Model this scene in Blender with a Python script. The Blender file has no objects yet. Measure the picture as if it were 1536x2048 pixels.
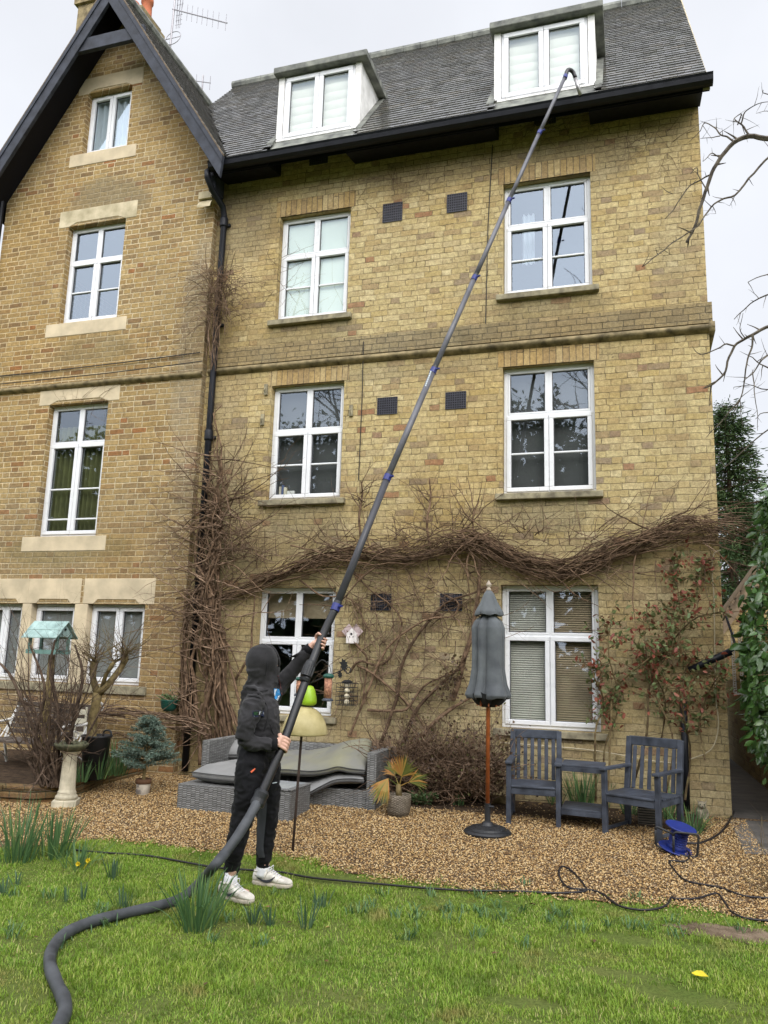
import bpy, bmesh, math, random
import numpy as np
from mathutils import Vector, Matrix, noise as mnoise
random.seed(7); rng = np.random.default_rng(7)
S = bpy.context.scene; COL = S.collection
R_ = math.radians

# ------------------------------------------------------------------ camera
CW, CH, CF = 1536, 2048, 1600.334
CLOC = np.array([0.0, -9.0, 1.62])
def cam_axes(yaw, pitch, roll):
    cy, sy, cp, sp = math.cos(yaw), math.sin(yaw), math.cos(pitch), math.sin(pitch)
    f = np.array([sy*cp, cy*cp, sp]); r0 = np.array([cy, -sy, 0.0]); u0 = np.cross(r0, f)
    return math.cos(roll)*r0 + math.sin(roll)*u0, -math.sin(roll)*r0 + math.cos(roll)*u0, f
CR, CU, CFW = cam_axes(R_(-17.6348), R_(10.5275), R_(1.6930))
cam = bpy.data.cameras.new('camera'); camo = bpy.data.objects.new('camera', cam); COL.objects.link(camo)
m = Matrix.Identity(4)
for i in range(3):
    m[i][0], m[i][1], m[i][2], m[i][3] = CR[i], CU[i], -CFW[i], CLOC[i]
camo.matrix_world = m
cam.sensor_fit = 'AUTO'; cam.sensor_width = 36.0; cam.lens = CF/2048*36.0
cam.clip_start = 0.05; cam.clip_end = 2000
S.camera = camo

# ------------------------------------------------------------------ world and sun (bright overcast)
SUN_EL, SUN_AZ = 40.0, 150.0      # high, behind the photographer
w = bpy.data.worlds.new('World'); S.world = w; w.use_nodes = True
nt = w.node_tree; N, L = nt.nodes, nt.links
N.clear()
out = N.new('ShaderNodeOutputWorld'); bg = N.new('ShaderNodeBackground'); L.new(bg.outputs[0], out.inputs[0])
sky = N.new('ShaderNodeTexSky'); sky.sky_type = 'NISHITA'; sky.sun_disc = False
sky.sun_elevation = R_(SUN_EL); sky.sun_rotation = R_(SUN_AZ); sky.dust_density = 4.0
tc = N.new('ShaderNodeTexCoord')
dot = N.new('ShaderNodeVectorMath'); dot.operation = 'DOT_PRODUCT'
dot.inputs[1].default_value = Vector((0.1, -0.78, 0.62)).normalized()
L.new(tc.outputs['Generated'], dot.inputs[0])
ramp = N.new('ShaderNodeMapRange'); ramp.interpolation_type = 'SMOOTHSTEP'
for i, v in ((1, 0.02), (2, 1.0), (3, 0.575), (4, 1.95)): ramp.inputs[i].default_value = v
L.new(dot.outputs['Value'], ramp.inputs[0])
nz = N.new('ShaderNodeTexNoise'); nz.inputs['Scale'].default_value = 2.6; nz.inputs['Detail'].default_value = 5
L.new(tc.outputs['Generated'], nz.inputs['Vector'])
nr = N.new('ShaderNodeMapRange')
for i, v in ((1, 0.3), (2, 0.7), (3, 0.90), (4, 1.09)): nr.inputs[i].default_value = v
L.new(nz.outputs['Fac'], nr.inputs[0])
mul = N.new('ShaderNodeMath'); mul.operation = 'MULTIPLY'; L.new(ramp.outputs[0], mul.inputs[0]); L.new(nr.outputs[0], mul.inputs[1])
cl = N.new('ShaderNodeVectorMath'); cl.operation = 'SCALE'; cl.inputs[0].default_value = (0.93, 0.95, 1.0)
L.new(mul.outputs[0], cl.inputs['Scale'])
sk = N.new('ShaderNodeVectorMath'); sk.operation = 'SCALE'; sk.inputs['Scale'].default_value = 0.012
L.new(sky.outputs[0], sk.inputs[0])
add = N.new('ShaderNodeVectorMath'); add.operation = 'ADD'; L.new(cl.outputs[0], add.inputs[0]); L.new(sk.outputs[0], add.inputs[1])
L.new(add.outputs[0], bg.inputs['Color']); bg.inputs['Strength'].default_value = 1.0
sd = bpy.data.lights.new('sun', 'SUN'); sd.energy = 1.15; sd.angle = R_(38); sd.color = (1.0, 0.96, 0.9)
so = bpy.data.objects.new('sun', sd); COL.objects.link(so); so.location = (0, -30, 30)
a, e = R_(SUN_AZ), R_(SUN_EL)
sdir = Vector((math.sin(a)*math.cos(e), math.cos(a)*math.cos(e), math.sin(e)))
so.rotation_euler = sdir.to_track_quat('Z', 'Y').to_euler()
S.view_settings.view_transform = 'Standard'; S.view_settings.look = 'None'
S.view_settings.exposure = 0.72; S.view_settings.gamma = 1.0
S.render.engine = 'CYCLES'; S.cycles.max_bounces = 6; S.cycles.transparent_max_bounces = 8
S.cycles.use_denoising = True; S.cycles.sample_clamp_indirect = 6

# ------------------------------------------------------------------ helpers
def gz(y): return 0.2 + 0.05*max(y, -4.0) if y < 0 else 0.2
def ray(u, v): return CFW + CR*(u-CW/2)/CF - CU*(v-CH/2)/CF
def P(u, v, Y):
    d = ray(u, v); return CLOC + (Y-CLOC[1])/d[1]*d
def G(u, v, up=0.0):
    z = 0.0
    for _ in range(40):
        d = ray(u, v); p = CLOC + (z-CLOC[2])/d[2]*d; z = .5*z + .5*(gz(p[1])+up)
    return p
def rect(TL, TR, BL, BR, Y):
    a, b, c, d = (P(*q, Y) for q in (TL, TR, BL, BR))
    return (a[0]+c[0])/2, (b[0]+d[0])/2, (c[2]+d[2])/2, (a[2]+b[2])/2
def lerp(a, b, t): return a + (b-a)*t
def vlerp(a, b, t): return tuple(a[i]+(b[i]-a[i])*t for i in range(3))

class MB:
    def __init__(s): s.v, s.f, s.mi = [], [], []; s.cur = 0
    def add(s, vs, fs):
        o = len(s.v); s.v += [tuple(map(float, q)) for q in vs]
        s.f += [tuple(i+o for i in f) for f in fs]; s.mi += [s.cur]*len(fs); return s
    def box(s, x0, x1, y0, y1, z0, z1):
        return s.add([(x0,y0,z0),(x1,y0,z0),(x1,y1,z0),(x0,y1,z0),(x0,y0,z1),(x1,y0,z1),(x1,y1,z1),(x0,y1,z1)],
                     [(0,3,2,1),(4,5,6,7),(0,1,5,4),(1,2,6,5),(2,3,7,6),(3,0,4,7)])
    def obox(s, c, sz, M=None):
        M = M or Matrix.Identity(3); hx, hy, hz = sz[0]/2, sz[1]/2, sz[2]/2
        vs = [Vector(c) + M @ Vector((a*hx, b*hy, d*hz)) for d in (-1,1) for a, b in ((-1,-1),(1,-1),(1,1),(-1,1))]
        return s.add(vs, [(0,3,2,1),(4,5,6,7),(0,1,5,4),(1,2,6,5),(2,3,7,6),(3,0,4,7)])
    def bar(s, a, b, w, d, up=(0,0,1)):
        a, b = Vector(a), Vector(b); z = b-a; l = z.length; z.normalize(); x = Vector(up).cross(z)
        if x.length < 1e-4: x = Vector((1,0,0))
        x.normalize(); y = z.cross(x)
        return s.obox((a+b)/2, (w, d, l), Matrix((x, y, z)).transposed())
    def tube(s, pts, r, n=6, cap=True, sq=1.0):
        pts = [Vector(p) for p in pts]; k = len(pts)
        if not hasattr(r, '__len__'): r = [r]*k
        o = len(s.v); t0 = (pts[1]-pts[0]).normalized()
        ref = Vector((0,0,1)) if abs(t0.z) < .9 else Vector((1,0,0))
        x = ref.cross(t0).normalized()
        for i, p in enumerate(pts):
            t = (pts[min(i+1,k-1)]-pts[max(i-1,0)])
            t = t.normalized() if t.length > 1e-9 else t0
            x = (x - t*x.dot(t)); x = x.normalized() if x.length > 1e-6 else ref.cross(t).normalized()
            y = t.cross(x)
            for j in range(n):
                an = 2*math.pi*j/n; q = p + x*(math.cos(an)*r[i]) + y*(math.sin(an)*r[i]*sq)
                s.v.append((q.x, q.y, q.z))
        fs = [(o+i*n+j, o+i*n+(j+1)%n, o+(i+1)*n+(j+1)%n, o+(i+1)*n+j) for i in range(k-1) for j in range(n)]
        if cap: fs += [tuple(o+j for j in range(n-1,-1,-1)), tuple(o+(k-1)*n+j for j in range(n))]
        s.f += fs; s.mi += [s.cur]*len(fs); return s
    def lathe(s, prof, c=(0,0,0), n=24, M=None, cap=True):
        vs = []
        for r, z in prof:
            for j in range(n):
                an = 2*math.pi*j/n; q = Vector((r*math.cos(an), r*math.sin(an), z))
                if M is not None: q = M @ q
                vs.append((q[0]+c[0], q[1]+c[1], q[2]+c[2]))
        k = len(prof)
        fs = [(i*n+j, i*n+(j+1)%n, (i+1)*n+(j+1)%n, (i+1)*n+j) for i in range(k-1) for j in range(n)]
        if cap: fs += [tuple(range(n-1,-1,-1)), tuple((k-1)*n+j for j in range(n))]
        return s.add(vs, fs)
    def poly_prism(s, pts, off):   # polygon (3-d points) extruded by the vector off
        k = len(pts); off = Vector(off); vs = [Vector(p) for p in pts] + [Vector(p)+off for p in pts]
        return s.add(vs, [tuple(range(k)), tuple(range(2*k-1, k-1, -1))] + [(i, i+k, (i+1)%k+k, (i+1)%k) for i in range(k)])
    def grid(s, fn, nu, nv):
        return s.add([fn(i/nu, j/nv) for j in range(nv+1) for i in range(nu+1)],
                     [(j*(nu+1)+i, j*(nu+1)+i+1, (j+1)*(nu+1)+i+1, (j+1)*(nu+1)+i) for j in range(nv) for i in range(nu)])
    def build(s, name, mats, parent=None, smooth=False, fix=True, bevel=0, **kw):
        me = bpy.data.meshes.new(name); me.from_pydata(s.v, [], s.f)
        mats = mats if isinstance(mats, (list, tuple)) else [mats]
        for q in mats: me.materials.append(q)
        if len(mats) > 1: me.polygons.foreach_set('material_index', s.mi)
        if fix:
            b = bmesh.new(); b.from_mesh(me); bmesh.ops.recalc_face_normals(b, faces=b.faces); b.to_mesh(me); b.free()
        if smooth: me.polygons.foreach_set('use_smooth', [True]*len(me.polygons))
        me.update()
        return link(name, me, parent, bevel=bevel, **kw)

def link(name, me, parent=None, bevel=0, **kw):
    o = bpy.data.objects.new(name, me); COL.objects.link(o)
    if parent is not None:
        o.parent = parent; o.matrix_parent_inverse = Matrix.Translation(world_loc(parent)).inverted()
    if bevel:
        b = o.modifiers.new('bevel', 'BEVEL'); b.width = bevel; b.segments = 2; b.limit_method = 'ANGLE'; b.angle_limit = R_(40)
    if kw: tag(o, **kw)
    return o
WL = {}
def world_loc(o): return WL.get(o.name, Vector((0,0,0)))
def tag(o, label=None, cat=None, group=None, kind=None):
    if label: o['label'] = label
    if cat: o['category'] = cat
    if group: o['group'] = group
    if kind: o['kind'] = kind
    return o
def thing(name, label, cat, loc=(0,0,0), group=None):
    o = bpy.data.objects.new(name, None); COL.objects.link(o); o.location = loc; o.empty_display_size = .1
    WL[o.name] = Vector(loc); return tag(o, label, cat, group)
def mesh_np(name, V, F, mats, parent=None, smooth=False, mi=None, **kw):
    V = np.asarray(V, np.float32); F = np.asarray(F, np.int32); k = F.shape[1]
    me = bpy.data.meshes.new(name); me.vertices.add(len(V)); me.vertices.foreach_set('co', V.ravel())
    me.loops.add(F.size); me.loops.foreach_set('vertex_index', F.ravel())
    me.polygons.add(len(F)); me.polygons.foreach_set('loop_start', np.arange(0, F.size, k, dtype=np.int32))
    for q in (mats if isinstance(mats, (list, tuple)) else [mats]): me.materials.append(q)
    if mi is not None: me.polygons.foreach_set('material_index', np.asarray(mi, np.int32))
    if smooth: me.polygons.foreach_set('use_smooth', np.ones(len(F), bool))
    me.update(calc_edges=True); me.validate()
    return link(name, me, parent, **kw)

# ------------------------------------------------------------------ materials
class NT:
    def __init__(s, name):
        s.m = bpy.data.materials.new(name); s.m.use_nodes = True; s.t = s.m.node_tree; s.t.nodes.clear()
        s.out = s.t.nodes.new('ShaderNodeOutputMaterial')
    def n(s, typ, **kw):
        x = s.t.nodes.new('ShaderNode'+typ)
        for k, v in kw.items(): setattr(x, k, v)
        return x
    def l(s, a, b): s.t.links.new(a, b)
    def set(s, inp, v):
        if isinstance(v, bpy.types.NodeSocket): s.l(v, inp)
        elif v is not None:
            try: inp.default_value = v
            except Exception: inp.default_value = (*v, 1.0)
    def math(s, op, a, b=None, c=None, clamp=False):
        x = s.n('Math', operation=op); x.use_clamp = clamp
        s.set(x.inputs[0], a); s.set(x.inputs[1], b); s.set(x.inputs[2], c); return x.outputs[0]
    def noise(s, vec, scale, detail=3, rough=.55, dim='3D'):
        x = s.n('TexNoise'); x.inputs['Scale'].default_value = scale; x.inputs['Detail'].default_value = detail
        x.inputs['Roughness'].default_value = rough
        if vec is not None: s.l(vec, x.inputs['Vector'])
        return x.outputs['Fac']
    def mr(s, v, a, b, c, d, smooth=False):
        x = s.n('MapRange'); x.interpolation_type = 'SMOOTHSTEP' if smooth else 'LINEAR'
        s.set(x.inputs[0], v)
        for i, q in enumerate((a, b, c, d)): s.set(x.inputs[i+1], q)
        return x.outputs[0]
    def mix(s, f, a, b, mode='MIX'):
        x = s.n('Mix', data_type='RGBA', blend_type=mode); s.set(x.inputs[0], f)
        for i, q in ((6, a), (7, b)):
            if isinstance(q, bpy.types.NodeSocket): s.l(q, x.inputs[i])
            else: x.inputs[i].default_value = (*q[:3], 1.0)
        return x.outputs[2]
    def ramp(s, f, stops, const=False):
        x = s.n('ValToRGB'); r = x.color_ramp; r.interpolation = 'CONSTANT' if const else 'LINEAR'
        while len(r.elements) < len(stops): r.elements.new(.5)
        for e, (p, c) in zip(r.elements, stops): e.position = p; e.color = (*c, 1.0)
        s.l(f, x.inputs[0]); return x.outputs[0]
    def bsdf(s, color, rough=.6, bump=None, bstr=.3, bdist=.01, spec=.4, metal=0., trans=None, sheen=None):
        b = s.n('BsdfPrincipled'); s.set(b.inputs['Base Color'], color); s.set(b.inputs['Roughness'], rough)
        b.inputs['Specular IOR Level'].default_value = spec; s.set(b.inputs['Metallic'], metal)
        if sheen: b.inputs['Sheen Weight'].default_value = sheen
        if bump is not None:
            q = s.n('Bump'); q.inputs['Strength'].default_value = bstr; q.inputs['Distance'].default_value = bdist
            s.l(bump, q.inputs['Height']); s.l(q.outputs[0], b.inputs['Normal'])
        o = b.outputs[0]
        if trans is not None:
            t = s.n('BsdfTranslucent'); s.set(t.inputs[0], color); mx = s.n('MixShader'); mx.inputs[0].default_value = trans
            s.l(o, mx.inputs[1]); s.l(t.outputs[0], mx.inputs[2]); o = mx.outputs[0]
        s.l(o, s.out.inputs[0]); return s.m
def simple(name, c, rough=.6, var=.25, scale=12, bump=.15, bscale=60, c2=None, spec=.4, metal=0., trans=None, bdist=.004, detail=4, sheen=None, rand=0):
    t = NT(name); co = t.n('TexCoord').outputs['Object']
    n1 = t.noise(co, scale, detail)
    a = tuple(min(1, x*(1-var)) for x in c); b = tuple(min(1, x*(1+var)) for x in (c2 or c))
    col = t.mix(t.mr(n1, .32, .68, 0, 1), a, b)
    if rand:
        ge = t.n('NewGeometry'); v = t.mr(ge.outputs['Random Per Island'], 0, 1, 1-rand, 1+rand)
        hs = t.n('HueSaturation'); t.l(v, hs.inputs['Value']); t.l(col, hs.inputs['Color']); col = hs.outputs[0]
    h = t.noise(co, bscale, 3) if bump else None
    return t.bsdf(col, t.mr(n1, .3, .7, max(0,rough-.08), min(1,rough+.08)), h, bump, bdist, spec, metal, trans, sheen)
# ------------------------------------------------------------------ brick and stone materials
def brick_mat(name, stops, mortar, mw, wob, weather, wcol, wz=None, soldier=False, tone=None, dark=.6, patches=None, hue=(.95,.85,.68), rjit=.09):
    t = NT(name); co = t.n('TexCoord').outputs['Object']
    sp = t.n('SeparateXYZ'); t.l(co, sp.inputs[0]); x, y, z = sp.outputs
    w1 = t.n('TexNoise'); w1.inputs['Scale'].default_value = 7; w1.inputs['Detail'].default_value = 3; t.l(co, w1.inputs['Vector'])
    ws = t.n('SeparateColor'); t.l(w1.outputs['Color'], ws.inputs[0])
    u = t.math('ADD', t.math('ADD', x, y), t.math('MULTIPLY', t.math('SUBTRACT', ws.outputs[0], .5), wob))
    zz = t.math('ADD', z, t.math('MULTIPLY', t.math('SUBTRACT', ws.outputs[1], .5), wob))
    if soldier: u, zz = zz, u
    rz = t.math('DIVIDE', zz, .075); row = t.math('FLOOR', rz); fz = t.math('SUBTRACT', rz, row)
    par = t.math('FLOORED_MODULO', row, 2.0)
    rw = t.n('TexWhiteNoise', noise_dimensions='1D'); t.l(row, rw.inputs['W'])
    u = t.math('ADD', u, t.math('MULTIPLY', rw.outputs['Value'], rjit))
    uu = t.math('ADD', t.math('DIVIDE', u, .345 if not soldier else .24), t.math('MULTIPLY', par, .5 if not soldier else 0.))
    k = t.math('FLOOR', uu); fu = t.math('SUBTRACT', uu, k)
    hd = t.math('GREATER_THAN', fu, .66) if not soldier else 0.0
    du = t.math('MINIMUM', fu, t.math('SUBTRACT', 1.0, fu))
    if not soldier: du = t.math('MINIMUM', du, t.math('ABSOLUTE', t.math('SUBTRACT', fu, .66)))
    d = t.math('MINIMUM', t.math('MULTIPLY', du, .345), t.math('MULTIPLY', t.math('MINIMUM', fz, t.math('SUBTRACT', 1.0, fz)), .075))
    fine = t.noise(co, 55, 4, .65)
    d = t.math('ADD', d, t.math('MULTIPLY', t.math('SUBTRACT', fine, .5), mw*1.1))
    mort = t.mr(d, mw*.55, mw*1.15, 1, 0, True)
    cv = t.n('CombineXYZ'); t.set(cv.inputs[0], t.math('ADD', t.math('MULTIPLY', k, 2.0), hd)); t.set(cv.inputs[1], row)
    wn = t.n('TexWhiteNoise', noise_dimensions='2D'); t.l(cv.outputs[0], wn.inputs['Vector'])
    bc = t.ramp(wn.outputs['Value'], stops)
    big = t.noise(co, 1.1, 5, .6); mid = t.noise(co, 16, 4, .6)
    bc = t.mix(t.mr(mid, .3, .72, 0, .55), bc, tone or (.30, .215, .10))
    bc = t.mix(t.mr(fine, .58, .75, 0, .35), bc, (.52, .44, .30))
    mc = t.mix(t.mr(big, .35, .65, 0, .6), mortar, tuple(c*.62 for c in mortar))
    col = t.mix(mort, bc, mc)
    wm = t.mr(t.noise(co, .75, 6, .68), .42, .72, 0, weather, True)
    col = t.mix(wm, col, t.mix(.55, col, wcol))
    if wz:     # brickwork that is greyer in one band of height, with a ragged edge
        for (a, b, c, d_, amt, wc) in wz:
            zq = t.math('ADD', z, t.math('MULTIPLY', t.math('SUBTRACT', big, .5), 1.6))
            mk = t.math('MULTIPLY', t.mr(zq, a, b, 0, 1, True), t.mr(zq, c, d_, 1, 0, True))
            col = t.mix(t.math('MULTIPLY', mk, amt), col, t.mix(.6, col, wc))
    for (cx, cz, rx, rz_, amt, wc) in (patches or []):
        dx = t.math('DIVIDE', t.math('SUBTRACT', x, cx), rx); dz = t.math('DIVIDE', t.math('SUBTRACT', z, cz), rz_)
        rr_ = t.math('ADD', t.math('SQRT', t.math('ADD', t.math('MULTIPLY', dx, dx), t.math('MULTIPLY', dz, dz))), t.math('MULTIPLY', t.math('SUBTRACT', t.noise(co, 2.3, 5), .5), 1.1))
        col = t.mix(t.math('MULTIPLY', t.mr(rr_, .55, 1.1, 1, 0, True), amt), col, wc)
    gap = t.math('MULTIPLY', mort, t.mr(t.noise(co, 9, 3), .5, .62, 0, dark))
    col = t.mix(gap, col, (.06,.048,.03))
    tn = t.noise(co, .42, 4, .6); tm = t.noise(co, 2.7, 4, .6)
    col = t.mix(t.mr(tn, .42, .62, 0, .55, True), col, t.mix(1.0, col, hue, 'MULTIPLY'))
    col = t.mix(t.mr(tm, .55, .72, 0, .4, True), col, t.mix(1.0, col, (.62,.58,.52), 'MULTIPLY'))
    va = t.math('MULTIPLY', t.mr(t.noise(co, 24, 5, .7), .3, .7, .70, 1.26), t.mr(t.noise(co, 75, 3, .6), .3, .7, .82, 1.16))
    vs = t.n('HueSaturation'); t.l(va, vs.inputs['Value']); t.l(col, vs.inputs['Color']); col = vs.outputs[0]
    holes = t.mr(t.noise(co, 19, 2), .70, .75, 0, 1)
    col = t.mix(t.math('MULTIPLY', holes, .6), col, (.07, .055, .04))
    hgt = t.math('ADD', t.math('MULTIPLY', mort, -1.0), t.math('MULTIPLY', fine, .6))
    hgt = t.math('ADD', hgt, t.math('MULTIPLY', wn.outputs['Value'], .5))
    return t.bsdf(col, .88, hgt, .75, .012, .2)
BUFF = [(0, (.46,.37,.18)), (.22, (.54,.45,.24)), (.42, (.43,.335,.145)), (.58, (.57,.48,.275)), (.72, (.43,.325,.15)), (.84, (.47,.39,.215)), (.925, (.34,.25,.13)), (.975, (.24,.19,.14)), (.993, (.30,.15,.085))]
BROWN = [(0, (.33,.23,.098)), (.25, (.39,.28,.125)), (.45, (.28,.195,.088)), (.6, (.42,.31,.15)), (.75, (.24,.17,.09)), (.88, (.31,.20,.09)), (.955, (.17,.12,.07)), (.99, (.28,.12,.05))]
M_buff = brick_mat('buff_stock_brick', BUFF, (.40,.32,.175), .0048, .034, .5, (.24,.19,.10),
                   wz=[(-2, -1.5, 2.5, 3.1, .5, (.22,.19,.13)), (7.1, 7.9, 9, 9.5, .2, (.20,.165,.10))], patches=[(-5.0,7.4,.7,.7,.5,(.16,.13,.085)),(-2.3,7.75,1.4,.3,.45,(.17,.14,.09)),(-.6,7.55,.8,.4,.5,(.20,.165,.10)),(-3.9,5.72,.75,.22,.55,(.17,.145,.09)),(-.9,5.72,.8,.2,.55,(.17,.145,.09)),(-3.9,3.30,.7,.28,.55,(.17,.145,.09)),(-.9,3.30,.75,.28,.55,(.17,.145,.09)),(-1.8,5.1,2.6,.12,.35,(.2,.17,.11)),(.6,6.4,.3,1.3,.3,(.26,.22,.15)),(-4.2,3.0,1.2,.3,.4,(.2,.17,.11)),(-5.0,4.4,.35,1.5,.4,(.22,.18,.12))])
M_brown = brick_mat('brown_stock_brick', BROWN, (.62,.51,.33), .0078, .013, .4, (.17,.14,.085), tone=(.25,.16,.055), dark=.12, patches=[(-7.1,8.05,.75,.42,.6,(.19,.16,.10)),(-7.1,5.75,.8,.25,.45,(.19,.16,.09)),(-7.3,2.95,1.3,.22,.5,(.20,.165,.08)),(-5.5,5.5,.3,2.2,.45,(.28,.24,.17))],
                    wz=[(-2, -1.5, 3.4, 3.9, .45, (.24,.19,.12))])
M_soldier = brick_mat('brick_on_end', [(0,(.46,.34,.17)),(.4,(.40,.28,.12)),(.7,(.52,.41,.22)),(.9,(.33,.235,.12))], (.27,.21,.13), .0055, .012, .4, (.2,.165,.1), soldier=True)
M_band = brick_mat('weathered_brick', [(0,(.27,.21,.115)),(.4,(.33,.26,.14)),(.7,(.23,.18,.105)),(.9,(.37,.29,.16))], (.2,.165,.105), .006, .02, .8, (.12,.11,.075), tone=(.17,.14,.085))
M_bedbrick = brick_mat('mossy_brick', [(0,(.20,.10,.05)),(.5,(.15,.09,.055)),(.8,(.24,.12,.055))], (.13,.12,.08), .006, .02, 1., (.07,.09,.015), tone=(.12,.10,.04))
M_stone = simple('bath_stone', (.50,.42,.29), .85, .14, 4, .3, 70, c2=(.54,.45,.31), spec=.2)
M_stonegreen = simple('stained_stone', (.42,.36,.22), .85, .22, 5, .3, 70, c2=(.50,.43,.30), spec=.2)
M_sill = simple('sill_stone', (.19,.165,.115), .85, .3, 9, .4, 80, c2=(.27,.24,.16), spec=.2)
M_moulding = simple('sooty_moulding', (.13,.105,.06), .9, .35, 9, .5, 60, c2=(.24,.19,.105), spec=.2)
M_upvc = simple('white_window_plastic', (.70,.71,.73), .32, .035, 6, 0, spec=.5)
M_seal = simple('dark_gasket', (.06,.06,.065), .5, .1)
M_white_old = simple('old_white_paint', (.68,.67,.64), .6, .13, 7, .25, 40, c2=(.76,.75,.73))
M_black = simple('black_gloss_paint', (.007,.008,.012), .45, .25, 8, .1, 30, spec=.28)
M_barge = simple('slate_blue_barge_paint', (.022,.025,.034), .6, .35, 6, .3, 50, c2=(.036,.040,.052), spec=.25)
M_soffit = simple('dark_soffit', (.006,.006,.010), .6, .2, spec=.2)
M_lead = simple('lead_and_felt', (.10,.105,.095), .7, .35, 7, .3, 40, c2=(.17,.175,.15))
M_vent = simple('vent_iron', (.012,.012,.018), .5, .3, 30)
M_vent_bar = simple('vent_lattice', (.05,.05,.066), .5, .3, 30)
M_terracotta = simple('terracotta', (.42,.13,.06), .8, .2, 9, .3)
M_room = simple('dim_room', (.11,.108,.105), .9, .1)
M_wire = simple('black_wire', (.02,.018,.016), .6, .1)
def tile_mat():
    t = NT('wet_plain_tiles'); co = t.n('TexCoord').outputs['Object']; ge = t.n('NewGeometry')
    rn = ge.outputs['Random Per Island']
    c = t.ramp(rn, [(0, (.085,.083,.085)), (.35, (.105,.10,.10)), (.6, (.09,.09,.088)), (.8, (.12,.108,.10)), (.95, (.095,.09,.08)), (1, (.13,.11,.09))])
    n = t.noise(co, 22, 4); c = t.mix(t.mr(n, .4, .7, 0, .5), c, (.085,.09,.06))
    return t.bsdf(c, t.mr(n, .3, .7, .10, .26), n, .06, .006, 1.0)
M_tile = tile_mat()
M_tile_edge = simple('brown_verge_tiles', (.12,.09,.06), .8, .4, 14, .3)
def glass_mat(name, refl, tint=(.95,.98,.97)):
    t = NT(name); g = t.n('BsdfGlossy'); g.inputs['Roughness'].default_value = .015; g.inputs['Color'].default_value = (.76,.87,1,1)
    tr = t.n('BsdfTransparent'); tr.inputs['Color'].default_value = (*tint, 1)
    lw = t.n('LayerWeight'); lw.inputs['Blend'].default_value = .5
    frv = t.math('ADD', refl, t.math('MULTIPLY', t.math('POWER', lw.outputs['Facing'], 5.0), 1-refl))
    nz = t.noise(t.n('TexCoord').outputs['Object'], 2.2, 2); bp = t.n('Bump'); bp.inputs['Strength'].default_value = .03; bp.inputs['Distance'].default_value = .02
    t.l(nz, bp.inputs['Height']); t.l(bp.outputs[0], g.inputs['Normal'])
    mx = t.n('MixShader'); t.l(frv, mx.inputs[0]); t.l(tr.outputs[0], mx.inputs[1]); t.l(g.outputs[0], mx.inputs[2])
    t.l(mx.outputs[0], t.out.inputs[0]); return t.m
M_glass = glass_mat('window_glass', .105)
M_glass_sky = glass_mat('coated_window_glass', .19, (.8,.86,.9))

# ------------------------------------------------------------------ the house
HX, Ym, Yg, XJ = 0.84, -0.09, -0.20, -5.36
house = thing('brick_house', 'tall yellow brick house with white windows, slate-dark tiled roof and a steep gable', 'house', (-4, 0, .2))
def hp(mb, name, mat, parent=None, **kw): return mb.build(name, mat, parent or house, **kw)

def holed_wall(mb, x0, x1, z0, z1, y, holes, depth, cut=None):
    xs = sorted({x0, x1, *[h[0] for h in holes], *[h[1] for h in holes]}); zs = sorted({z0, z1, *[h[2] for h in holes], *[h[3] for h in holes]})
    xs = [a for a in xs if x0 <= a <= x1]; zs = [a for a in zs if z0 <= a <= z1]
    for i in range(len(xs)-1):
        for j in range(len(zs)-1):
            cx, cz = (xs[i]+xs[i+1])/2, (zs[j]+zs[j+1])/2
            if any(h[0] < cx < h[1] and h[2] < cz < h[3] for h in holes): continue
            mb.add([(xs[i],y,zs[j]),(xs[i+1],y,zs[j]),(xs[i+1],y,zs[j+1]),(xs[i],y,zs[j+1])], [(0,1,2,3)])
    for a, b, c, d in holes:
        Y2 = y+depth
        mb.add([(a,y,c),(a,Y2,c),(a,Y2,d),(a,y,d),(b,y,c),(b,Y2,c),(b,Y2,d),(b,y,d)], [(0,1,2,3),(4,7,6,5),(0,4,5,1),(3,2,6,7)])

# window rectangles from the photograph (frame outlines lie 9 cm behind the wall face)
WR = {'A2': rect((566,441),(705,422),(556,650),(700,632), 0), 'B2': rect((1010,377),(1181,352),(1007,600),(1186,578), 0),
      'A1': rect((550,780),(692,762),(537,1008),(687,995), 0), 'B1': rect((1010,738),(1188,727),(1005,993),(1194,984), 0),
      'B0': rect((1003,1169),(1198,1173),(1005,1455),(1202,1464), 0)}
a0 = rect((525,1178),(677,1174),(512,1440),(668,1436), 0); WR['A0'] = (a0[0]-.01, a0[1], WR['B0'][2]+.02, a0[3])
Yw = -.10      # frame plane of the gable wing
WG = {'G3': rect((185,195),(273,180),(172,315),(262,300), Yw), 'G2': rect((147,462),(260,442),(125,655),(243,638), Yw),
      'G1': rect((108,815),(224,805),(80,1077),(203,1072), Yw)}
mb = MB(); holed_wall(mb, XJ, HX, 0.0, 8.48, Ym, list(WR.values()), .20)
hp(mb, 'main_wall', M_buff)
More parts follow.
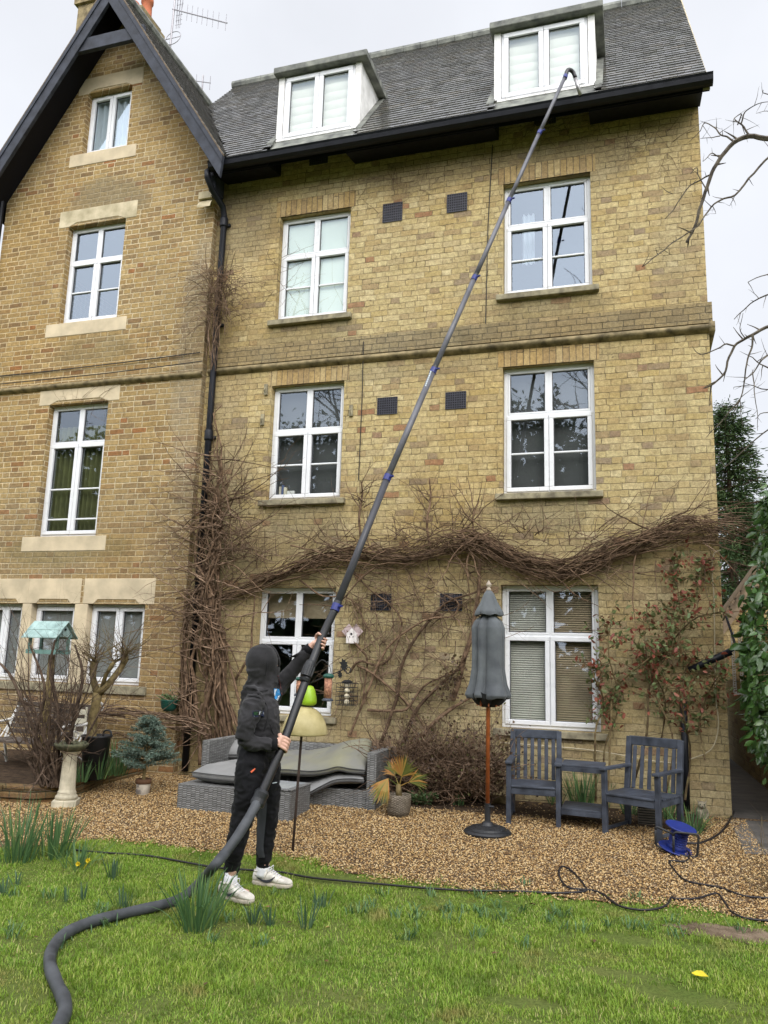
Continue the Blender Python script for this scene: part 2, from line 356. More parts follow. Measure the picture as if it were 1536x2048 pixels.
# gable wing: ground-floor stone window opening is one hole filled by stone mullions
gl = [P(x, y, Yw) for x, y in ((298,1210),(288,1372))]
gx1 = (gl[0][0]+gl[1][0])/2; gz0, gz1 = gl[1][2], gl[0][2]
GX = [P(x, 1290, Yw)[0] for x in (47, 66, 152, 178)]        # mullion edges left to right
lw = GX[2]-GX[1]; gx0 = GX[0]-lw
GH = (gx0, gx1, gz0, gz1)
XA, ZA, SL, XL = -7.06, 11.16, 1.55, -8.93
mb = MB(); holed_wall(mb, XL, XJ, 0.0, 11.6, Yg, list(WG.values())+[GH], .22)
me = bpy.data.meshes.new('t'); me.from_pydata(mb.v, [], mb.f); b = bmesh.new(); b.from_mesh(me); bmesh.ops.remove_doubles(b, verts=b.verts, dist=1e-5)
for sgn in (1, -1):
    nrm = Vector((sgn*SL, 0, 1)).normalized()
    bmesh.ops.bisect_plane(b, geom=b.verts[:]+b.edges[:]+b.faces[:], plane_co=(XA, 0, ZA), plane_no=nrm, clear_outer=True)
b.to_mesh(me); b.free(); me.name = 'gable_wall'; me.materials.append(M_brown); link('gable_wall', me, house)
# returns, flanks and back: a closed shell
mb = MB()
mb.add([(XJ,Yg,0),(XJ,Ym+.01,0),(XJ,Ym+.01,8.3),(XJ,Yg,8.3)], [(0,1,2,3)])
mb.add([(XL,Yg,0),(XL,5.8,0),(XL,5.8,8.4),(XL,Yg,8.4)], [(0,1,2,3)])
hp(mb, 'gable_flank_wall', M_brown)
mb = MB()
mb.add([(HX,Ym,0),(HX,6.1,0),(HX,6.1,8.5),(HX,2.86,12.0),(HX,Ym,8.45)], [(0,1,2,3,4)])
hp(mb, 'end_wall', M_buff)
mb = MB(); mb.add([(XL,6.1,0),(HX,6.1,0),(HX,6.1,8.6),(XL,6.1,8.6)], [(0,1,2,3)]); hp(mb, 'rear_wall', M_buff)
mb = MB()     # floors and a dark inner partition behind the rooms
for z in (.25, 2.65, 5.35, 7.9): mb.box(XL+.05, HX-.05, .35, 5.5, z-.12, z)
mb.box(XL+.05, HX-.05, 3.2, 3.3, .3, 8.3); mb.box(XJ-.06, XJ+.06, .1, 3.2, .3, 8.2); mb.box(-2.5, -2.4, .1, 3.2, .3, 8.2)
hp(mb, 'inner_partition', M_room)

# ---- windows
def frame_bars(mb, x0, x1, z0, z1, y0, y1, t):
    mb.box(x0, x1, y0, y1, z0, z0+t); mb.box(x0, x1, y0, y1, z1-t, z1); mb.box(x0, x0+t, y0, y1, z0+t, z1-t); mb.box(x1-t, x1, y0, y1, z0+t, z1-t)
def curtain(mb, x0, x1, z0, z1, y, amp=.02, wl=.07, seed=0):
    n = int((x1-x0)/.012); r = random.Random(seed); ph = r.random()*6
    pts = [(x0+(x1-x0)*i/n, y+amp*math.sin(i/n*(x1-x0)/wl*6.28+ph+.8*math.sin(i*.13))) for i in range(n+1)]
    mb.add([(a, b_, z0) for a, b_ in pts]+[(a, b_, z1) for a, b_ in pts], [(i, i+1, n+2+i, n+1+i) for i in range(n)])
M_netc = simple('white_net_curtain', (.80,.83,.83), .8, .05, 5, 0, trans=.3)
M_roller = simple('pale_roller_blind', (.66,.72,.64), .8, .04, 3, .1, 200, trans=.2)
M_grey_blind = simple('grey_blind', (.20,.20,.195), .7, .08, 4, .1)
M_added_backing = simple('added_grey_backing', (.055,.057,.058), .7, .08, 4, .1)  # tone of the sheets added behind the first-floor panes
M_greencurt = simple('olive_curtain', (.085,.09,.035), .9, .25, 6, .2, trans=.1)
M_cream_blind = simple('cream_roman_blind', (.66,.64,.56), .85, .05, 4, .1)
M_venet = simple('slatted_blind', (.50,.48,.42), .55, .1, 5, .1)
M_venet_dark = simple('brown_slatted_blind', (.36,.28,.185), .55, .15, 5, .1)
def window(rc, yf, transom=.40, bars=False, low_bar=False, glass=(M_glass, M_glass), sill=None, label=None, trickle=False, single=False):
    x0, x1, z0, z1 = rc; xm = (x0+x1)/2; d = .06
    mb = MB(); frame_bars(mb, x0+.002, x1-.002, z0+.002, z1-.002, yf, yf+d, .045)
    zt = z1-(z1-z0)*transom if transom else None
    top = zt or z1
    if zt: mb.box(x0+.045, x1-.045, yf+.003, yf+d, zt-.022, zt+.022); mb.box(xm-.022, xm+.022, yf+.003, yf+d, zt+.022, z1-.045)
    if not single: mb.box(xm-.018, xm+.018, yf+.003, yf+d, z0+.045, (zt-.022) if zt else z1-.045)
    else: pass
    if trickle: mb.box(xm-.22, xm+.22, yf-.012, yf, z1-.035, z1-.018)
    f = hp(mb, 'window', M_upvc, bevel=.006)
    if label: f['label'] = label
    panes = []
    def casement(a, b_, c, d_, gm, t=.05, yo=-.016, bar=None):
        q = MB(); frame_bars(q, a, b_, c, d_, yf+yo, yf+.05, t)
        if bar:
            for bz in bar: q.box(a+t, b_-t, yf+.004, yf+.03, lerp(c+t, d_-t, bz)-.011, lerp(c+t, d_-t, bz)+.011)
        hp(q, 'casement', M_upvc, f, bevel=.006)
        g = MB(); frame_bars(g, a+t-.001, b_-t+.001, c+t-.001, d_-t+.001, yf+.017, yf+.034, .008); hp(g, 'gasket', M_seal, f)
        p = MB(); p.add([(a+t-.01, yf+.028, c+t-.01),(b_-t+.01, yf+.028, c+t-.01),(b_-t+.01, yf+.028, d_-t+.01),(a+t-.01, yf+.028, d_-t+.01)], [(0,1,2,3)])
        hp(p, 'pane', gm, f, fix=False); panes.append((a+t, b_-t, c+t, d_-t))
    lows = [(x0+.036, xm-.003), (xm+.003, x1-.036)] if not single else [(x0+.036, x1-.036)]
    for a, b_ in lows:
        casement(a, b_, z0+.038, (zt-.004) if zt else z1-.036, glass[1], bar=([.5] if bars else [])+([.14] if low_bar else []))
        if zt: casement(a+.012, b_-.012, zt+.014, z1-.04, glass[0], t=.026, yo=.0)
    if sill:
        q = MB(); q.box(x0-.075, x1+.075, sill[0], yf+.03, z0-.075, z0-.004); hp(q, 'window_sill', sill[1], f, bevel=.008)
    return f, panes
GS = (M_glass_sky, M_glass_sky)
fA2, pA2 = window(WR['A2'], 0, .37, True, glass=(M_glass, M_glass), sill=(Ym-.07, M_sill), trickle=True)
fB2, pB2 = window(WR['B2'], 0, .37, True, glass=GS, sill=(Ym-.07, M_sill), trickle=True)
fA1, pA1 = window(WR['A1'], 0, .40, True, sill=(Ym-.07, M_sill))
fB1, pB1 = window(WR['B1'], 0, .38, True, sill=(Ym-.07, M_sill))
fA0, pA0 = window(WR['A0'], 0, .42, False, sill=(Ym-.05, M_sill))
fB0, pB0 = window(WR['B0'], 0, .36, False, sill=(Ym-.05, M_sill))
fG3, pG3 = window(WG['G3'], Yw, None, False, glass=(M_glass, M_glass_sky))
fG2, pG2 = window(WG['G2'], Yw, .36, True, glass=GS)
fG1, pG1 = window(WG['G1'], Yw, .30, True, low_bar=True)
def blind_plane(rc, y, mat, f, name='blind', frac=1.0, inset=.03):
    x0, x1, z0, z1 = rc; q = MB(); q.box(x0+inset, x1-inset, y, y+.004, lerp(z1, z0, frac), z1-.02); return hp(q, name, mat, f)
def slats(rc, y, mat, f, pitch=.0245, zb=None):
    x0, x1, z0, z1 = rc; q = MB(); z = z1-.05
    while z > (zb or z0)+.04:
        q.add([(x0+.05,y,z-.012),(x1-.05,y,z-.012),(x1-.05,y+.02,z+.009),(x0+.05,y+.02,z+.009)], [(0,1,2,3)]); z -= pitch
    return hp(q, 'slatted_blind', mat, f)
blind_plane(WR['A2'], .05, M_roller, fA2, frac=.97)
blind_plane(WR['A1'], .12, M_added_backing, fA1, frac=.97)  # grey sheet added down to the lower panes to lift their black reflections
blind_plane(WR['B1'], .12, M_added_backing, fB1, frac=.97)  # same added sheet, so these panes reflect with less contrast
x0, x1, z0, z1 = WR['B0']; xm = (x0+x1)/2
slats((x0, xm+.02, z0, z1), .062, M_venet, fB0); slats((xm-.02, x1, z0, z1), .062, M_venet_dark, fB0)
blind_plane(WR['A0'], .15, M_venet_dark, fA0, frac=.24)
q = MB(); curtain(q, WG['G3'][0]+.03, WG['G3'][1]-.03, WG['G3'][2]+.02, WG['G3'][3]-.03, -.015, .022, .11, 3); hp(q, 'net_curtain', M_netc, fG3, smooth=True)
q = MB(); x0, x1, z0, z1 = WG['G1']; curtain(q, x0+.04, x1-.04, z0+.02, z1-.28, -.0, .03, .085, 5); hp(q, 'curtain', M_greencurt, fG1, smooth=True)
q = MB(); x0, x1, z0, z1 = WR['B2']; curtain(q, x0+.18, x0+.34, z0+.55, z1-.25, .25, .03, .06, 8); hp(q, 'net_curtain', M_netc, fB2, smooth=True)
# stone lintels with stepped soffits and sills on the gable wing
def shaped_lintel(x0, x1, z, h, ext, mat, parent, y=Yg-.006, dep=.13):
    w = x1-x0; s_ = .055
    pts = [(x0-ext, z-.0), (x0+.005, z-.0), (x0+.14*w, z+s_+.0), (x1-.14*w, z+s_), (x1-.005, z), (x1+ext, z), (x1+ext, z+h), (x0-ext, z+h)]
    q = MB(); q.poly_prism([(a, y, c) for a, c in pts], (0, dep, 0)); return hp(q, 'lintel', mat, parent, bevel=.006)
for key, f, mt, h in (('G3', fG3, M_stone, .27), ('G2', fG2, M_stonegreen, .26), ('G1', fG1, M_stone, .27)):
    x0, x1, z0, z1 = WG[key]; shaped_lintel(x0, x1, z1-.005, h, .17, mt, f)
    q = MB(); q.box(x0-.20, x1+.17, Yg-.008, Yw+.07, z0-.20, z0-.002); hp(q, 'window_sill', M_stone, f, bevel=.006)
# ground-floor stone mullioned window of the gable wing
gx0, gx1, gz0, gz1 = GH
q = MB(); frame_w = hp(q.box(gx0-.02, gx1+.12, Yg-.03, Yw+.06, gz0-.11, gz0-.005), 'window', M_sill, bevel=.008); frame_w['label'] = 'stone mullioned ground-floor window of three lights'
for a, b_ in ((GX[0], GX[1]), (GX[2], GX[3])): q = MB(); q.box(a, b_, Yg-.004, Yw+.03, gz0-.004, gz1+.002); hp(q, 'mullion', M_stone, frame_w, bevel=.012)
q = MB()
for i, (a, b_) in enumerate(((gx0, GX[0]), (GX[1], GX[2]), (GX[3], gx1))):
    w_ = b_-a; s_ = .06; lo = a-(.2 if i == 0 else (GX[1]-GX[0])/2); hi = b_+(.13 if i == 2 else (GX[1]-GX[0])/2)
    pts = [(lo, gz1+.002), (a, gz1+.002), (a+.10*w_, gz1+.002), (a+.17*w_, gz1+s_), (b_-.17*w_, gz1+s_), (b_-.10*w_, gz1+.002), (b_, gz1+.002), (hi, gz1+.002), (hi, gz1+.33), (lo, gz1+.33)]
    q.poly_prism([(x, Yg-.008, z) for x, z in pts], (0, .12, 0))
hp(q, 'lintel', M_stone, frame_w, bevel=.005)
for i, (a, b_) in enumerate(((gx0, GX[0]), (GX[1], GX[2]), (GX[3], gx1))):
    f, p = window((a, b_, gz0, gz1), Yw, None, single=(i == 1)); blind_plane((a, b_, gz0, gz1), Yw+.055, M_grey_blind, f, frac=.98, inset=.02)
# soldier-brick heads of the main windows
for key, f in (('A2', fA2), ('B2', fB2), ('A1', fA1), ('B1', fB1)):
    x0, x1, z0, z1 = WR[key]; q = MB(); q.box(x0-.06, x1+.06, Ym-.004, Ym+.02, z1+.0, z1+.225); hp(q, 'brick_arch', M_soldier, f)

# ---- string courses
zs = 5.30
def roll(mb, x0, x1, y, z, r):
    mb.grid(lambda u, v: (lerp(x0, x1, u), y - r*math.sin(v*math.pi)*1.15, z + r*(v*2-1)), 30, 8)
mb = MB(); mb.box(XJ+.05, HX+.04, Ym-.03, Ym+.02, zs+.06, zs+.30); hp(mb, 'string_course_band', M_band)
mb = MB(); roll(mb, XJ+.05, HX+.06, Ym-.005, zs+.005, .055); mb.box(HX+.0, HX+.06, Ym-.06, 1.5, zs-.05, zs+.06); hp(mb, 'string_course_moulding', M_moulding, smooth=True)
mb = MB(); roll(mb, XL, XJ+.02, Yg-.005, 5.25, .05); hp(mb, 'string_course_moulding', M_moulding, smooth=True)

# ---- roofs
RY0, RZ0, RS, RY1 = -.53, 8.06, 1.22, 2.86
RZ1 = RZ0+RS*(RY1-RY0)
def rz(y): return RZ0+RS*(y-RY0)
DORM = [(-4.53, -3.33), (-1.53, -.30)]
DZ0, DZ1, DYF = 8.55, 9.53, -.10
mb = MB()
mb.poly_prism([(0,RY0+.06,RZ0-.02),(0,RY1,RZ1-.06),(0,6.4,RZ0-.1),(0,6.4,RZ0-.3),(0,RY1,RZ1-.3),(0,RY0+.06,RZ0-.13)], (1,0,0))
mb.v = [(lerp(XJ-.02, HX+.09, v[0]), v[1], v[2]) for v in mb.v]
main_roof = hp(mb, 'roof', M_soffit)
main_roof['label'] = 'long main roof of dark wet tiles'
def tiles(mb, o, du, ds, nrm, width, length, gauge, tw, keep, jit=1.0, rnd=random.Random(3)):
    o, du, ds, nrm = Vector(o), Vector(du), Vector(ds), Vector(nrm); rows = int(length/gauge)
    for r in range(rows):
        x = -tw*(.5 if r % 2 else 0)
        while x < width:
            a, b_ = max(0, x+.002), min(width, x+tw-.002); x += tw
            if b_-a < .02: continue
            s0 = r*gauge + rnd.gauss(0, .0012)*jit; s1 = s0+gauge*1.12
            if not keep(o+du*(a+b_)/2+ds*(s0+gauge/2)): continue
            lift = .0165+rnd.gauss(0, .0009)*jit; tl = rnd.gauss(0, .0008)*jit
            p = [o+du*a+ds*s0+nrm*(lift+tl), o+du*b_+ds*s0+nrm*(lift-tl), o+du*b_+ds*s1+nrm*.006, o+du*a+ds*s1+nrm*.006,
                 o+du*a+ds*s0+nrm*(lift-.0155+tl), o+du*b_+ds*s0+nrm*(lift-.0155-tl)]
            mb.add(p, [(0,1,2,3), (4,5,1,0), (4,0,3), (5,2,1)])
sd_ = Vector((0, 1, RS)).normalized(); nd = Vector((0, -RS, 1)).normalized()
def keep_main(p):
    for a, b_ in DORM:
        if a-.02 < p.x < b_+.02 and p.z < DZ1+.08 and p.z > 7: return False
    # gable roof covers the left end
    if p.z < ZA+.12-SL*abs(p.x-XA)-.05 and p.x < -5.0: return False
    return True
mb = MB(); tiles(mb, (-6.95, RY0, RZ0), (1,0,0), sd_, nd, HX+.07+6.95, (RY1-RY0)*math.sqrt(1+RS*RS), .118, .168, keep_main)
hp(mb, 'roof_tiles', M_tile, main_roof, fix=False)
mb = MB()
for i in range(26):
    x = -7.0+i*.306; mb.tube([(x, RY1, RZ1+.0), (x+.30, RY1, RZ1+.004)], .10, 10)
hp(mb, 'ridge_tile', M_lead, main_roof)
mb = MB(); mb.box(HX+.0, HX+.10, RY0+.1, RY0+.11, RZ0-.1, RZ0)   # verge mortar strip up the slope
mb.v = []; mb.f = []; mb.mi = []
mb.poly_prism([(HX+.02, RY0+.05, RZ0-.12), (HX+.02, RY1, RZ1-.12), (HX+.02, RY1, RZ1-.02), (HX+.02, RY0+.05, RZ0-.02)], (.075, 0, 0)); hp(mb, 'verge', M_stonegreen, main_roof)
# gable wing roof
GY0, GYB = -.66, 3.2
gr = MB()
zt = ZA+.10
for sgn in (1, -1):
    xe = XA+sgn*2.03
    gr.poly_prism([(XA, 0, zt), (xe, 0, zt-SL*2.03), (xe, 0, zt-SL*2.03-.1), (XA, 0, zt-.12)], (0, 1, 0))
gr.v = [(v[0], lerp(GY0+.02, GYB, v[1]), v[2]) for v in gr.v]
gable_roof = hp(gr, 'roof', M_soffit); gable_roof['label'] = 'steep tiled roof of the gable wing'
mb = MB()
for sgn in (1, -1):
    ds = Vector((-sgn, 0, SL)).normalized(); nn = Vector((sgn*SL, 0, 1)).normalized(); ln = 2.05*math.sqrt(1+SL*SL)
    tiles(mb, (XA+sgn*2.05, GY0, zt-SL*2.05), (0, 1, 0), ds, nn, GYB-GY0, ln, .118, .168, lambda p: p.y < RY0+.55 or p.z > rz(p.y)-.12 )
hp(mb, 'roof_tiles', M_tile, gable_roof, fix=False)
mb = MB()
for i in range(12): mb.tube([(XA, GY0-.0+i*.305, zt+.02), (XA, GY0+.30+i*.305, zt+.022)], .09, 10)
hp(mb, 'ridge_tile', M_lead, gable_roof)
mb = MB()   # brown undercloak edge along the front verge
for sgn in (1, -1):
    for i in range(34):
        s0 = i/34; xa, xb = XA+sgn*2.06*(1-s0), XA+sgn*2.06*(1-s0-1/36)
        mb.poly_prism([(xa, GY0-.035, zt-SL*abs(xa-XA)-.012), (xb, GY0-.035, zt-SL*abs(xb-XA)-.012), (xb, GY0-.035, zt-SL*abs(xb-XA)+.018), (xa, GY0-.035, zt-SL*abs(xa-XA)+.02)], (0, .05, 0))
hp(mb, 'verge_tiles', M_tile_edge, gable_roof)
bz = ZA+.085
for sgn in (1, -1):
    mb = MB(); xe = XA+sgn*2.06
    mb.poly_prism([(XA, GY0-.02, bz), (xe, GY0-.02, bz-SL*2.06), (xe-sgn*.03, GY0-.02, bz-SL*2.06-.30), (XA, GY0-.02, bz-.36)], (0, .055, 0))
    hp(mb, 'bargeboard', M_barge, bevel=.006)
    mb = MB(); mb.poly_prism([(XA, GY0-.035, bz+.0), (xe, GY0-.035, bz-SL*2.06), (xe, GY0-.035, bz-SL*2.06-.09), (XA, GY0-.035, bz-.09)], (0, .014, 0)); hp(mb, 'bargeboard_fillet', M_barge)
c0, c1 = P(150, 93, GY0), P(275, 68, GY0)
mb = MB(); mb.box(XA-.62, XA+.62, GY0+.005, GY0+.07, c0[2]-.10, c0[2]+.11); hp(mb, 'collar_beam', M_barge, bevel=.006)
mb = MB(); mb.box(XJ+.0, XJ+.10, Yg-.18, Yg+.06, 7.78, 8.1); hp(mb, 'eaves_bracket', M_barge, bevel=.01)
mb = MB(); mb.grid(lambda u, v: (XJ-.16+.2*u, Yg-.18*math.cos(v*1.5)-.0, 7.56+.22*v), 1, 8); mb.box(XJ-.16, XJ+.04, Yg-.16, Yg+.03, 7.70, 7.80); hp(mb, 'corbel', M_stonegreen)
# lower roof and pipe beyond the gable's left corner
mb = MB(); mb.tube([(XL-.04, Yg-.06, 8.4), (XL-.04, Yg-.06, .2)], .045, 10); hp(mb, 'downpipe', M_black)

# ---- boxed eaves and gutter
for a, b_ in ((XJ+.12, -4.44), (-3.375, -1.475), (-.375, HX+.02)):
    mb = MB(); mb.poly_prism([(a, -.49, 8.05), (a, -.49, 7.94), (a, Ym, 8.03), (a, Ym, 8.40)], (b_-a, 0, 0)); hp(mb, 'boxed_eaves', M_soffit, bevel=.004)
mb = MB(); prof = [(-.46, 8.15), (-.46, 8.085), (-.50, 8.055), (-.56, 8.05), (-.60, 8.075), (-.615, 8.125), (-.63, 8.148), (-.60, 8.15), (-.59, 8.09), (-.55, 8.067), (-.50, 8.072), (-.475, 8.095), (-.475, 8.15)]
mb.poly_prism([(XJ+.10, a, b_-.095) for a, b_ in prof], (HX+.12-XJ-.10, 0, 0))
gut = hp(mb, 'gutter', M_black); gut['label'] = 'black gutter along the main eaves'
mb = MB(); px_ = P(437, 500, Ym-.06)[0]
mb.tube([(px_-.02, -.54, 7.97), (px_-.02, -.53, 7.88), (px_+.0, -.42, 7.76), (px_+.06, -.22, 7.62), (px_+.06, Ym-.07, 7.5), (px_+.06, Ym-.07, 5.5), (px_+.06, Ym-.07, .25)], .042, 12)
for z in (7.35, 5.9, 4.35, 2.2): mb.lathe([(.054, 0), (.056, .02), (.056, .12), (.05, .14)], (px_+.06, Ym-.07, z), 12); mb.box(px_+.0, px_+.13, Ym-.03, Ym+.01, z+.03, z+.07)
hp(mb, 'downpipe', M_black, smooth=True)

# ---- dormers
for (a, b_), tl in zip(DORM, ('left', 'right')):
    mb = MB(); zt_ = DZ1; ins = .08
    yb = (zt_-RZ0)/RS+RY0
    yfoot = (DZ0-.1-RZ0)/RS+RY0
    for x, s_ in ((a, 1), (b_, -1)):
        mb.poly_prism([(x, DYF, DZ0), (x, yb+.02, zt_), (x, DYF, zt_)], (s_*.03, 0, 0))
    mb.box(a-.005, a+.08, DYF-.02, DYF+.05, DZ0, zt_); mb.box(b_-.08, b_+.005, DYF-.02, DYF+.05, DZ0, zt_)
    mb.box(a-.0, b_+.0, DYF-.05, DYF+.05, DZ0-.035, DZ0-.002)
    d = hp(mb, 'dormer', M_white_old, bevel=.005)
    d['label'] = 'flat-topped white dormer, ' + ('the wider pole-free one' if tl == 'left' else 'the one the pole reaches')
    mb = MB(); mb.box(a-.05, b_+.11, DYF-.12, yb+.12, zt_+.0, zt_+.095)
    hp(mb, 'dormer_roof', M_lead, d, bevel=.012)
    for xs0, xs1 in ((a-.085, a+.004), (b_-.004, b_+.085)):
        mb = MB(); mb.poly_prism([(xs0, RY0+.30, rz(RY0+.30)+.034), (xs0, yb+.02, rz(yb+.02)+.034), (xs0, yb+.02, rz(yb+.02)-.03), (xs0, RY0+.30, rz(RY0+.30)-.03)], (xs1-xs0, 0, 0)); hp(mb, 'flashing', M_lead, d)
    mb = MB(); mb.poly_prism([(a-.0, DYF-.03, DZ0-.02), (a, -.45, 8.09), (a, -.45, 8.06), (a, DYF-.02, DZ0-.12)], (b_-a, 0, 0)); hp(mb, 'apron_flashing', M_lead, d)
    x0, x1, z0, z1 = a+.085, b_-.085, DZ0+.0, zt_-.006; xm = (x0+x1)/2
    q = MB(); frame_bars(q, x0, x1, z0, z1, DYF-.005, DYF+.05, .04); hp(q, 'window_frame', M_upvc, d, bevel=.005)
    for c_, e_ in ((x0+.03, xm-.002), (xm+.002, x1-.03)):
        q = MB(); frame_bars(q, c_, e_, z0+.03, z1-.03, DYF-.03, DYF+.04, .062); hp(q, 'casement', M_upvc, d, bevel=.006)
        g_ = MB(); frame_bars(g_, c_+.061, e_-.061, z0+.091, z1-.091, DYF-.006, DYF+.01, .008); hp(g_, 'gasket', M_seal, d)
        q = MB(); q.add([(c_+.05, DYF+.005, z0+.08), (e_-.05, DYF+.005, z0+.08), (e_-.05, DYF+.005, z1-.08), (c_+.05, DYF+.005, z1-.08)], [(0,1,2,3)]); hp(q, 'pane', M_glass, d, fix=False)
    q = MB()
    for i in range(7):
        za, zb = lerp(z0, z1-.05, i/7), lerp(z0, z1-.05, (i+1)/7)
        q.grid(lambda u, v: (lerp(x0+.04, x1-.04, u), DYF+.075-.02*math.sin(v*1.7+.2)+.006*math.sin(u*9+i), lerp(za, zb, v)), 12, 4)
    hp(q, 'blind', M_cream_blind, d, smooth=True)

# ---- air vents, wires, shutter stays
for TL, BR in (((766,409),(804,440)), ((894,390),(934,420)), ((755,796),(794,827)), ((891,785),(932,816)), ((620,303),(655,325)), ((1068,218),(1112,245)), ((742,1187),(782,1221)), ((880,1187),(924,1222))):
    p, q_ = P(*TL, Ym-.01), P(*BR, Ym-.01); x0, x1, z0, z1 = p[0], q_[0], q_[2], p[2]
    mb = MB(); mb.box(x0, x1, Ym-.004, Ym+.01, z0, z1); v = hp(mb, 'air_vent', M_vent)
    mb = MB(); n = 9
    for i in range(n+1): xx = lerp(x0, x1-.006, i/n); mb.box(xx, xx+.006, Ym-.013, Ym-.005, z0, z1)
    for i in range(8): zz = lerp(z0, z1-.006, i/7); mb.box(x0, x1, Ym-.016, Ym-.0125, zz, zz+.006)
    hp(mb, 'vent_lattice', M_vent_bar, v)
def wire(pts, r=.006): mb = MB(); mb.tube(pts, r, 5); return hp(mb, 'wall_cable', M_wire)
wire([P(727, 683, Ym-.04), P(724, 800, Ym-.012), P(717, 960, Ym-.012)]); wire([P(985, 290, Ym-.012), P(976, 450, Ym-.012), P(971, 655, Ym-.012)])
wire([P(0, 752, Yg-.02), P(100, 742, Yg-.02), P(245, 725, Yg-.03), P(400, 705, Yg-.02)], .008); wire([P(0, 768, Yg-.08), P(200, 748, Yg-.08), P(330, 732, Yg-.08), P(405, 722, Yg-.06)], .007)
for c in ((526, 840), (533, 780), (703, 822)):
    p = P(*c, Ym); mb = MB(); mb.box(p[0]-.022, p[0]+.022, Ym-.03, Ym+.01, p[2]-.07, p[2]+.07); mb.tube([p+np.array([0,-.03,.02]), p+np.array([.0,-.06,-.01]), p+np.array([0,-.03,-.05])], .007, 6); hp(mb, 'shutter_stay', M_sill)

# ---- chimneys
def chimney(x0, x1, y0, y1, zb, zt_, pots, lab):
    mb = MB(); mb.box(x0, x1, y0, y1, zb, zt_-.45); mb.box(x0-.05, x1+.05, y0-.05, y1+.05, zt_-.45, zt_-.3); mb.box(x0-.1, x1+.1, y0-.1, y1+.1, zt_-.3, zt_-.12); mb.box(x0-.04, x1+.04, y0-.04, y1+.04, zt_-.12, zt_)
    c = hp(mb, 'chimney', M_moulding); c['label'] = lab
    for px, pz in pots:
        q = MB(); q.lathe([(.13, 0), (.11, .05), (.10, .34), (.125, .36), (.125, .44), (.10, .46)], (px, (y0+y1)/2, zt_), 16); hp(q, 'chimney_pot', M_terracotta, c, smooth=True)
chimney(-8.66, -8.12, .5, 1.1, 8.6, 12.72, [], 'corbelled brick chimney left of the gable peak')
p0_ = P(299, 32, 3.0)
chimney(p0_[0]-.95, p0_[0]+.02, 2.7, 3.3, 9.5, p0_[2]-.05, [(p0_[0]-.08, 0), (p0_[0]-.42, 0)], 'chimney with orange pots behind the gable')
# ------------------------------------------------------------------ ground
def ground_mat():
    t = NT('lawn_soil'); co = t.n('TexCoord').outputs['Object']
    a = t.noise(co, 1.3, 5, .6); b_ = t.noise(co, 45, 4, .7); c_ = t.noise(co, 5, 4, .6)
    col = t.mix(t.mr(a, .35, .65, 0, 1), (.09,.14,.025), (.14,.16,.045)); col = t.mix(t.mr(b_, .4, .7, 0, .7), col, (.04,.05,.012)); col = t.mix(t.mr(c_, .6, .75, 0, .5), col, (.13,.11,.03))
    return t.bsdf(col, .95, b_, .8, .02, .1)
M_lawn = ground_mat()
M_earth = simple('bare_earth', (.13,.095,.06), .95, .35, 9, .7, 70, c2=(.16,.12,.085), bdist=.02, spec=.1)
M_bed = simple('damp_soil', (.06,.04,.025), .95, .45, 14, .8, 60, bdist=.03, spec=.15)
def gravel_mat():
    t = NT('pea_gravel'); co = t.n('TexCoord').outputs['Object']
    v = t.n('TexVoronoi'); v.inputs['Scale'].default_value = 62; t.l(co, v.inputs['Vector'])
    hs = t.n('SeparateColor'); t.l(v.outputs['Color'], hs.inputs[0])
    c = t.ramp(hs.outputs[0], [(0,(.10,.06,.03)),(.3,(.22,.13,.06)),(.55,(.33,.21,.10)),(.8,(.44,.31,.17)),(1,(.50,.40,.27))])
    big = t.noise(co, 1.2, 4); c = t.mix(t.mr(big, .5, .75, 0, .6), c, (.12,.08,.05))
    c = t.mix(t.mr(v.outputs['Distance'], .25, .6, 0, .9), c, (.05,.03,.015))
    return t.bsdf(c, .85, t.math('SUBTRACT', 1.0, v.outputs['Distance']), .9, .02, .25)
M_gravel = gravel_mat()
M_stones = (lambda: (lambda t: t.bsdf(t.ramp(t.n('NewGeometry').outputs['Random Per Island'], [(0,(.13,.07,.03)),(.2,(.28,.165,.065)),(.45,(.41,.26,.105)),(.7,(.52,.36,.165)),(.9,(.62,.47,.26)),(1,(.36,.28,.19))]), .8, None, spec=.3))(NT('gravel_stones')))()
M_path = simple('damp_tarmac', (.075,.07,.065), .8, .3, 5, .5, 90, c2=(.10,.09,.08), bdist=.008)
EDGE_PX = [(-260,1705),(0,1700),(120,1688),(200,1680),(330,1688),(430,1706),(540,1712),(620,1722),(680,1742),(780,1758),(860,1770),(930,1778),(1000,1784),(1120,1797),(1250,1806),(1350,1813),(1440,1826),(1536,1846),(1700,1875)]
EDGE = sorted((tuple(G(*p)[:2]) for p in EDGE_PX), key=lambda q: q[0])
EX = np.array([e[0] for e in EDGE]); EYv = np.array([e[1] for e in EDGE])
def yedge(x): return np.interp(x, EX, EYv)
def gzv(y): return np.where(y < 0, .2+.05*np.maximum(y, -4.0), .2)
ys = [-300, -60, -12, -8, -6, -5, -4.5, -4, -3.5, -3, -2, -1, 0, 5, 30, 300]; xs_ = [-300, -60, -15, -10, -6, -3, 0, 3, 8, 30, 300]
mb = MB(); mb.add([(x, y, gz(y)) for y in ys for x in xs_], [(j*len(xs_)+i, j*len(xs_)+i+1, (j+1)*len(xs_)+i+1, (j+1)*len(xs_)+i) for j in range(len(ys)-1) for i in range(len(xs_)-1)])
tag(mb.build('lawn', M_lawn), kind='structure')
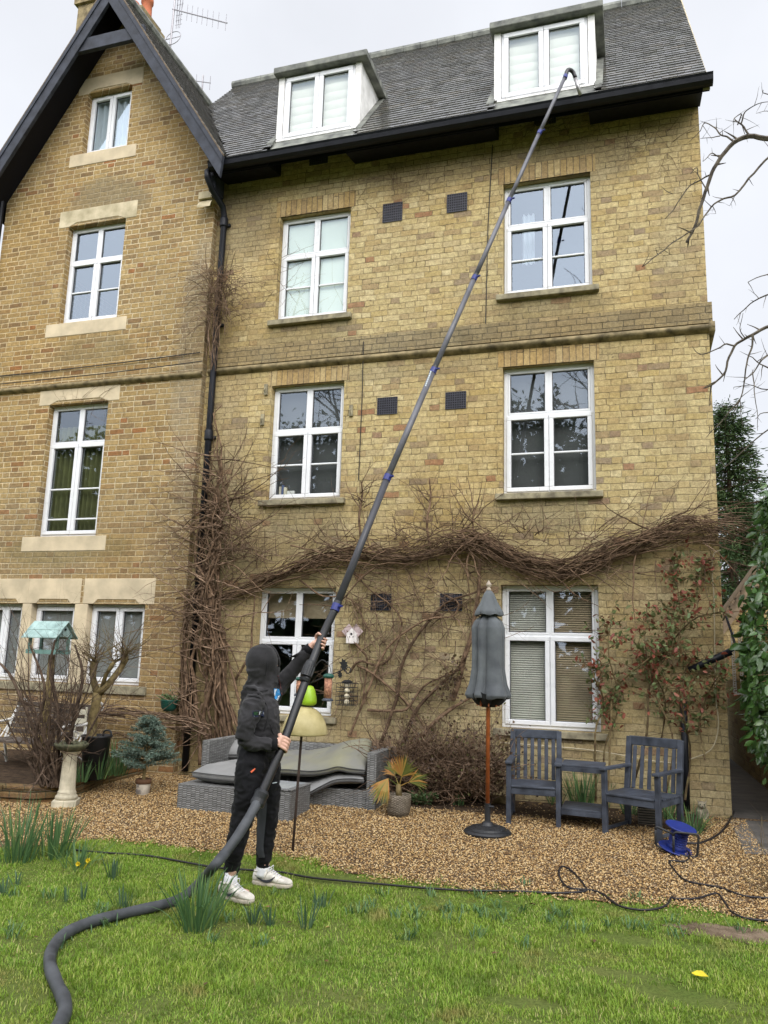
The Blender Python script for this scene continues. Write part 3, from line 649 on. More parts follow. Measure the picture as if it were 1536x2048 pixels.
def sheet(name, x0, x1, fy0, fy1, up, mat, nx=60, ny=14):
    mb = MB(); mb.grid(lambda u, v: (lambda x: (lambda y: (x, y, gz(y)+up))(lerp(fy0(x), fy1(x), v)))(lerp(x0, x1, u)), nx, ny)
    return tag(mb.build(name, mat), kind='structure')
def wob(x, a=.05, f=3): return a*math.sin(x*f)+a*.6*math.sin(x*f*2.7+1)
sheet('gravel_bed', -9.5, 2.2, lambda x: float(yedge(x))+wob(x,.03,7), lambda x: -.05, .008, M_gravel, 140, 24)
sheet('planting_bed', -2.45, .60, lambda x: -.80+wob(x,.06,4), lambda x: -.06, .014, M_bed, 60, 10)
sheet('path', .80, 3.2, lambda x: -1.35+wob(x,.08,5), lambda x: 25, .016, M_path, 20, 30)
BARE = [(G(1465,1868), .40, .15), (G(1330,1985), .35, .14), (G(1250,1880), .3, .12), (G(660,1760), .45, .16), (G(1240,1950), .28, .1), (G(1060,2010), .25, .1), (G(1400,2005), .3, .12)]
# ---- grass blades (uncountable: one object)
def grass(n, x0, x1, y0, y1, hmin, hmax, seed):
    r = np.random.default_rng(seed); x = r.uniform(x0, x1, n); y = y0+(y1-y0)*r.random(n)**1.0
    ed = yedge(x)+.03*np.sin(x*17)+.02*np.sin(x*43)
    k = y < ed+r.normal(0, .05, n)
    for (p, a, b_) in BARE:
        q = ((x-p[0])/a)**2+((y-p[1])/b_)**2; k &= ~((q < 1) & (r.random(n) < .93*(1-q)+.25*(q < .7)))
    # keep only what the photo can see
    d = np.stack([x, y, gzv(y)], 1)-CLOC; zc = d@CFW; u = CW/2+CF*(d@CR)/zc; v = CH/2-CF*(d@CU)/zc
    k &= (zc > 0) & (u > -350) & (u < CW+600) & (v < CH+260)
    x, y = x[k], y[k]; n = len(x)
    n3 = np.array([mnoise.noise(Vector((a*2.3+9, b_*2.3, 5)))+.5*mnoise.noise(Vector((a*7+9, b_*7, 5))) for a, b_ in zip(x, y)]); k = ~((n3 > .27) & (r.random(n) < .72)); x, y = x[k], y[k]; n = len(x)
    nn = np.array([mnoise.noise(Vector((a*1.7, b_*1.7, 0))) for a, b_ in zip(x, y)])
    n2 = np.array([mnoise.noise(Vector((a*6, b_*6, 3))) for a, b_ in zip(x, y)])
    h = r.uniform(hmin, hmax, n)*np.clip(1+.9*nn+.8*n2, .25, 2.6)*np.where(r.random(n) < .02, 1.9, 1); wd = r.uniform(.0013, .0027, n)
    an = r.uniform(0, 6.283, n); ln = r.uniform(.2, 1.1, n)*h; lx, ly = np.cos(an)*ln, np.sin(an)*ln
    px, py = -np.sin(an)*wd, np.cos(an)*wd; z = gzv(y)
    V = np.empty((n, 5, 3)); 
    V[:,0] = np.stack([x-px, y-py, z], 1); V[:,1] = np.stack([x+px, y+py, z], 1)
    V[:,2] = np.stack([x+lx*.35+px*.8, y+ly*.35+py*.8, z+h*.6], 1); V[:,3] = np.stack([x+lx*.35-px*.8, y+ly*.35-py*.8, z+h*.6], 1)
    V[:,4] = np.stack([x+lx, y+ly, z+h*.92], 1)
    o = (np.arange(n)*5)[:,None]
    T = np.concatenate([o+np.array([[0,1,2]]), o+np.array([[0,2,3]]), o+np.array([[3,2,4]])])
    return V.reshape(-1, 3), T
def grass_mat():
    t = NT('grass_blades'); co = t.n('TexCoord').outputs['Object']; rn = t.n('NewGeometry').outputs['Random Per Island']
    c = t.ramp(rn, [(0,(.11,.22,.022)),(.3,(.19,.335,.036)),(.6,(.265,.41,.052)),(.8,(.335,.44,.075)),(.9,(.43,.46,.14)),(1,(.52,.47,.22))])
    a = t.noise(co, .9, 4, .6); c = t.mix(t.mr(a, .38, .66, 0, .75), c, t.mix(.45, c, (.33,.38,.05)))
    b_ = t.noise(co, 3.2, 3); c = t.mix(t.mr(b_, .5, .68, 0, .75), c, t.mix(.65, c, (.06,.14,.014)))
    d = t.noise(co, 2.1, 3); c = t.mix(t.mr(d, .58, .70, 0, .75), c, (.33,.27,.10))
    return t.bsdf(c, .5, spec=.25, trans=.35)
M_grass = grass_mat()
V1, T1 = grass(700000, -7.6, 3.6, -6.6, -2.2, .010, .027, 1)
tag(mesh_np('grass', V1, T1, M_grass), kind='stuff', label='short mown spring grass of the lawn', cat='grass')
for (p, a, b_) in BARE[:1]:
    mb = MB(); n = 60; mb.add([(p[0], p[1], gz(p[1])+.007)]+[(p[0]+a*.9*math.cos(i/n*6.283)*(1+.16*math.sin(i*.7)+.12*math.sin(i*1.9)), p[1]+b_*.9*math.sin(i/n*6.283)*(1+.16*math.sin(i*.7)+.12*math.sin(i*1.9)), gz(p[1]+b_*.9*math.sin(i/n*6.283))+.005) for i in range(n)], [(0, 1+i, 1+(i+1)%n) for i in range(n)])
    tag(mb.build('bare_earth_ground', M_earth), kind='structure')
# ---- loose gravel stones
def stones(n, seed):
    r = np.random.default_rng(seed); x = r.uniform(-7.2, 1.9, n); y = r.uniform(-3.2, -.15, n)
    k = (y > yedge(x)-.02-np.abs(r.normal(0, .06, n))*(r.random(n) < .5)+r.normal(0, .03, n)) & ~((x > .95) & (y > -1.2)) & ~((x > -2.4) & (x < .55) & (y > -.78) & (r.random(n) < .93))
    x, y = x[k], y[k]; n = len(x); s_ = r.uniform(.0055, .0125, n)
    ax = r.normal(size=(n,3)); ax /= np.linalg.norm(ax, axis=1)[:,None]
    base = np.array([[1,0,0],[-1,0,0],[0,1,0],[0,-1,0],[0,0,1],[0,0,-1]], float)*np.array([1,.75,.6])
    th = r.uniform(0, 6.283, n); c, s2 = np.cos(th), np.sin(th)
    V = np.einsum('nk,jk->njk', np.stack([s_, s_*r.uniform(.8,1.1,n), s_*r.uniform(.7,1.1,n)], 1), base)
    X = V[...,0]*c[:,None]-V[...,1]*s2[:,None]; Y = V[...,0]*s2[:,None]+V[...,1]*c[:,None]; Z = V[...,2]+X*r.normal(0,.35,n)[:,None]
    V = np.stack([X+x[:,None], Y+y[:,None], Z+(gzv(y)+.011+r.uniform(0,.006,n))[:,None]], 2)
    f = np.array([[0,2,4],[2,1,4],[1,3,4],[3,0,4],[2,0,5],[1,2,5],[3,1,5],[0,3,5]]); F = (np.arange(n)*6)[:,None,None]+f[None]
    return V.reshape(-1,3), F.reshape(-1,3)
V1, T1 = stones(95000, 4)
tag(mesh_np('gravel', V1, T1, M_stones, smooth=False), kind='stuff', label='loose tan pea gravel between lawn and house', cat='gravel')

# ---- fallen leaf litter (uncountable: one object)
def litter():
    r = random.Random(23); V, F = [], []
    for k in range(420):
        if k < 300: x, y = r.uniform(-3.0, .9), -.15-abs(r.gauss(0, .5))
        elif k < 360: x, y = r.uniform(-6, -4.3), r.uniform(-1.8, -.5)
        else: x, y = r.uniform(-4.5, 1.4), r.uniform(-5.2, -2.2)
        a = r.uniform(0, 6.28); s_ = r.uniform(.012, .03); z = gz(y)+r.uniform(.018, .028); c, s2 = math.cos(a)*s_, math.sin(a)*s_; o = len(V)
        V += [(x-c, y-s2, z), (x+s2*.45, y-c*.45, z+s_*r.uniform(0,.5)), (x+c, y+s2, z+s_*r.uniform(0,.3)), (x-s2*.45, y+c*.45, z+s_*r.uniform(0,.5))]; F.append((o, o+1, o+2, o+3))
    t = NT('leaf_litter'); m_ = t.bsdf(t.ramp(t.n('NewGeometry').outputs['Random Per Island'], [(0,(.06,.035,.02)),(.5,(.13,.075,.035)),(.85,(.22,.14,.06)),(1,(.34,.26,.09))]), .8, spec=.2)
    tag(mesh_np('leaf_litter', V, F, m_), kind='stuff', label='brown fallen leaves scattered on gravel and lawn', cat='leaves')
litter()
# ------------------------------------------------------------------ vines, shrubs, trees
def bark(name, c, c2, var=.35): return simple(name, c, .9, var, 18, .4, 60, c2=c2, spec=.15, rand=.35)
M_vine = bark('wisteria_bark', (.075,.045,.028), (.15,.098,.062))
M_vine_fine = bark('vine_twigs', (.085,.052,.033), (.19,.13,.088))
M_twig_dark = bark('dark_twigs', (.045,.03,.022), (.10,.07,.05))
M_twig_rose = bark('rose_stems', (.10,.055,.035), (.13,.105,.05))
M_trunk = bark('mossy_trunk', (.12,.09,.04), (.17,.13,.06))
M_lichen = bark('lichen_branch', (.05,.042,.036), (.10,.085,.065))
def leafm(name, stops, trans=.25, rough=.5, spec=.35):
    t = NT(name); c = t.ramp(t.n('NewGeometry').outputs['Random Per Island'], stops); return t.bsdf(c, rough, spec=spec, trans=trans)
M_deadleaf = leafm('dead_leaves', [(0,(.05,.03,.02)),(.5,(.10,.06,.035)),(.85,(.14,.09,.05)),(1,(.10,.11,.03))])
M_roseleaf = leafm('rose_leaves', [(0,(.19,.045,.03)),(.34,(.26,.085,.05)),(.45,(.12,.11,.045)),(.7,(.10,.15,.05)),(1,(.16,.18,.07))])
M_ever = leafm('evergreen_leaves', [(0,(.025,.06,.012)),(.4,(.045,.10,.022)),(.8,(.06,.13,.03)),(1,(.10,.17,.05))], .15, .28, .6)
M_daff = leafm('daffodil_leaves', [(0,(.06,.13,.05)),(.4,(.09,.18,.07)),(.75,(.12,.22,.08)),(1,(.20,.29,.085))], .3)
M_daffblue = leafm('bluish_daffodil_leaves', [(0,(.05,.10,.055)),(.5,(.07,.13,.07)),(1,(.10,.17,.085))], .25)
M_yellow = simple('yellow_petals', (.80,.62,.03), .6, .1, 20, 0, trans=.3)
M_conifer = leafm('conifer_foliage', [(0,(.02,.045,.016)),(.5,(.04,.075,.024)),(1,(.075,.11,.04))], .1, .7, .2)
M_spruce = leafm('blue_spruce_needles', [(0,(.08,.125,.095)),(.5,(.135,.19,.15)),(1,(.21,.27,.22))], .1, .7, .2)
M_euph = leafm('grey_green_leaves', [(0,(.06,.12,.045)),(.6,(.11,.19,.07)),(1,(.2,.27,.12))], .2)
M_palm = leafm('fan_palm_leaves', [(0,(.10,.13,.03)),(.35,(.20,.20,.045)),(.65,(.38,.25,.06)),(1,(.42,.18,.05))], .25)
M_ivy = leafm('dark_ivy', [(0,(.02,.035,.012)),(1,(.05,.07,.025))], .1)

def spline(pts, n):
    pts = [np.array(p, float) for p in pts]; k = len(pts); out_ = []
    q = [2*pts[0]-pts[1]]+pts+[2*pts[-1]-pts[-2]]
    for i in range(n+1):
        s_ = i/n*(k-1); j = min(int(s_), k-2); t = s_-j; a, b_, c, d = q[j:j+4]
        out_.append(.5*((2*b_)+(-a+c)*t+(2*a-5*b_+4*c-d)*t*t+(-a+3*b_-3*c+d)*t**3))
    return out_
def wiggle(pts, amp, rnd, f=3.0):
    ph = np.array([rnd.random()*50 for _ in range(3)])
    res = []
    for i, p in enumerate(pts):
        q = Vector(p*f+ph); w_ = np.array(mnoise.noise_vector(q))*amp*min(1, i/3)
        res.append(p+w_)
    return res
def strands(mb, guide, n, spread, rr, frac, off, seed, flare=0.0, amp=.06, sides=4, outw=.1, npts=14):
    rnd = random.Random(seed); g = spline(guide, 60)
    for _ in range(n):
        ln = rnd.uniform(*frac); a = rnd.uniform(-.05, 1.02-ln*.8); b_ = min(1.0, a+ln); a = max(0, a)
        i0, i1 = int(a*60), max(int(a*60)+3, int(b_*60)); seg = g[i0:i1+1]
        if len(seg) < 3: continue
        o1 = np.array([rnd.gauss(0, spread), -abs(rnd.gauss(0, off)), rnd.gauss(0, spread)]); o2 = np.array([rnd.gauss(0, spread*(1+flare)), -abs(rnd.gauss(0, off)), rnd.gauss(0, spread*(1+flare))])
        pts = [p+o1*(1-k/(len(seg)-1))+o2*(k/(len(seg)-1)) for k, p in enumerate(seg)]
        st = max(1, len(pts)//npts); pts = pts[::st]
        if len(pts) < 3: continue
        pts = wiggle(pts, amp, rnd); r0 = rnd.uniform(*rr)
        mb.tube(pts, [r0*(1-.6*i/(len(pts)-1)) for i in range(len(pts))], sides, cap=False)
def twig(mb, p, d, length, r, rnd, bend=.25, grav=0.0, depth=0, nb=(1, 3), sides=4, kink=.35, seg=.05, wall=None):
    p, d = Vector(p), Vector(d).normalized(); n = max(3, int(length/seg)); pts = [p.copy()]; rs = [r]
    for i in range(n):
        d = (d+Vector((rnd.gauss(0, kink), rnd.gauss(0, kink*.6), rnd.gauss(0, kink)))*bend*2*.5+Vector((0,0,grav))*.1).normalized()
        p = p+d*(length/n)
        if wall is not None and p.y > wall: p.y = wall; d.y = -abs(d.y)*.5
        pts.append(p.copy()); rs.append(r*(1-.75*(i+1)/n))
        if depth > 0 and i > 0 and rnd.random() < (rnd.uniform(*nb)/n):
            s_ = Vector((rnd.gauss(0,1), rnd.gauss(0,.6), rnd.gauss(.25,1))).normalized()
            twig(mb, p, (d*.7+s_*.9), length*rnd.uniform(.3,.6), rs[-1]*.75, rnd, bend, grav, depth-1, nb, sides, kink, seg, wall)
    mb.tube(pts, rs, sides, cap=False)
    return pts
def leaf_mesh(name, pts, dirs, size, mat, parent=None, rnd=None, shape=.5, fold=.12, **kw):
    V, F = [], []; r = np.random.default_rng(len(pts)+3)
    for p, d in zip(pts, dirs):
        p = np.array(p); d = np.array(d); d /= np.linalg.norm(d)+1e-9; s_ = size*r.uniform(.6, 1.35)
        w_ = np.cross(d, r.normal(size=3)); w_ /= np.linalg.norm(w_)+1e-9; nn = np.cross(d, w_)
        o = len(V); h = s_*shape*.5
        V += [p, p+d*s_*.3+w_*h*.85+nn*s_*fold, p+d*s_*.68+w_*h*.8+nn*s_*fold*.8, p+d*s_-nn*s_*.08, p+d*s_*.68-w_*h*.8+nn*s_*fold*.8, p+d*s_*.3-w_*h*.85+nn*s_*fold, p+d*s_*.5]
        F += [(o,o+1,o+6),(o+1,o+2,o+6),(o+2,o+3,o+6),(o+3,o+4,o+6),(o+4,o+5,o+6),(o+5,o,o+6)]
    return mesh_np(name, V, F, mat, parent, smooth=False, **kw)
def V3_(*a): return np.array(a, float)
def WP(u, v, off=.06): return P(u, v, Ym-off)
def GP(u, v, off=.06): return P(u, v, Yg-off)

# ---- the wisteria on the house
vine = thing('climbing_vine', 'leafless brown climber trained across the house wall above the ground-floor windows', 'climber', tuple(G(440, 1540)))
mb = MB()
TR = [WP(448,1530,.10), WP(434,1420,.11), WP(426,1290,.12), WP(420,1180,.13), WP(424,1080,.12), WP(428,980,.10), WP(432,890,.08)]
for pl, r in (([(470,1540),(452,1450),(438,1380),(446,1290),(425,1200),(432,1110),(418,1020)],.036),([(425,1540),(410,1440),(425,1350),(408,1260),(428,1170),(415,1080)],.030),([(455,1530),(462,1430),(430,1330),(438,1240),(405,1150),(440,1060),(436,990)],.026),([(400,1530),(395,1420),(385,1330),(405,1230),(395,1130)],.024)):
    pts = wiggle(spline([WP(u, v, .17) for u, v in pl], 26), .05, random.Random(int(r*1e4)), 5); mb.tube(pts, [r*(1-.35*i/26)*(1+.12*math.sin(i*1.9)) for i in range(27)], 8)
strands(mb, TR, 40, .085, (.006,.020), (.25,.7), .05, 11, .7, .16, 6)
strands(mb, [WP(478,1520,.10), WP(455,1420,.12), WP(440,1300,.14), WP(430,1200,.14)], 14, .06, (.010,.024), (.6,1), .06, 12, 0, .05, 6)
strands(mb, [WP(375,1500,.2), WP(372,1400,.2), WP(368,1300,.16), WP(378,1200,.16)], 12, .05, (.008,.016), (.6,1), .03, 13, .3, .05, 5)
mb.build('trunk', M_vine, vine, smooth=True, fix=False)
mb = MB()
HG = [WP(425,1190), WP(520,1165), WP(600,1135), WP(680,1105), WP(760,1112), WP(830,1112), WP(900,1085), WP(960,1085), WP(1030,1118), WP(1120,1142), WP(1200,1112), WP(1290,1078), WP(1370,1052), WP(1435,1050), WP(1468,1066)]
strands(mb, HG, 60, .05, (.005,.011), (.2,.5), .06, 21, .8, .10, 5)
strands(mb, HG, 70, .085, (.0035,.0065), (.12,.35), .08, 22, 1.4, .15)
strands(mb, HG[6:10], 46, .05, (.004,.007), (.3,.8), .10, 25, .8, .12)
strands(mb, HG[6:], 80, .06, (.0035,.0065), (.15,.4), .09, 23, .9, .12)
rnd = random.Random(77)
for u, v, dx, n in ((430,1010,1,9),(432,1060,1,10),(430,1120,1,8),(425,1030,-1,7),(422,1110,-1,8),(420,1200,-1,8),(425,1260,1,6),(600,1130,1,6),(760,1105,-1,6),(900,1080,1,7),(960,1085,-1,6),(1100,1130,1,5),(1290,1075,-1,6)):
    for _ in range(n): twig(mb, P(u+rnd.gauss(0,14), v+rnd.gauss(0,20), Ym-.10-.12*rnd.random()), (dx*rnd.uniform(.4,1), -.1, rnd.gauss(.1,.6)), rnd.uniform(.5,1.2), rnd.uniform(.006,.0125), rnd, .36, -.15, 1, (1,2), 5, wall=Ym-.03)
for pl, r in (([(760,1490),(790,1410),(805,1330),(840,1262),(885,1212),(935,1190),(985,1165)], .016), ([(905,1400),(925,1330),(945,1260),(955,1200),(962,1120)], .026),
              ([(800,1500),(835,1420),(880,1370),(925,1330)], .02), ([(700,1470),(735,1380),(780,1290),(850,1240),(905,1232),(915,1205),(890,1190)], .011),
              ([(715,1330),(745,1350),(800,1390),(840,1440),(860,1500)], .012), ([(700,1345),(720,1322),(760,1330),(790,1300),(800,1230),(740,1180),(690,1120)], .012),
              ([(690,1255),(712,1290),(735,1325),(728,1400)], .013), ([(735,1420),(810,1420),(850,1372),(930,1335)], .014), ([(820,1500),(900,1420),(960,1380)], .018),
              ([(722,1095),(720,1040),(724,990),(720,962)], .012), ([(860,1090),(855,1040),(862,1000),(858,958)], .012), ([(950,1085),(945,1040),(958,1000)], .010),
              ([(600,1160),(640,1190),(700,1200),(740,1260)], .009), ([(330,1460),(310,1400),(345,1330),(352,1290),(400,1250)], .012), ([(470,1360),(500,1310),(505,1250),(508,1190)], .012)):
    pts = wiggle(spline([WP(u, v, .05+.04*(i % 2)) for i, (u, v) in enumerate(pl)], 16), .03, random.Random(len(pl)*7+int(r*1000)))
    mb.tube(pts, [r*1.35*(1-.5*i/16) for i in range(17)], 6, cap=False)
mb.build('branch', M_vine, vine, smooth=True, fix=False)
mb = MB(); rnd = random.Random(31)
for u, v, n, du, dv in ((722,1000,14,10,40),(858,1010,14,10,40),(950,1030,8,15,25),(640,1080,14,60,20),(800,1085,18,70,15),(900,1060,14,50,15),(1050,1060,14,60,25),(1180,1070,10,60,20),(480,1000,16,40,40),(520,1120,14,40,25)):
    for _ in range(n):
        twig(mb, WP(u+rnd.gauss(0,du*.5), v+rnd.gauss(0,dv*.5), .06), (rnd.gauss(0,.6), -.25, rnd.uniform(.1,1)), rnd.uniform(.15,.45), rnd.uniform(.004,.008), rnd, .35, 0, 1, wall=Ym-.01)
for u, v, dx, n in ((425,1000,-1,12),(430,1050,-1,9),(425,1140,-1,16),(420,1220,-1,16),(425,1290,-1,12),(430,1010,1,10),(440,1120,1,12),(432,960,-1,8),(438,1210,1,8),(440,1060,1,10),(432,950,1,6),(430,1300,1,6),(395,1380,-1,12),(390,1440,-1,9)):
    for _ in range(n):
        off = -abs(rnd.gauss(.12,.08)); q = P(u+rnd.gauss(0,12), v+rnd.gauss(0,22), Yg-.10)
        twig(mb, q, (dx*rnd.uniform(.5,1), -.2, rnd.gauss(.12,.35)), rnd.uniform(.35,1.15), rnd.uniform(.004,.011), rnd, .34, 0, 2, (1,3), wall=Yg-.02)
for _ in range(210):      # loose net of shoots over the lower wall
    twig(mb, WP(rnd.uniform(690,965), rnd.uniform(1110,1420), .04), (rnd.gauss(0,1), -.1, rnd.gauss(0,1)), rnd.uniform(.25,.9), rnd.uniform(.003,.0065), rnd, .3, 0, 1, wall=Ym-.01)
for _ in range(70):
    twig(mb, WP(rnd.uniform(1000,1430), rnd.uniform(1040,1150), .06), (rnd.gauss(.5,1), -.15, rnd.gauss(0,.5)), rnd.uniform(.3,.8), rnd.uniform(.003,.006), rnd, .25, 0, 1, wall=Ym-.01 if True else None)
for _ in range(34):       # ends that stick out past the house corner
    twig(mb, P(rnd.uniform(1400,1450), rnd.uniform(1020,1090), Ym-rnd.uniform(.05,.3)), (1, -.3, rnd.gauss(-.15,.4)), rnd.uniform(.2,.55), rnd.uniform(.003,.006), rnd, .2, -.3, 0)
mb.build('twig', M_vine_fine, vine, fix=False)
mb = MB(); rnd = random.Random(41)     # dry tuft higher on the downpipe
for _ in range(190):
    q = P(rnd.gauss(440,18), rnd.uniform(545,650), Ym-.12-abs(rnd.gauss(0,.08)))
    twig(mb, q, (rnd.gauss(.05,.6), -.2, rnd.uniform(-.2,1)), rnd.uniform(.3,.8), rnd.uniform(.0025,.0055), rnd, .28, -1.6, 0, seg=.06)
strands(mb, [WP(425,740,.12), WP(428,660,.14), WP(440,580,.16), WP(445,540,.12)], 22, .05, (.004,.009), (.4,.9), .04, 42, .5, .06, 4)
for _ in range(26): twig(mb, P(rnd.uniform(330,420), rnd.uniform(640,720), Yg-.03), (rnd.gauss(0,.7), -.1, rnd.gauss(-.2,.6)), rnd.uniform(.2,.6), .0025, rnd, .3, -.4, 0, wall=Yg-.01)
mb.build('dry_tuft', M_vine_fine, vine, fix=False)
mb = MB(); rnd = random.Random(43)     # clinging fine stems under the eaves and on lintels
for (u, v, n, pl_, du, dv) in ((1100,250,45,Ym,90,25),(1280,280,35,Ym,60,30),(800,370,26,Ym,70,40),(170,800,14,Yg,60,12),(560,560,16,Ym,20,40),(1010,1060,10,Ym,120,40),(330,700,14,Yg,40,30)):
    for _ in range(n): twig(mb, P(u+rnd.gauss(0,du*.6), v+rnd.gauss(0,dv*.6), pl_-.012), (rnd.gauss(0,1), 0, rnd.gauss(.2,.8)), rnd.uniform(.2,.6), rnd.uniform(.0018,.0034), rnd, .3, 0, 1, wall=pl_-.008)
mb.build('wall_stems', M_vine_fine, vine, fix=False); mb = MB()
strands(mb, [P(300,1480,Yg-.15), P(250,1470,Yg-.15), P(190,1475,Yg-.12)], 8, .05, (.004,.008), (.6,1), .04, 5, .3, .06)
strands(mb, [P(420,1460,Yg-.2), P(330,1440,Yg-.2), P(240,1425,Yg-.2), P(170,1420,Yg-.15), P(60,1400,Yg-.1), P(-30,1390,Yg-.1)], 42, .05, (.003,.009), (.3,.7), .05, 6, .6, .07)
mb.build('wall_stems', M_vine_fine, vine, fix=False)
# dark ivy patch on one branch
pts = [WP(900+rnd.gauss(0,16)+ (1370-v)*.22, v, .10+abs(rnd.gauss(0,.05))) for v in [rnd.uniform(1310,1400) for _ in range(170)]]
leaf_mesh('leaves', pts, [(rnd.gauss(0,1), -.7, rnd.gauss(-.3,.8)) for _ in pts], .034, M_deadleaf, vine, shape=.9)

# ---- the brown tangled shrub below the wall
c = G(850, 1590); shrub = thing('tangled_shrub', 'dense brown bare shrub between the rattan sofa and the parasol', 'shrub', tuple(c))
mb = MB(); rnd = random.Random(51); lp, ld = [], []
for _ in range(640):
    u = rnd.uniform(775, 1000); q = P(u, rnd.uniform(1520, 1610), -rnd.uniform(.2,.7)); q[2] = max(q[2], .2)
    lean = (u-860)/200
    pts = twig(mb, q, (rnd.gauss(-.1+lean*.2,.7), rnd.gauss(-.1,.35), rnd.uniform(.2,1)), rnd.uniform(.3,.85)*(1-.35*max(0, lean)), rnd.uniform(.003,.008), rnd, .32, -.1, 1, (1,2), wall=Ym-.03)
    for p in pts[2:]:
        if p.x > -2.5 and rnd.random() < .8: lp.append(p+Vector((rnd.gauss(0,.02), rnd.gauss(0,.02), rnd.gauss(0,.02)))); ld.append((rnd.gauss(0,1), rnd.gauss(-.3,1), rnd.gauss(-.3,1)))
mb.build('branches', M_vine_fine, shrub, fix=False)
leaf_mesh('leaves', lp, ld, .034, M_deadleaf, shrub, shape=.7)

# ---- rose
rose = thing('rose_bush', 'tall rose with reddish young leaves beside the right-hand ground-floor window', 'rose', tuple(G(1290, 1610)))
mb = MB(); rnd = random.Random(61); lp, ld = [], []
for pl, r in (([(1192,1600),(1190,1480),(1205,1410),(1190,1350),(1185,1330)], .013), ([(1215,1600),(1222,1450),(1230,1380),(1290,1320),(1330,1290)], .013), ([(1255,1610),(1290,1480),(1300,1360),(1330,1300),(1390,1240),(1440,1225)], .014),
              ([(1315,1600),(1318,1500),(1330,1400),(1300,1330),(1265,1280)], .011), ([(1330,1600),(1345,1480),(1310,1390),(1290,1300),(1285,1230)], .011), ([(1370,1600),(1380,1500),(1365,1400),(1380,1330),(1420,1330)], .012),
              ([(1205,1600),(1212,1490),(1235,1400),(1215,1290),(1225,1240)], .010), ([(1345,1330),(1360,1250),(1355,1180),(1350,1120)], .007), ([(1390,1240),(1400,1170),(1405,1120)], .006), ([(1300,1360),(1345,1290),(1350,1200)], .008), ([(1410,1520),(1400,1440),(1420,1380),(1440,1350)], .009)):
    pts = wiggle(spline([P(u, v, -.22-.12*math.sin(u)) for u, v in pl], 18), .025, rnd)
    mb.tube(pts, [r*(1-.55*i/18) for i in range(19)], 6, cap=False)
    for p in pts[6:]:
        for _ in range(3):
            if rnd.random() < .95:
                tp = twig(mb, p, (rnd.gauss(0,1), rnd.gauss(-.2,.7), rnd.uniform(-.2,1)), rnd.uniform(.08,.34), r*.3, rnd, .3, .2, 1, (1,2), seg=.04)
                for q in tp[1:]:
                    if q.z > 1.0 and rnd.random() < .9: lp.append(q); ld.append((rnd.gauss(0,1), rnd.gauss(-.3,.8), rnd.gauss(-.2,1)))
mb.build('stems', M_twig_rose, rose, fix=False); leaf_mesh('leaves', lp, ld, .058, M_roseleaf, rose, shape=.55)

# ---- bare shrub, pollarded tree and raised bed on the left
BZ = .17
bedp = [G(-260,1585), G(0,1606), G(60,1610), G(128,1605), G(205,1572), G(292,1548)]
raised = thing('raised_bed', 'low raised bed edged with mossy bricks at the foot of the gable', 'flower bed', tuple(bedp[3]))
mb = MB(); mb2 = MB()
def gzp(p, up=0): return (p[0], p[1], gz(p[1])+up)
for i in range(len(bedp)-1):
    a, b_ = np.array(bedp[i][:2]), np.array(bedp[i+1][:2]); d = b_-a; nn = np.array([-d[1], d[0]]); nn /= np.linalg.norm(nn)
    for k in range(3):
        o = nn*(.012*math.sin(k*3+i)); q = [(*(a+o), 0), (*(b_+o), 0), (*(b_+o+nn*.11), 0), (*(a+o+nn*.11), 0)]
        mb.poly_prism([(x, y, gz(y)-.01+k*.062) for x, y, _ in q], (0, 0, .058))
mb.build('edging', M_bedbrick, raised, bevel=.01)
mb = MB(); top = [gzp(p, .145) for p in bedp]; back = [(top[-1][0], Yg-.0, .36), (top[0][0], Yg-.0, .36)]
mb.add([(*t_[:2], t_[2]) for t_ in top]+back, [tuple(range(len(top)+2))]); mb.build('soil', M_bed, raised)
shr2 = thing('bare_shrub', 'leafless many-stemmed dark shrub standing in the raised bed under the bird table', 'shrub', tuple(G(105,1585,BZ)))
mb = MB(); rnd = random.Random(71); b0 = P(108, 1560, -1.9); b0[2] = .27
for i in range(24):
    an = rnd.uniform(0, 6.28); d = (math.cos(an)*.5+rnd.gauss(-.1,.2), math.sin(an)*.3, 1)
    twig(mb, Vector(b0)+Vector((rnd.gauss(0,.05), rnd.gauss(0,.05), 0)), d, rnd.uniform(.9,1.65), rnd.uniform(.007,.017), rnd, .17, .15, 2, (4,8), 5, .35, .08)
for pl in ([(100,1560),(60,1440),(20,1350),(-20,1310)], [(120,1560),(150,1430),(165,1350),(150,1290)], [(90,1560),(70,1480),(90,1380),(60,1290)], [(112,1560),(118,1440),(100,1340),(110,1280)]):
    mb.tube(spline([P(u, v, -1.9) for u, v in pl], 10), [.024*(1-.6*i/10) for i in range(11)], 6, cap=False)
mb.build('stems', M_twig_dark, shr2, fix=False)
pol = thing('pollarded_tree', 'small cut-back tree with twiggy knobs growing in the black tub', 'tree', tuple(G(190,1500,BZ+.2)))
mb = MB(); rnd = random.Random(81); YP = -1.35
mb.tube(wiggle(spline([P(182,1500,YP), P(186,1440,YP), P(196,1385,YP)], 8), .01, rnd), [.062,.058,.055,.054,.052,.05,.05,.052,.055], 10)
mb.tube(spline([P(196,1390,YP), P(186,1355,YP), P(188,1322,YP)], 6), [.045,.04,.036,.034,.036,.045,.03], 8); mb.tube(spline([P(196,1388,YP), P(222,1362,YP), P(245,1330,YP+.1), P(252,1312,YP+.1)], 8), [.045,.042,.038,.036,.034,.034,.036,.042,.025], 8)
mb.tube(spline([P(205,1375,YP), P(212,1350,YP-.08), P(228,1325,YP-.1)], 6), [.03,.026,.024,.022,.022,.028,.02], 8)
mb.build('trunk', M_trunk, pol, smooth=True, fix=False)
mb = MB()
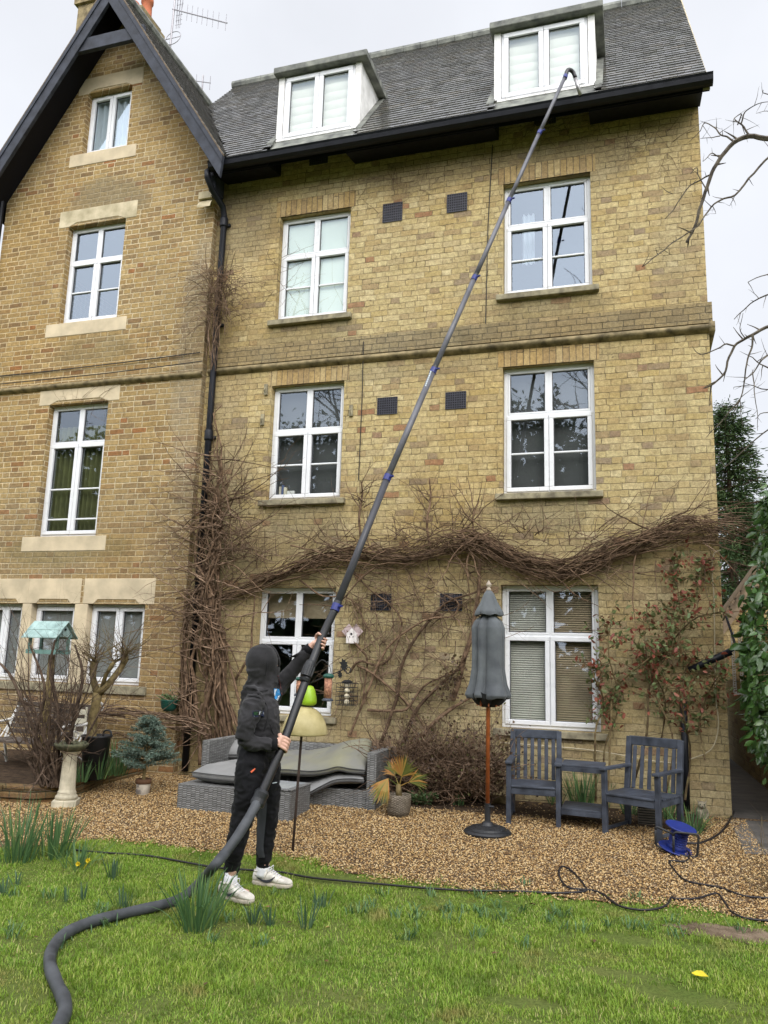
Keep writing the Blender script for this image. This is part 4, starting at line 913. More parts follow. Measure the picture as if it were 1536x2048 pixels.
for u, v, n in ((188,1322,46),(252,1312,34),(228,1325,22)):
    q = P(u, v, YP)
    for _ in range(n): twig(mb, Vector(q)+Vector((rnd.gauss(0,.025), rnd.gauss(0,.03), rnd.gauss(0,.025))), (rnd.gauss(0,.7), rnd.gauss(0,.6), rnd.uniform(.1,1)), rnd.uniform(.2,.62), rnd.uniform(.003,.006), rnd, .2, .15, 1, (1,2), seg=.06)
mb.build('twigs', M_twig_rose, pol, fix=False)
# ---- spruce in a pot
q = G(285, 1590); sc = 1/232.
spr = thing('potted_spruce', 'small blue-green spruce in a cream printed pot', 'potted conifer', tuple(q))
mb = MB(); mb.lathe([(.055,0),(.066,.01),(.078,.13),(.08,.14),(.078,.15),(.07,.15)], q, 24); M_pot = simple('cream_pot', (.62,.56,.47), .7, .12, 20, .1); pt = mb.build('pot', M_pot, spr, smooth=True)
mb = MB(); mb.lathe([(.079,.118),(.083,.12),(.084,.165),(.078,.168),(.07,.155),(.01,.155)], q, 24); mb.build('pot_rim', simple('rusty_rim', (.11,.055,.028), .85, .3, 14, .3), spr, smooth=True)
mb = MB()
for row, (za, n_) in enumerate(((.085, 3), (.06, 8), (.045, 10), (.03, 9))):
    for i in range(n_):
        an = -math.pi/2-.12+(i-n_/2+.5)*(.10 if row else .07)+ .02*math.sin(i*3); rr_ = .073+.012*(za/.15)+.0025
        mb.obox((q[0]+rr_*math.cos(an), q[1]+rr_*math.sin(an), q[2]+za+(.02*(row == 0))), (.003, .005, .010 if row else .03), Matrix.Rotation(an, 3, 'Z'))
mb.build('print', simple('grey_print', (.22,.2,.19), .8, .2), pt)
mb = MB(); rnd = random.Random(91); tip = P(292, 1432, q[1])[2]; base = q[2]+.15; Hs = tip-base; lp, ld = [], []
mb.tube([(q[0], q[1], base), (q[0]+.01, q[1], tip)], [.018, .004], 7)
for i in range(120):
    t = rnd.random()**.8; z = base+.10+(Hs-.12)*t; L_ = (.06+.31*(1-t)**.8)*rnd.uniform(.7,1.15); an = rnd.uniform(0, 6.28)
    d = Vector((math.cos(an), math.sin(an), .18)); p0 = Vector((q[0], q[1], z)); p1 = p0+d*L_; mb.tube([p0, p1], [.005,.002], 4, cap=False)
    k = int(L_*130)+6
    for j in range(k):
        s_ = (.25+.75*j/k); c_ = p0+d*L_*s_
        for _ in range(4): lp.append(c_); ld.append(d*.55+Vector((rnd.gauss(0,.6), rnd.gauss(0,.6), rnd.gauss(.1,.5))))
mb.build('trunk', M_trunk, spr, fix=False); leaf_mesh('needles', lp, ld, .036, M_spruce, spr, shape=.18, fold=.02)

# ---- daffodil clumps (each its own plant)
def clump(px, py, hpx, wpx, n, mat, label, flowers=(), up=0.0, Y=None, droop=.35, grp='daffodil clumps in the grass', nm='daffodil_clump', cat='daffodils'):
    q = G(px, py, up); dep = (q-CLOC)@CFW; ppm = CF/dep; h, w_ = hpx/ppm, wpx/ppm; rnd = random.Random(int(px*13+py)); V, F = [], []
    o_ = thing(nm, label, cat, tuple(q), grp); mb = MB()
    for i in range(int(n*1.5)):
        a = rnd.uniform(0, 6.283); r0 = rnd.random()**.6*w_*.36; b_ = Vector((q[0]+math.cos(a)*r0, q[1]+math.sin(a)*r0, q[2]-.01)); hh = h*rnd.uniform(.6, 1.08)
        out_ = rnd.uniform(.05, droop)*(.4+r0/(w_*.32+1e-6)); d = Vector((math.cos(a)*out_+rnd.gauss(0,.08), math.sin(a)*out_+rnd.gauss(0,.08), 1)); wd = rnd.uniform(.0032, .0058); sd2 = Vector((-math.sin(a+rnd.gauss(0,.8)), math.cos(a+rnd.gauss(0,.8)), 0))*wd
        bend = rnd.random()**3*.9
        pts = []
        for k in range(6):
            t = k/5; p = b_+d*(hh*t)+Vector((d.x, d.y, -.55))*(bend*hh*t*t*t*.9); pts.append(p)
        vs = []
        for k, p in enumerate(pts): s_ = (1, 1, 1, .95, .75, .12)[k]; vs += [p-sd2*s_, p+sd2*s_]
        mb.add(vs, [(2*k, 2*k+1, 2*k+3, 2*k+2) for k in range(5)])
    mb.build('leaves', mat, o_, fix=False)
    for (fx, fy) in flowers:
        f = P(fx, fy, q[1]-.03); m2 = MB(); m2.tube([(q[0]+(f[0]-q[0])*.4, q[1], q[2]), (f[0], f[1]+.01, f[2])], .003, 5)
        for k in range(6):
            an = k*math.pi/3; m2.add([(f[0], f[1], f[2]), (f[0]+.013*math.cos(an-.35), f[1]-.008, f[2]+.013*math.sin(an-.35)), (f[0]+.020*math.cos(an), f[1]-.004, f[2]+.020*math.sin(an)), (f[0]+.013*math.cos(an+.35), f[1]-.008, f[2]+.013*math.sin(an+.35))], [(0,1,2,3)])
        m2.lathe([(.008,0),(.011,.012),(.015,.02)], f, 10, Matrix.Rotation(R_(90), 3, 'X'), cap=False); m2.build('flower', M_yellow, o_, fix=False)
clump(35,1722,125,95,75, M_daff, 'tallest daffodil clump at the left edge of the lawn', [(5,1733)])
clump(108,1715,105,85,60, M_daff, 'daffodil clump in front of the stone bird bath', [])
clump(155,1738,62,75,26, M_daff, 'sparse yellowish clump beside drooping yellow flowers', [(158,1727),(178,1720)], droop=.8)
clump(226,1758,55,30,16, M_daffblue, 'small bluish clump near the black cable on the left lawn')
clump(130,1805,40,22,5, M_daffblue, 'few upright leaves left of the thin pair of shoots'); clump(165,1800,42,16,6, M_daffblue, 'thin pair of upright bluish shoots in the left lawn')
clump(252,1818,50,52,18, M_daffblue, 'low row of bluish leaves just behind the grey hose')
clump(8,1790,42,22,8, M_daffblue, 'short bluish leaves cut by the left picture edge'); clump(34,1772,34,18,7, M_daffblue, 'little bluish clump below the tallest daffodils')
clump(395,1856,120,100,85, M_daff, 'large daffodil clump beside the hose in front of the man', [], droop=.5)
clump(507,1848,52,30,14, M_daffblue, 'bluish clump directly in front of the white trainers'); clump(541,1852,48,22,10, M_daffblue, 'narrow bluish clump right of the one by the trainers')
clump(612,1858,66,34,12, M_daffblue, 'bluish clump with one tall leaf in the middle lawn'); clump(645,1815,42,38,12, M_daffblue, 'faint bluish clump near the bare worn ground')
bedg = 'leafy bulbs along the wall bed'
clump(1055,1600,45,45,30, M_daff, 'green bulb leaves under the left garden seat', grp=bedg, nm='bulb_clump', cat='bulbs'); clump(1110,1610,52,40,28, M_daff, 'green bulb leaves by the inner leg of the left seat', grp=bedg, nm='bulb_clump', cat='bulbs')
clump(1165,1616,90,60,60, M_daff, 'bushy bulb leaves behind the small table', grp=bedg, nm='bulb_clump', cat='bulbs'); clump(1215,1616,70,36,24, M_daff, 'bulb leaves under the right garden seat', grp=bedg, nm='bulb_clump', cat='bulbs')
clump(1258,1632,58,34,24, M_daff, 'bulb leaves left of the slatted block', grp=bedg, nm='bulb_clump', cat='bulbs'); clump(1335,1640,70,44,30, M_daff, 'bulb leaves right of the slatted block', grp=bedg, nm='bulb_clump', cat='bulbs'); clump(1382,1668,62,60,45, M_daff, 'arching bulb leaves beside the blue cable reel', grp=bedg, nm='bulb_clump', cat='bulbs', droop=.7)
clump(905,1595,50,24,22, M_daff, 'dark bulb leaves left of the parasol pole', grp=bedg, nm='bulb_clump', cat='bulbs'); clump(918,1612,34,30,16, M_daff, 'short bulb shoots in front of the fallen log', grp=bedg, nm='bulb_clump', cat='bulbs'); clump(958,1604,30,34,12, M_daff, 'bulb shoots just behind the parasol pole', grp=bedg, nm='bulb_clump', cat='bulbs')
bg2 = 'bulbs in the raised bed'
clump(200,1555,55,45,26, M_daff, 'bright leaves between the bird bath and the black tub', up=BZ, grp=bg2, nm='bulb_clump', cat='bulbs'); clump(232,1548,70,60,60, M_daff, 'thick bright leaves right of the black tub', up=BZ, grp=bg2, nm='bulb_clump', cat='bulbs'); clump(165,1562,50,34,18, M_daff, 'leaves just behind the bird bath column', up=BZ, grp=bg2, nm='bulb_clump', cat='bulbs'); clump(140,1560,34,30,14, M_daff, 'small leaves at the foot of the bare shrub', up=BZ, grp=bg2, nm='bulb_clump', cat='bulbs')
rnd = random.Random(5)
TUFTS = [(880+rnd.gauss(0,120), 1835+rnd.gauss(0,18)) for _ in range(22)]+[(rnd.uniform(20,560), rnd.uniform(1790,1900)) for _ in range(16)]+[(1200+rnd.gauss(0,120), 1850+rnd.gauss(0,25)) for _ in range(14)]
mb = MB()
for u, v in TUFTS:
    q = G(u, v)
    for _ in range(14):
        a = rnd.uniform(0,6.28); p = Vector(q)+Vector((rnd.gauss(0,.025), rnd.gauss(0,.025), 0)); h = rnd.uniform(.05,.10); d = Vector((math.cos(a)*.7, math.sin(a)*.7, 1)); s_ = Vector((-math.sin(a), math.cos(a), 0))*.0035
        mb.add([p-s_, p+s_, p+d*h*.6+s_*.9, p+d*h*.6-s_*.9, p+d*h*.8+Vector((d.x,d.y,-.4))*h*.3], [(0,1,2,3), (3,2,4)])
tag(mb.build('coarse_grass', M_daff, fix=False), kind='stuff', label='coarser grass tufts scattered over the lawn', cat='grass')
# euphorbia-like low plant
q = G(845, 1612); eu = thing('spurge_plant', 'low grey-green leafy plant beside the woven pot', 'plant', tuple(q)); lp, ld = [], []; rnd = random.Random(3); mb = MB()
for _ in range(60):
    a = rnd.uniform(0,6.28); d = Vector((math.cos(a)*.9, math.sin(a)*.6-.1, rnd.uniform(.5,1))).normalized(); L_ = rnd.uniform(.1,.2); mb.tube([q, Vector(q)+d*L_], [.004,.003], 4, cap=False)
    for j in range(26): t = .45+.55*j/26; lp.append(Vector(q)+d*L_*t); ld.append(d*.4+Vector((rnd.gauss(0,.7), rnd.gauss(0,.7), rnd.gauss(.2,.6))))
mb.build('stems', M_twig_rose, eu, fix=False); leaf_mesh('leaves', lp, ld, .032, M_euph, eu, shape=.35)
# log at the bed edge
mb = MB(); mb.tube(wiggle(spline([G(860,1560,.1), G(960,1590,.07), G(1010,1600,.06)], 10), .02, rnd), [.045]*11, 9); tag(mb.build('log', M_trunk, smooth=True), 'old log lying along the edge of the planting bed', 'log')

# ---- evergreen wall on the right, conifers, overhanging tree
hed = thing('evergreen_shrub', 'glossy broad-leaved evergreen spilling in from the right picture edge', 'shrub', (1.9, -.4, .2)); rnd = random.Random(101); lp, ld = [], []; mb = MB()
mb.tube([(2.0,-.2,.15), (1.95,-.2,1.4), (1.9,-.1,3.2)], [.05,.045,.02], 8)
for _ in range(260):
    v = rnd.uniform(985, 1545); edge = np.interp(v, [985,1060,1150,1260,1330,1420,1500,1560], [1528,1515,1503,1480,1485,1495,1512,1530]); u = edge+abs(rnd.gauss(0,38))+4; Y = rnd.gauss(-.35,.25)
    q = P(u, v, Y); a = Vector((1.95, -.15, q[2]+rnd.uniform(-.1,.4))); mb.tube([a, Vector(q)], [.008,.003], 4, cap=False)
    for _ in range(9): lp.append(Vector(q)+Vector((rnd.gauss(.02,.04), rnd.gauss(0,.07), rnd.gauss(0,.06)))); ld.append((rnd.gauss(-.3,.6), rnd.gauss(-.4,.5), rnd.gauss(-.7,.5)))
for _ in range(230):
    q = V3_(1.95+abs(rnd.gauss(.1,.28)), rnd.gauss(-.25,.35), rnd.uniform(.5,3.3)); a = Vector((1.95, -.15, q[2]+rnd.uniform(-.1,.4))); mb.tube([a, Vector(q)], [.008,.003], 4, cap=False)
    for _ in range(9): lp.append(Vector(q)+Vector((rnd.gauss(.02,.05), rnd.gauss(0,.08), rnd.gauss(0,.07)))); ld.append((rnd.gauss(.3,.6), rnd.gauss(-.3,.6), rnd.gauss(-.7,.5)))
mb.build('stems', M_twig_rose, hed, fix=False); leaf_mesh('leaves', lp, ld, .105, M_ever, hed, shape=.5, fold=.07)
def conifer(name, x, y, h, rad, seed, label, n=260):
    t = thing(name, label, 'conifer', (x, y, .2), 'conifers beyond the house'); rnd = random.Random(seed); mb = MB(); lp, ld = [], []
    mb.tube([(x,y,.1), (x,y,h*.97)], [.16,.02], 8)
    for i in range(n):
        tt = rnd.random()**.85; z = .4+h*.97*tt; L_ = rad*(1-tt)**.75*rnd.uniform(.55,1.15)+.2; an = rnd.uniform(0,6.28); d = Vector((math.cos(an), math.sin(an), rnd.uniform(-.25,.25))); p0 = Vector((x,y,z)); mb.tube([p0, p0+d*L_], [.02,.006], 4, cap=False)
        k = int(L_*26)+6
        for j in range(k):
            s_ = .2+.8*j/k; c_ = p0+d*L_*s_+Vector((0,0,-.22*s_*s_*L_))
            for _ in range(4): lp.append(c_+Vector((rnd.gauss(0,.09), rnd.gauss(0,.09), rnd.gauss(0,.07)))); ld.append(d+Vector((rnd.gauss(0,.6), rnd.gauss(0,.6), rnd.gauss(-.25,.4))))
    mb.build('trunk', M_twig_dark, t, fix=False); leaf_mesh('foliage', lp, ld, .115, M_conifer, t, shape=.2, fold=.03)
conifer('conifer_tree', 1.9, 8.5, 6.9, 1.5, 1, 'conifer closest to the house corner, behind the tiled outbuilding')
conifer('conifer_tree', 3.7, 10.5, 7.1, 1.9, 2, 'dark conifer further right behind the hanging bare twigs')
conifer('conifer_tree', 2.7, 14.0, 6.2, 1.9, 3, 'lower conifer filling the gap between its two neighbours')
conifer('conifer_tree', 5.4, 13.0, 7.6, 2.1, 4, 'conifer at the right picture edge beyond the evergreen shrub')
YB = -2.4
bt = thing('overhanging_tree', 'leafless tree whose crooked twigs hang in at the upper right', 'tree', (3.9, -2.6, .07)); mb = MB(); rnd = random.Random(111)
XT = max(P(1700, v, YB)[0] for v in (200, 560, 830))+.45
mb.tube(wiggle(spline([(XT+.1,-2.6,-.1), (XT,-2.5,2.0), (XT+.05,-2.45,4.6), (XT-.05,-2.42,7.6)], 14), .05, rnd), [.16*(1-.65*i/14) for i in range(15)], 9); mb.build('trunk', M_lichen, bt, smooth=True, fix=False)
mb = MB()
BR = [([(1700,300),(1600,283),(1536,276),(1500,272),(1465,288),(1440,318),(1425,345),(1410,385),(1398,425),(1385,465),(1372,485)], .026), ([(1500,272),(1482,248),(1470,240)], .010), ([(1482,248),(1490,225),(1510,210),(1540,203)], .007), ([(1475,250),(1483,230),(1470,237),(1466,243)], .006), ([(1470,286),(1455,273),(1440,270),(1430,255),(1410,245),(1402,262)], .009), ([(1440,272),(1420,273),(1400,276)], .005), ([(1440,315),(1425,308),(1415,315),(1405,322)], .006),
      ([(1412,378),(1395,350),(1393,335),(1380,348)], .006), ([(1420,350),(1405,358),(1375,378),(1345,420),(1330,440)], .008), ([(1345,388),(1322,372)], .004),
      ([(1650,250),(1560,300),(1536,318),(1500,355),(1470,390),(1445,398),(1425,410),(1405,440),(1388,458),(1355,480),(1320,505),(1285,535)], .011), ([(1316,510),(1312,495)], .004), ([(1470,390),(1460,412)], .004), ([(1425,412),(1432,428)], .004),
      ([(1700,560),(1600,540),(1536,548),(1495,565)], .008), ([(1650,560),(1536,590),(1510,600),(1485,620),(1468,640)], .008),
      ([(1700,600),(1600,640),(1536,652),(1505,668),(1490,676),(1470,690),(1458,715),(1448,745),(1430,765),(1412,775)], .017), ([(1470,692),(1450,690),(1435,697),(1405,708),(1388,700)], .008), ([(1490,676),(1480,660),(1488,625)], .005), ([(1505,668),(1505,690),(1495,720),(1490,760),(1480,800),(1465,830)], .009), ([(1650,700),(1560,735),(1525,730),(1505,715)], .010), ([(1620,690),(1536,712),(1505,745),(1488,762)], .008), ([(1620,760),(1536,780),(1500,770),(1470,775)], .006), ([(1480,800),(1450,835),(1412,875)], .008), ([(1650,800),(1560,845),(1500,890),(1450,935)], .008), ([(1505,745),(1512,800),(1515,860)], .005), ([(1480,800),(1485,850)], .004), ([(1650,830),(1536,825),(1510,838)], .006), ([(1650,200),(1536,190),(1525,182)], .006), ([(1560,225),(1536,222),(1512,226)], .004)]
for i, (pl, r) in enumerate(BR):
    Y = YB+.12*math.sin(i*1.7); pts = wiggle(spline([P(u, v, YB+(Y-YB)*(k/len(pl))) for k, (u, v) in enumerate(pl)], max(8, 3*len(pl))), .012, rnd, 9)
    r *= .98
    mb.tube(pts, [r*(1-.62*k/(len(pts)-1)) for k in range(len(pts))], 5, cap=False)
    for p in pts[2::2]:
        if rnd.random() < .75: twig(mb, p, (rnd.gauss(0,1), rnd.gauss(0,.5), rnd.gauss(.1,1)), rnd.uniform(.02,.17), r*.4, rnd, .2, 0, 0, seg=.02)
    if pl[0][0] > 1600:
        e_ = pts[0]; mb.tube(spline([e_, lerp(np.array(e_), V3_(XT, -2.45, e_[2]-.15), .5)+V3_(0,0,.06), (XT, -2.46, min(7.4, e_[2]-.25))], 8), [r*(1+.9*k/8) for k in range(9)], 5, cap=False)
mb.build('branches', M_lichen, bt, fix=False)
# bare twiggy plant on the gravel at the right edge
q = G(1560, 1790); wp = thing('bare_twigs', 'thin bare twiggy plant on the gravel at the right picture edge', 'plant', tuple(q)); mb = MB()
for _ in range(26): twig(mb, Vector(q)+Vector((rnd.gauss(0,.05), rnd.gauss(0,.08), 0)), (rnd.gauss(-.35,.5), rnd.gauss(0,.4), rnd.uniform(.2,1)), rnd.uniform(.2,.55), rnd.uniform(.0018,.004), rnd, .2, .1, 1)
mb.build('stems', M_twig_rose, wp, fix=False)
# trees at the far end of the garden, behind the photographer: they show in the window panes
def bare_tree(x, y, h, seed, label):
    t = thing('bare_tree', label, 'tree', (x, y, 0), 'trees at the far end of the garden'); rnd = random.Random(seed); mb = MB()
    def grow(p, d, L_, r, dep):
        n = 5; pts = [Vector(p)]; d = Vector(d).normalized(); q = Vector(p)
        for i in range(n):
            d = (d+Vector((rnd.gauss(0,.16), rnd.gauss(0,.16), rnd.gauss(.03,.1)))).normalized(); q = q+d*L_/n; pts.append(q.copy())
            if dep > 0 and i > 0:
                for _ in range(2 if dep > 1 else 2):
                    if rnd.random() < .75: grow(q, d*.6+Vector((rnd.gauss(0,.7), rnd.gauss(0,.7), rnd.gauss(.25,.4))), L_*rnd.uniform(.45,.7), r*.45, dep-1)
        mb.tube(pts, [r*(1-.6*i/n) for i in range(n+1)], 4, cap=False)
    grow((x,y,-.1), (0,0,1), h*.55, .2, 3); mb.build('crown', M_twig_dark, t, fix=False)
for x, y, h, s_, lb in ((-10.5,-21,21,1,'bare tree behind the garden reflected in the gable panes'),(-4.5,-20,18,2,'tall bare tree reflected in the first-floor panes'),(1,-22,18,3,'bare tree reflected in the right-hand panes'),(5,-19,17,4,'bare tree reflected at the right side of the lower panes')): bare_tree(x, y, h, s_, lb)
hd = thing('garden_hedge', 'tall dark evergreen hedge at the far end of the garden', 'hedge', (-2,-26,0)); rnd = random.Random(121); lp, ld = [], []
mb = MB()
for k in range(44):
    x0 = -52+k*1.7; mb.tube([(x0,-26,-.1),(x0+rnd.gauss(0,.3),-26,5)], [.1,.03], 5)
for _ in range(30000):
    x0 = rnd.uniform(-54,22); hh = 11.4+1.6*mnoise.noise(Vector((x0*.35,0,0)))+1.2*mnoise.noise(Vector((x0*1.1,3,0))); lp.append(Vector((x0, -26+rnd.gauss(0,.7), hh*rnd.random()**.8))); ld.append((rnd.gauss(0,1), rnd.gauss(.4,1), rnd.gauss(0,1)))
mb.build('trunks', M_twig_dark, hd, fix=False); leaf_mesh('foliage', lp, ld, .6, M_conifer, hd, shape=.8, fold=.1)
lp, ld = [], []
for _ in range(16000):
    x0 = rnd.uniform(-34,16); hh = 11.4+1.6*mnoise.noise(Vector((x0*.35,0,0)))+1.2*mnoise.noise(Vector((x0*1.1,3,0))); lp.append(Vector((x0+rnd.gauss(0,.2), -25.6+rnd.gauss(0,.6), hh+rnd.gauss(.35,.5)))); ld.append((rnd.gauss(0,1), rnd.gauss(.4,1), rnd.gauss(.5,1)))
leaf_mesh('top_sprays', lp, ld, .24, M_conifer, hd, shape=.6, fold=.1)
# ------------------------------------------------------------------ garden furniture and small things
M_greypaint = simple('slate_grey_paint', (.030,.036,.050), .55, .28, 9, .35, 50, c2=(.046,.054,.072))
def rattan_mat(name, c1, c2, sx=.017, sz=.030, flat=False):
    t = NT(name); co = t.n('TexCoord').outputs['Object']; sp = t.n('SeparateXYZ'); t.l(co, sp.inputs[0]); x, y, z = sp.outputs
    u = t.math('DIVIDE', t.math('ADD', x, y), sz*1.6); vv = t.math('DIVIDE', z, sx) if not flat else t.math('DIVIDE', y, sx)
    if flat: u = t.math('DIVIDE', x, sz*1.6)
    k = t.math('FLOOR', u); wv = t.math('ADD', vv, t.math('MULTIPLY', t.math('FLOORED_MODULO', k, 2.0), .5))
    f = t.math('SUBTRACT', wv, t.math('FLOOR', wv)); fu = t.math('SUBTRACT', u, k)
    h = t.math('MULTIPLY', t.math('SINE', t.math('MULTIPLY', f, math.pi)), t.math('POWER', t.math('ABSOLUTE', t.math('SINE', t.math('MULTIPLY', fu, math.pi))), .3))
    wn = t.n('TexWhiteNoise', noise_dimensions='2D'); cv = t.n('CombineXYZ'); t.l(k, cv.inputs[0]); t.l(t.math('FLOOR', wv), cv.inputs[1]); t.l(cv.outputs[0], wn.inputs['Vector'])
    c = t.mix(wn.outputs['Value'], c1, c2); c = t.mix(t.mr(h, .1, .45, 1, 0), c, tuple(q*.28 for q in c1))
    return t.bsdf(c, .5, h, .8, .006, .35)
M_rattan = rattan_mat('grey_rattan', (.135,.135,.13), (.22,.22,.215))
M_rattan_top = rattan_mat('grey_rattan_flat', (.15,.15,.145), (.23,.23,.225), flat=True)
M_wicker = rattan_mat('woven_pot', (.13,.105,.075), (.20,.165,.12), .016, .016)
M_cushion = simple('grey_cushion_cloth', (.185,.185,.182), .75, .13, 3.5, .12, 140, c2=(.215,.215,.21), sheen=.1)
M_cushion_stain = simple('green_stained_cushion', (.185,.185,.182), .75, .2, 2.6, .12, 140, c2=(.17,.165,.11))
M_piping = simple('dark_piping', (.035,.035,.035), .7, .1)
M_orangewood = simple('orange_varnished_wood', (.30,.085,.022), .45, .25, 14, .15, 60)
M_canopy = simple('charcoal_parasol_cloth', (.062,.070,.080), .7, .2, 6, .15, 220, c2=(.085,.095,.10), sheen=.15)
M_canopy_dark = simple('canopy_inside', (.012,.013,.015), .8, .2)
M_teal = simple('aqua_paint', (.22,.33,.31), .7, .2, 9, .2, 40, c2=(.29,.40,.38))
M_tealdark = simple('aqua_green_paint', (.13,.235,.21), .7, .2, 9, .2)
M_castwhite = simple('white_cast_iron', (.70,.69,.66), .5, .12, 20, .3)
M_creamslat = simple('cream_slat', (.58,.54,.42), .65, .15, 14, .2)
M_darkslat = simple('old_dark_slats', (.055,.04,.033), .85, .4, 10, .5, 40, c2=(.10,.08,.065))
M_birdbath = simple('weathered_cast_stone', (.42,.38,.28), .85, .22, 7, .4, 50, c2=(.53,.48,.36), spec=.15)
M_mossdish = simple('mossy_dish', (.045,.05,.03), .9, .4, 18, .6, 50, c2=(.09,.09,.05))
M_blackplastic = simple('black_plastic', (.016,.017,.019), .45, .2, 10, .1)
M_green_plastic = simple('dark_green_plastic', (.012,.075,.055), .45, .15, 10, .1)
M_blue = simple('blue_plastic', (.009,.022,.16), .45, .1, 12, .05, spec=.5)
M_lime = simple('lime_plastic', (.29,.48,.02), .4, .06, 10, 0, spec=.5)
M_baffle = simple('yellowed_plastic_dome', (.58,.49,.22), .4, .12, 8, .08, 20, c2=(.66,.58,.31), trans=.35)
M_iron = simple('black_iron', (.015,.015,.016), .5, .2, 20, .2)
M_rustpole = simple('rusty_pole', (.045,.028,.022), .7, .4, 14, .3)
M_fat = simple('fat_balls', (.62,.55,.40), .8, .2, 30, .4)
M_nuts = simple('peanuts_in_mesh', (.30,.12,.075), .7, .5, 60, .6, 70, c2=(.40,.20,.12))
M_cat = simple('mossy_stone_cat', (.17,.145,.10), .9, .35, 18, .5, 60, c2=(.27,.24,.17))
M_cable = simple('black_cable', (.012,.010,.012), .45, .1)
M_leafy = simple('yellow_leaf', (.75,.60,.03), .5, .1, trans=.2)

def ppm(p): return CF/((np.array(p)-CLOC)@CFW)
# ---- rattan corner sofa
sof = thing('rattan_sofa', 'grey rattan corner sofa against the house, part hidden behind the man', 'garden sofa', (-3.4, -.8, .15))
xl, xr = -4.40, -2.53; zg = gz(-1.0); zseat = P(370,1568,-1.60)[2]; zarm = P(740,1506,-1.0)[2]
xa = P(403,1505,-1.0)[0]
mb = MB(); mb.box(xl, xl+.80, -1.66, -.42, gz(-1.6)-.01, zseat); mb.build('chaise_base', M_rattan, sof, bevel=.012)
mb = MB(); mb.box(xl+.80, xr-.10, -1.02, -.42, zg-.01, zseat-.02); mb.build('seat_base', M_rattan, sof, bevel=.012)
mb = MB(); mb.box(xr-.10, xr, -1.05, -.31, zg-.01, zarm); mb.build('arm', M_rattan, sof, bevel=.012)
mb = MB(); mb.box(xa, xa+.09, -1.0, -.30, gz(-.6), zarm+.02); mb.build('arm', M_rattan, sof, bevel=.012)
mb = MB(); mb.box(xa+.09, xr-.10, -.42, -.31, zg, zarm); mb.build('back', M_rattan, sof, bevel=.012)
mb = MB(); mb.box(xl, xl+.80, -1.66, -1.0, zseat, zseat+.006); mb.box(xr-.10, xr, -1.05, -.31, zarm, zarm+.006); mb.build('top_panel', M_rattan_top, sof)
def pad(name, near, far, th, label, mat, seed=0, puff=.03, nseg=36, grp='grey sofa cushions'):
    n1, f1 = spline(near, nseg), spline(far, nseg); rnd = random.Random(seed); mb = MB(); nv = 12
    def pt(i, j, s_):
        t = j/nv; a, b_ = n1[i], f1[i]; p = a+(b_-a)*t; e_ = min(1, 6*min(t, 1-t))*min(1, 8*min(i/nseg, 1-i/nseg)); e_ = e_**.45
        w_ = mnoise.noise(Vector(p*7+seed))*.018+mnoise.noise(Vector((p[0]*22, p[1]*6, seed)))*.006
        return (p[0], p[1], p[2]+s_*(th*.5*(.35+.65*e_))+s_*puff*.3*e_+w_*e_)
    vs = [pt(i, j, 1) for j in range(nv+1) for i in range(nseg+1)]; m_ = len(vs); vs += [pt(i, j, -1) for j in range(nv+1) for i in range(nseg+1)]
    W_ = nseg+1; fs = [(j*W_+i, j*W_+i+1, (j+1)*W_+i+1, (j+1)*W_+i) for j in range(nv) for i in range(nseg)]; fs += [tuple(m_+k for k in f[::-1]) for f in fs]
    for i in range(nseg): fs += [(i, m_+i, m_+i+1, i+1), (nv*W_+i, nv*W_+i+1, m_+nv*W_+i+1, m_+nv*W_+i)]
    for j in range(nv): fs += [(j*W_, (j+1)*W_, m_+(j+1)*W_, m_+j*W_), (j*W_+nseg, m_+j*W_+nseg, m_+(j+1)*W_+nseg, (j+1)*W_+nseg)]
    c_ = thing(name, label, 'cushion', tuple((n1[nseg//2]+f1[nseg//2])/2), grp); mb.add(vs, fs); o_ = mb.build('cover', mat, c_, smooth=True)
    s_ = o_.modifiers.new('sub', 'SUBSURF'); s_.levels = s_.render_levels = 1
    for sg in (.85, -.85):
        mb = MB(); mb.tube([np.array(pt(i, 0, sg))+np.array([0,-.004,0]) for i in range(nseg+1)], .005, 5); mb.build('piping', M_piping, c_)
    return c_
z1 = zseat+.085
pad('seat_cushion', [(xl+.06,-1.52,z1),(xl+.4,-1.58,z1),(xl+.79,-1.6,z1)], [(xl+.22,-.75,z1+.02),(xl+.45,-.62,z1+.02),(xl+.79,-.55,z1+.02)], .15, 'thick grey seat cushion on the left chaise, piped corner outwards', M_cushion, 1)
pad('loose_cushion', [P(556,1592,-1.08),P(610,1590,-1.10),P(640,1576,-1.12),P(668,1563,-1.10),P(700,1560,-1.08),P(728,1562,-1.08)], [P(556,1556,-.45),P(610,1552,-.45),P(660,1545,-.45),P(728,1545,-.45)], .085, 'thin grey pad sliding down off the sofa seat', M_cushion, 2)
pad('loose_cushion', [P(540,1542,-1.06),P(580,1543,-1.07),P(620,1546,-1.08),P(650,1543,-1.09),P(675,1537,-1.09),P(700,1541,-1.07),P(730,1544,-1.05)], [P(540,1506,-.42),P(600,1508,-.42),P(650,1502,-.42),P(690,1490,-.46),P(722,1482,-.5),P(745,1484,-.5)], .115, 'stained grey pad slumped against the right sofa arm', M_cushion_stain, 3, .04)
pad('back_cushion', [P(455,1512,-.55),P(475,1512,-.55),P(520,1512,-.55)], [P(462,1482,-.36),P(480,1480,-.36),P(520,1480,-.36)], .09, 'grey back cushion in the left corner of the sofa', M_cushion, 4)
tb = thing('rattan_table', 'small square grey rattan table behind the legs of the man', 'garden table', (-3.3,-1.85,.11))
q1, q2 = G(580,1645), G(457,1645)
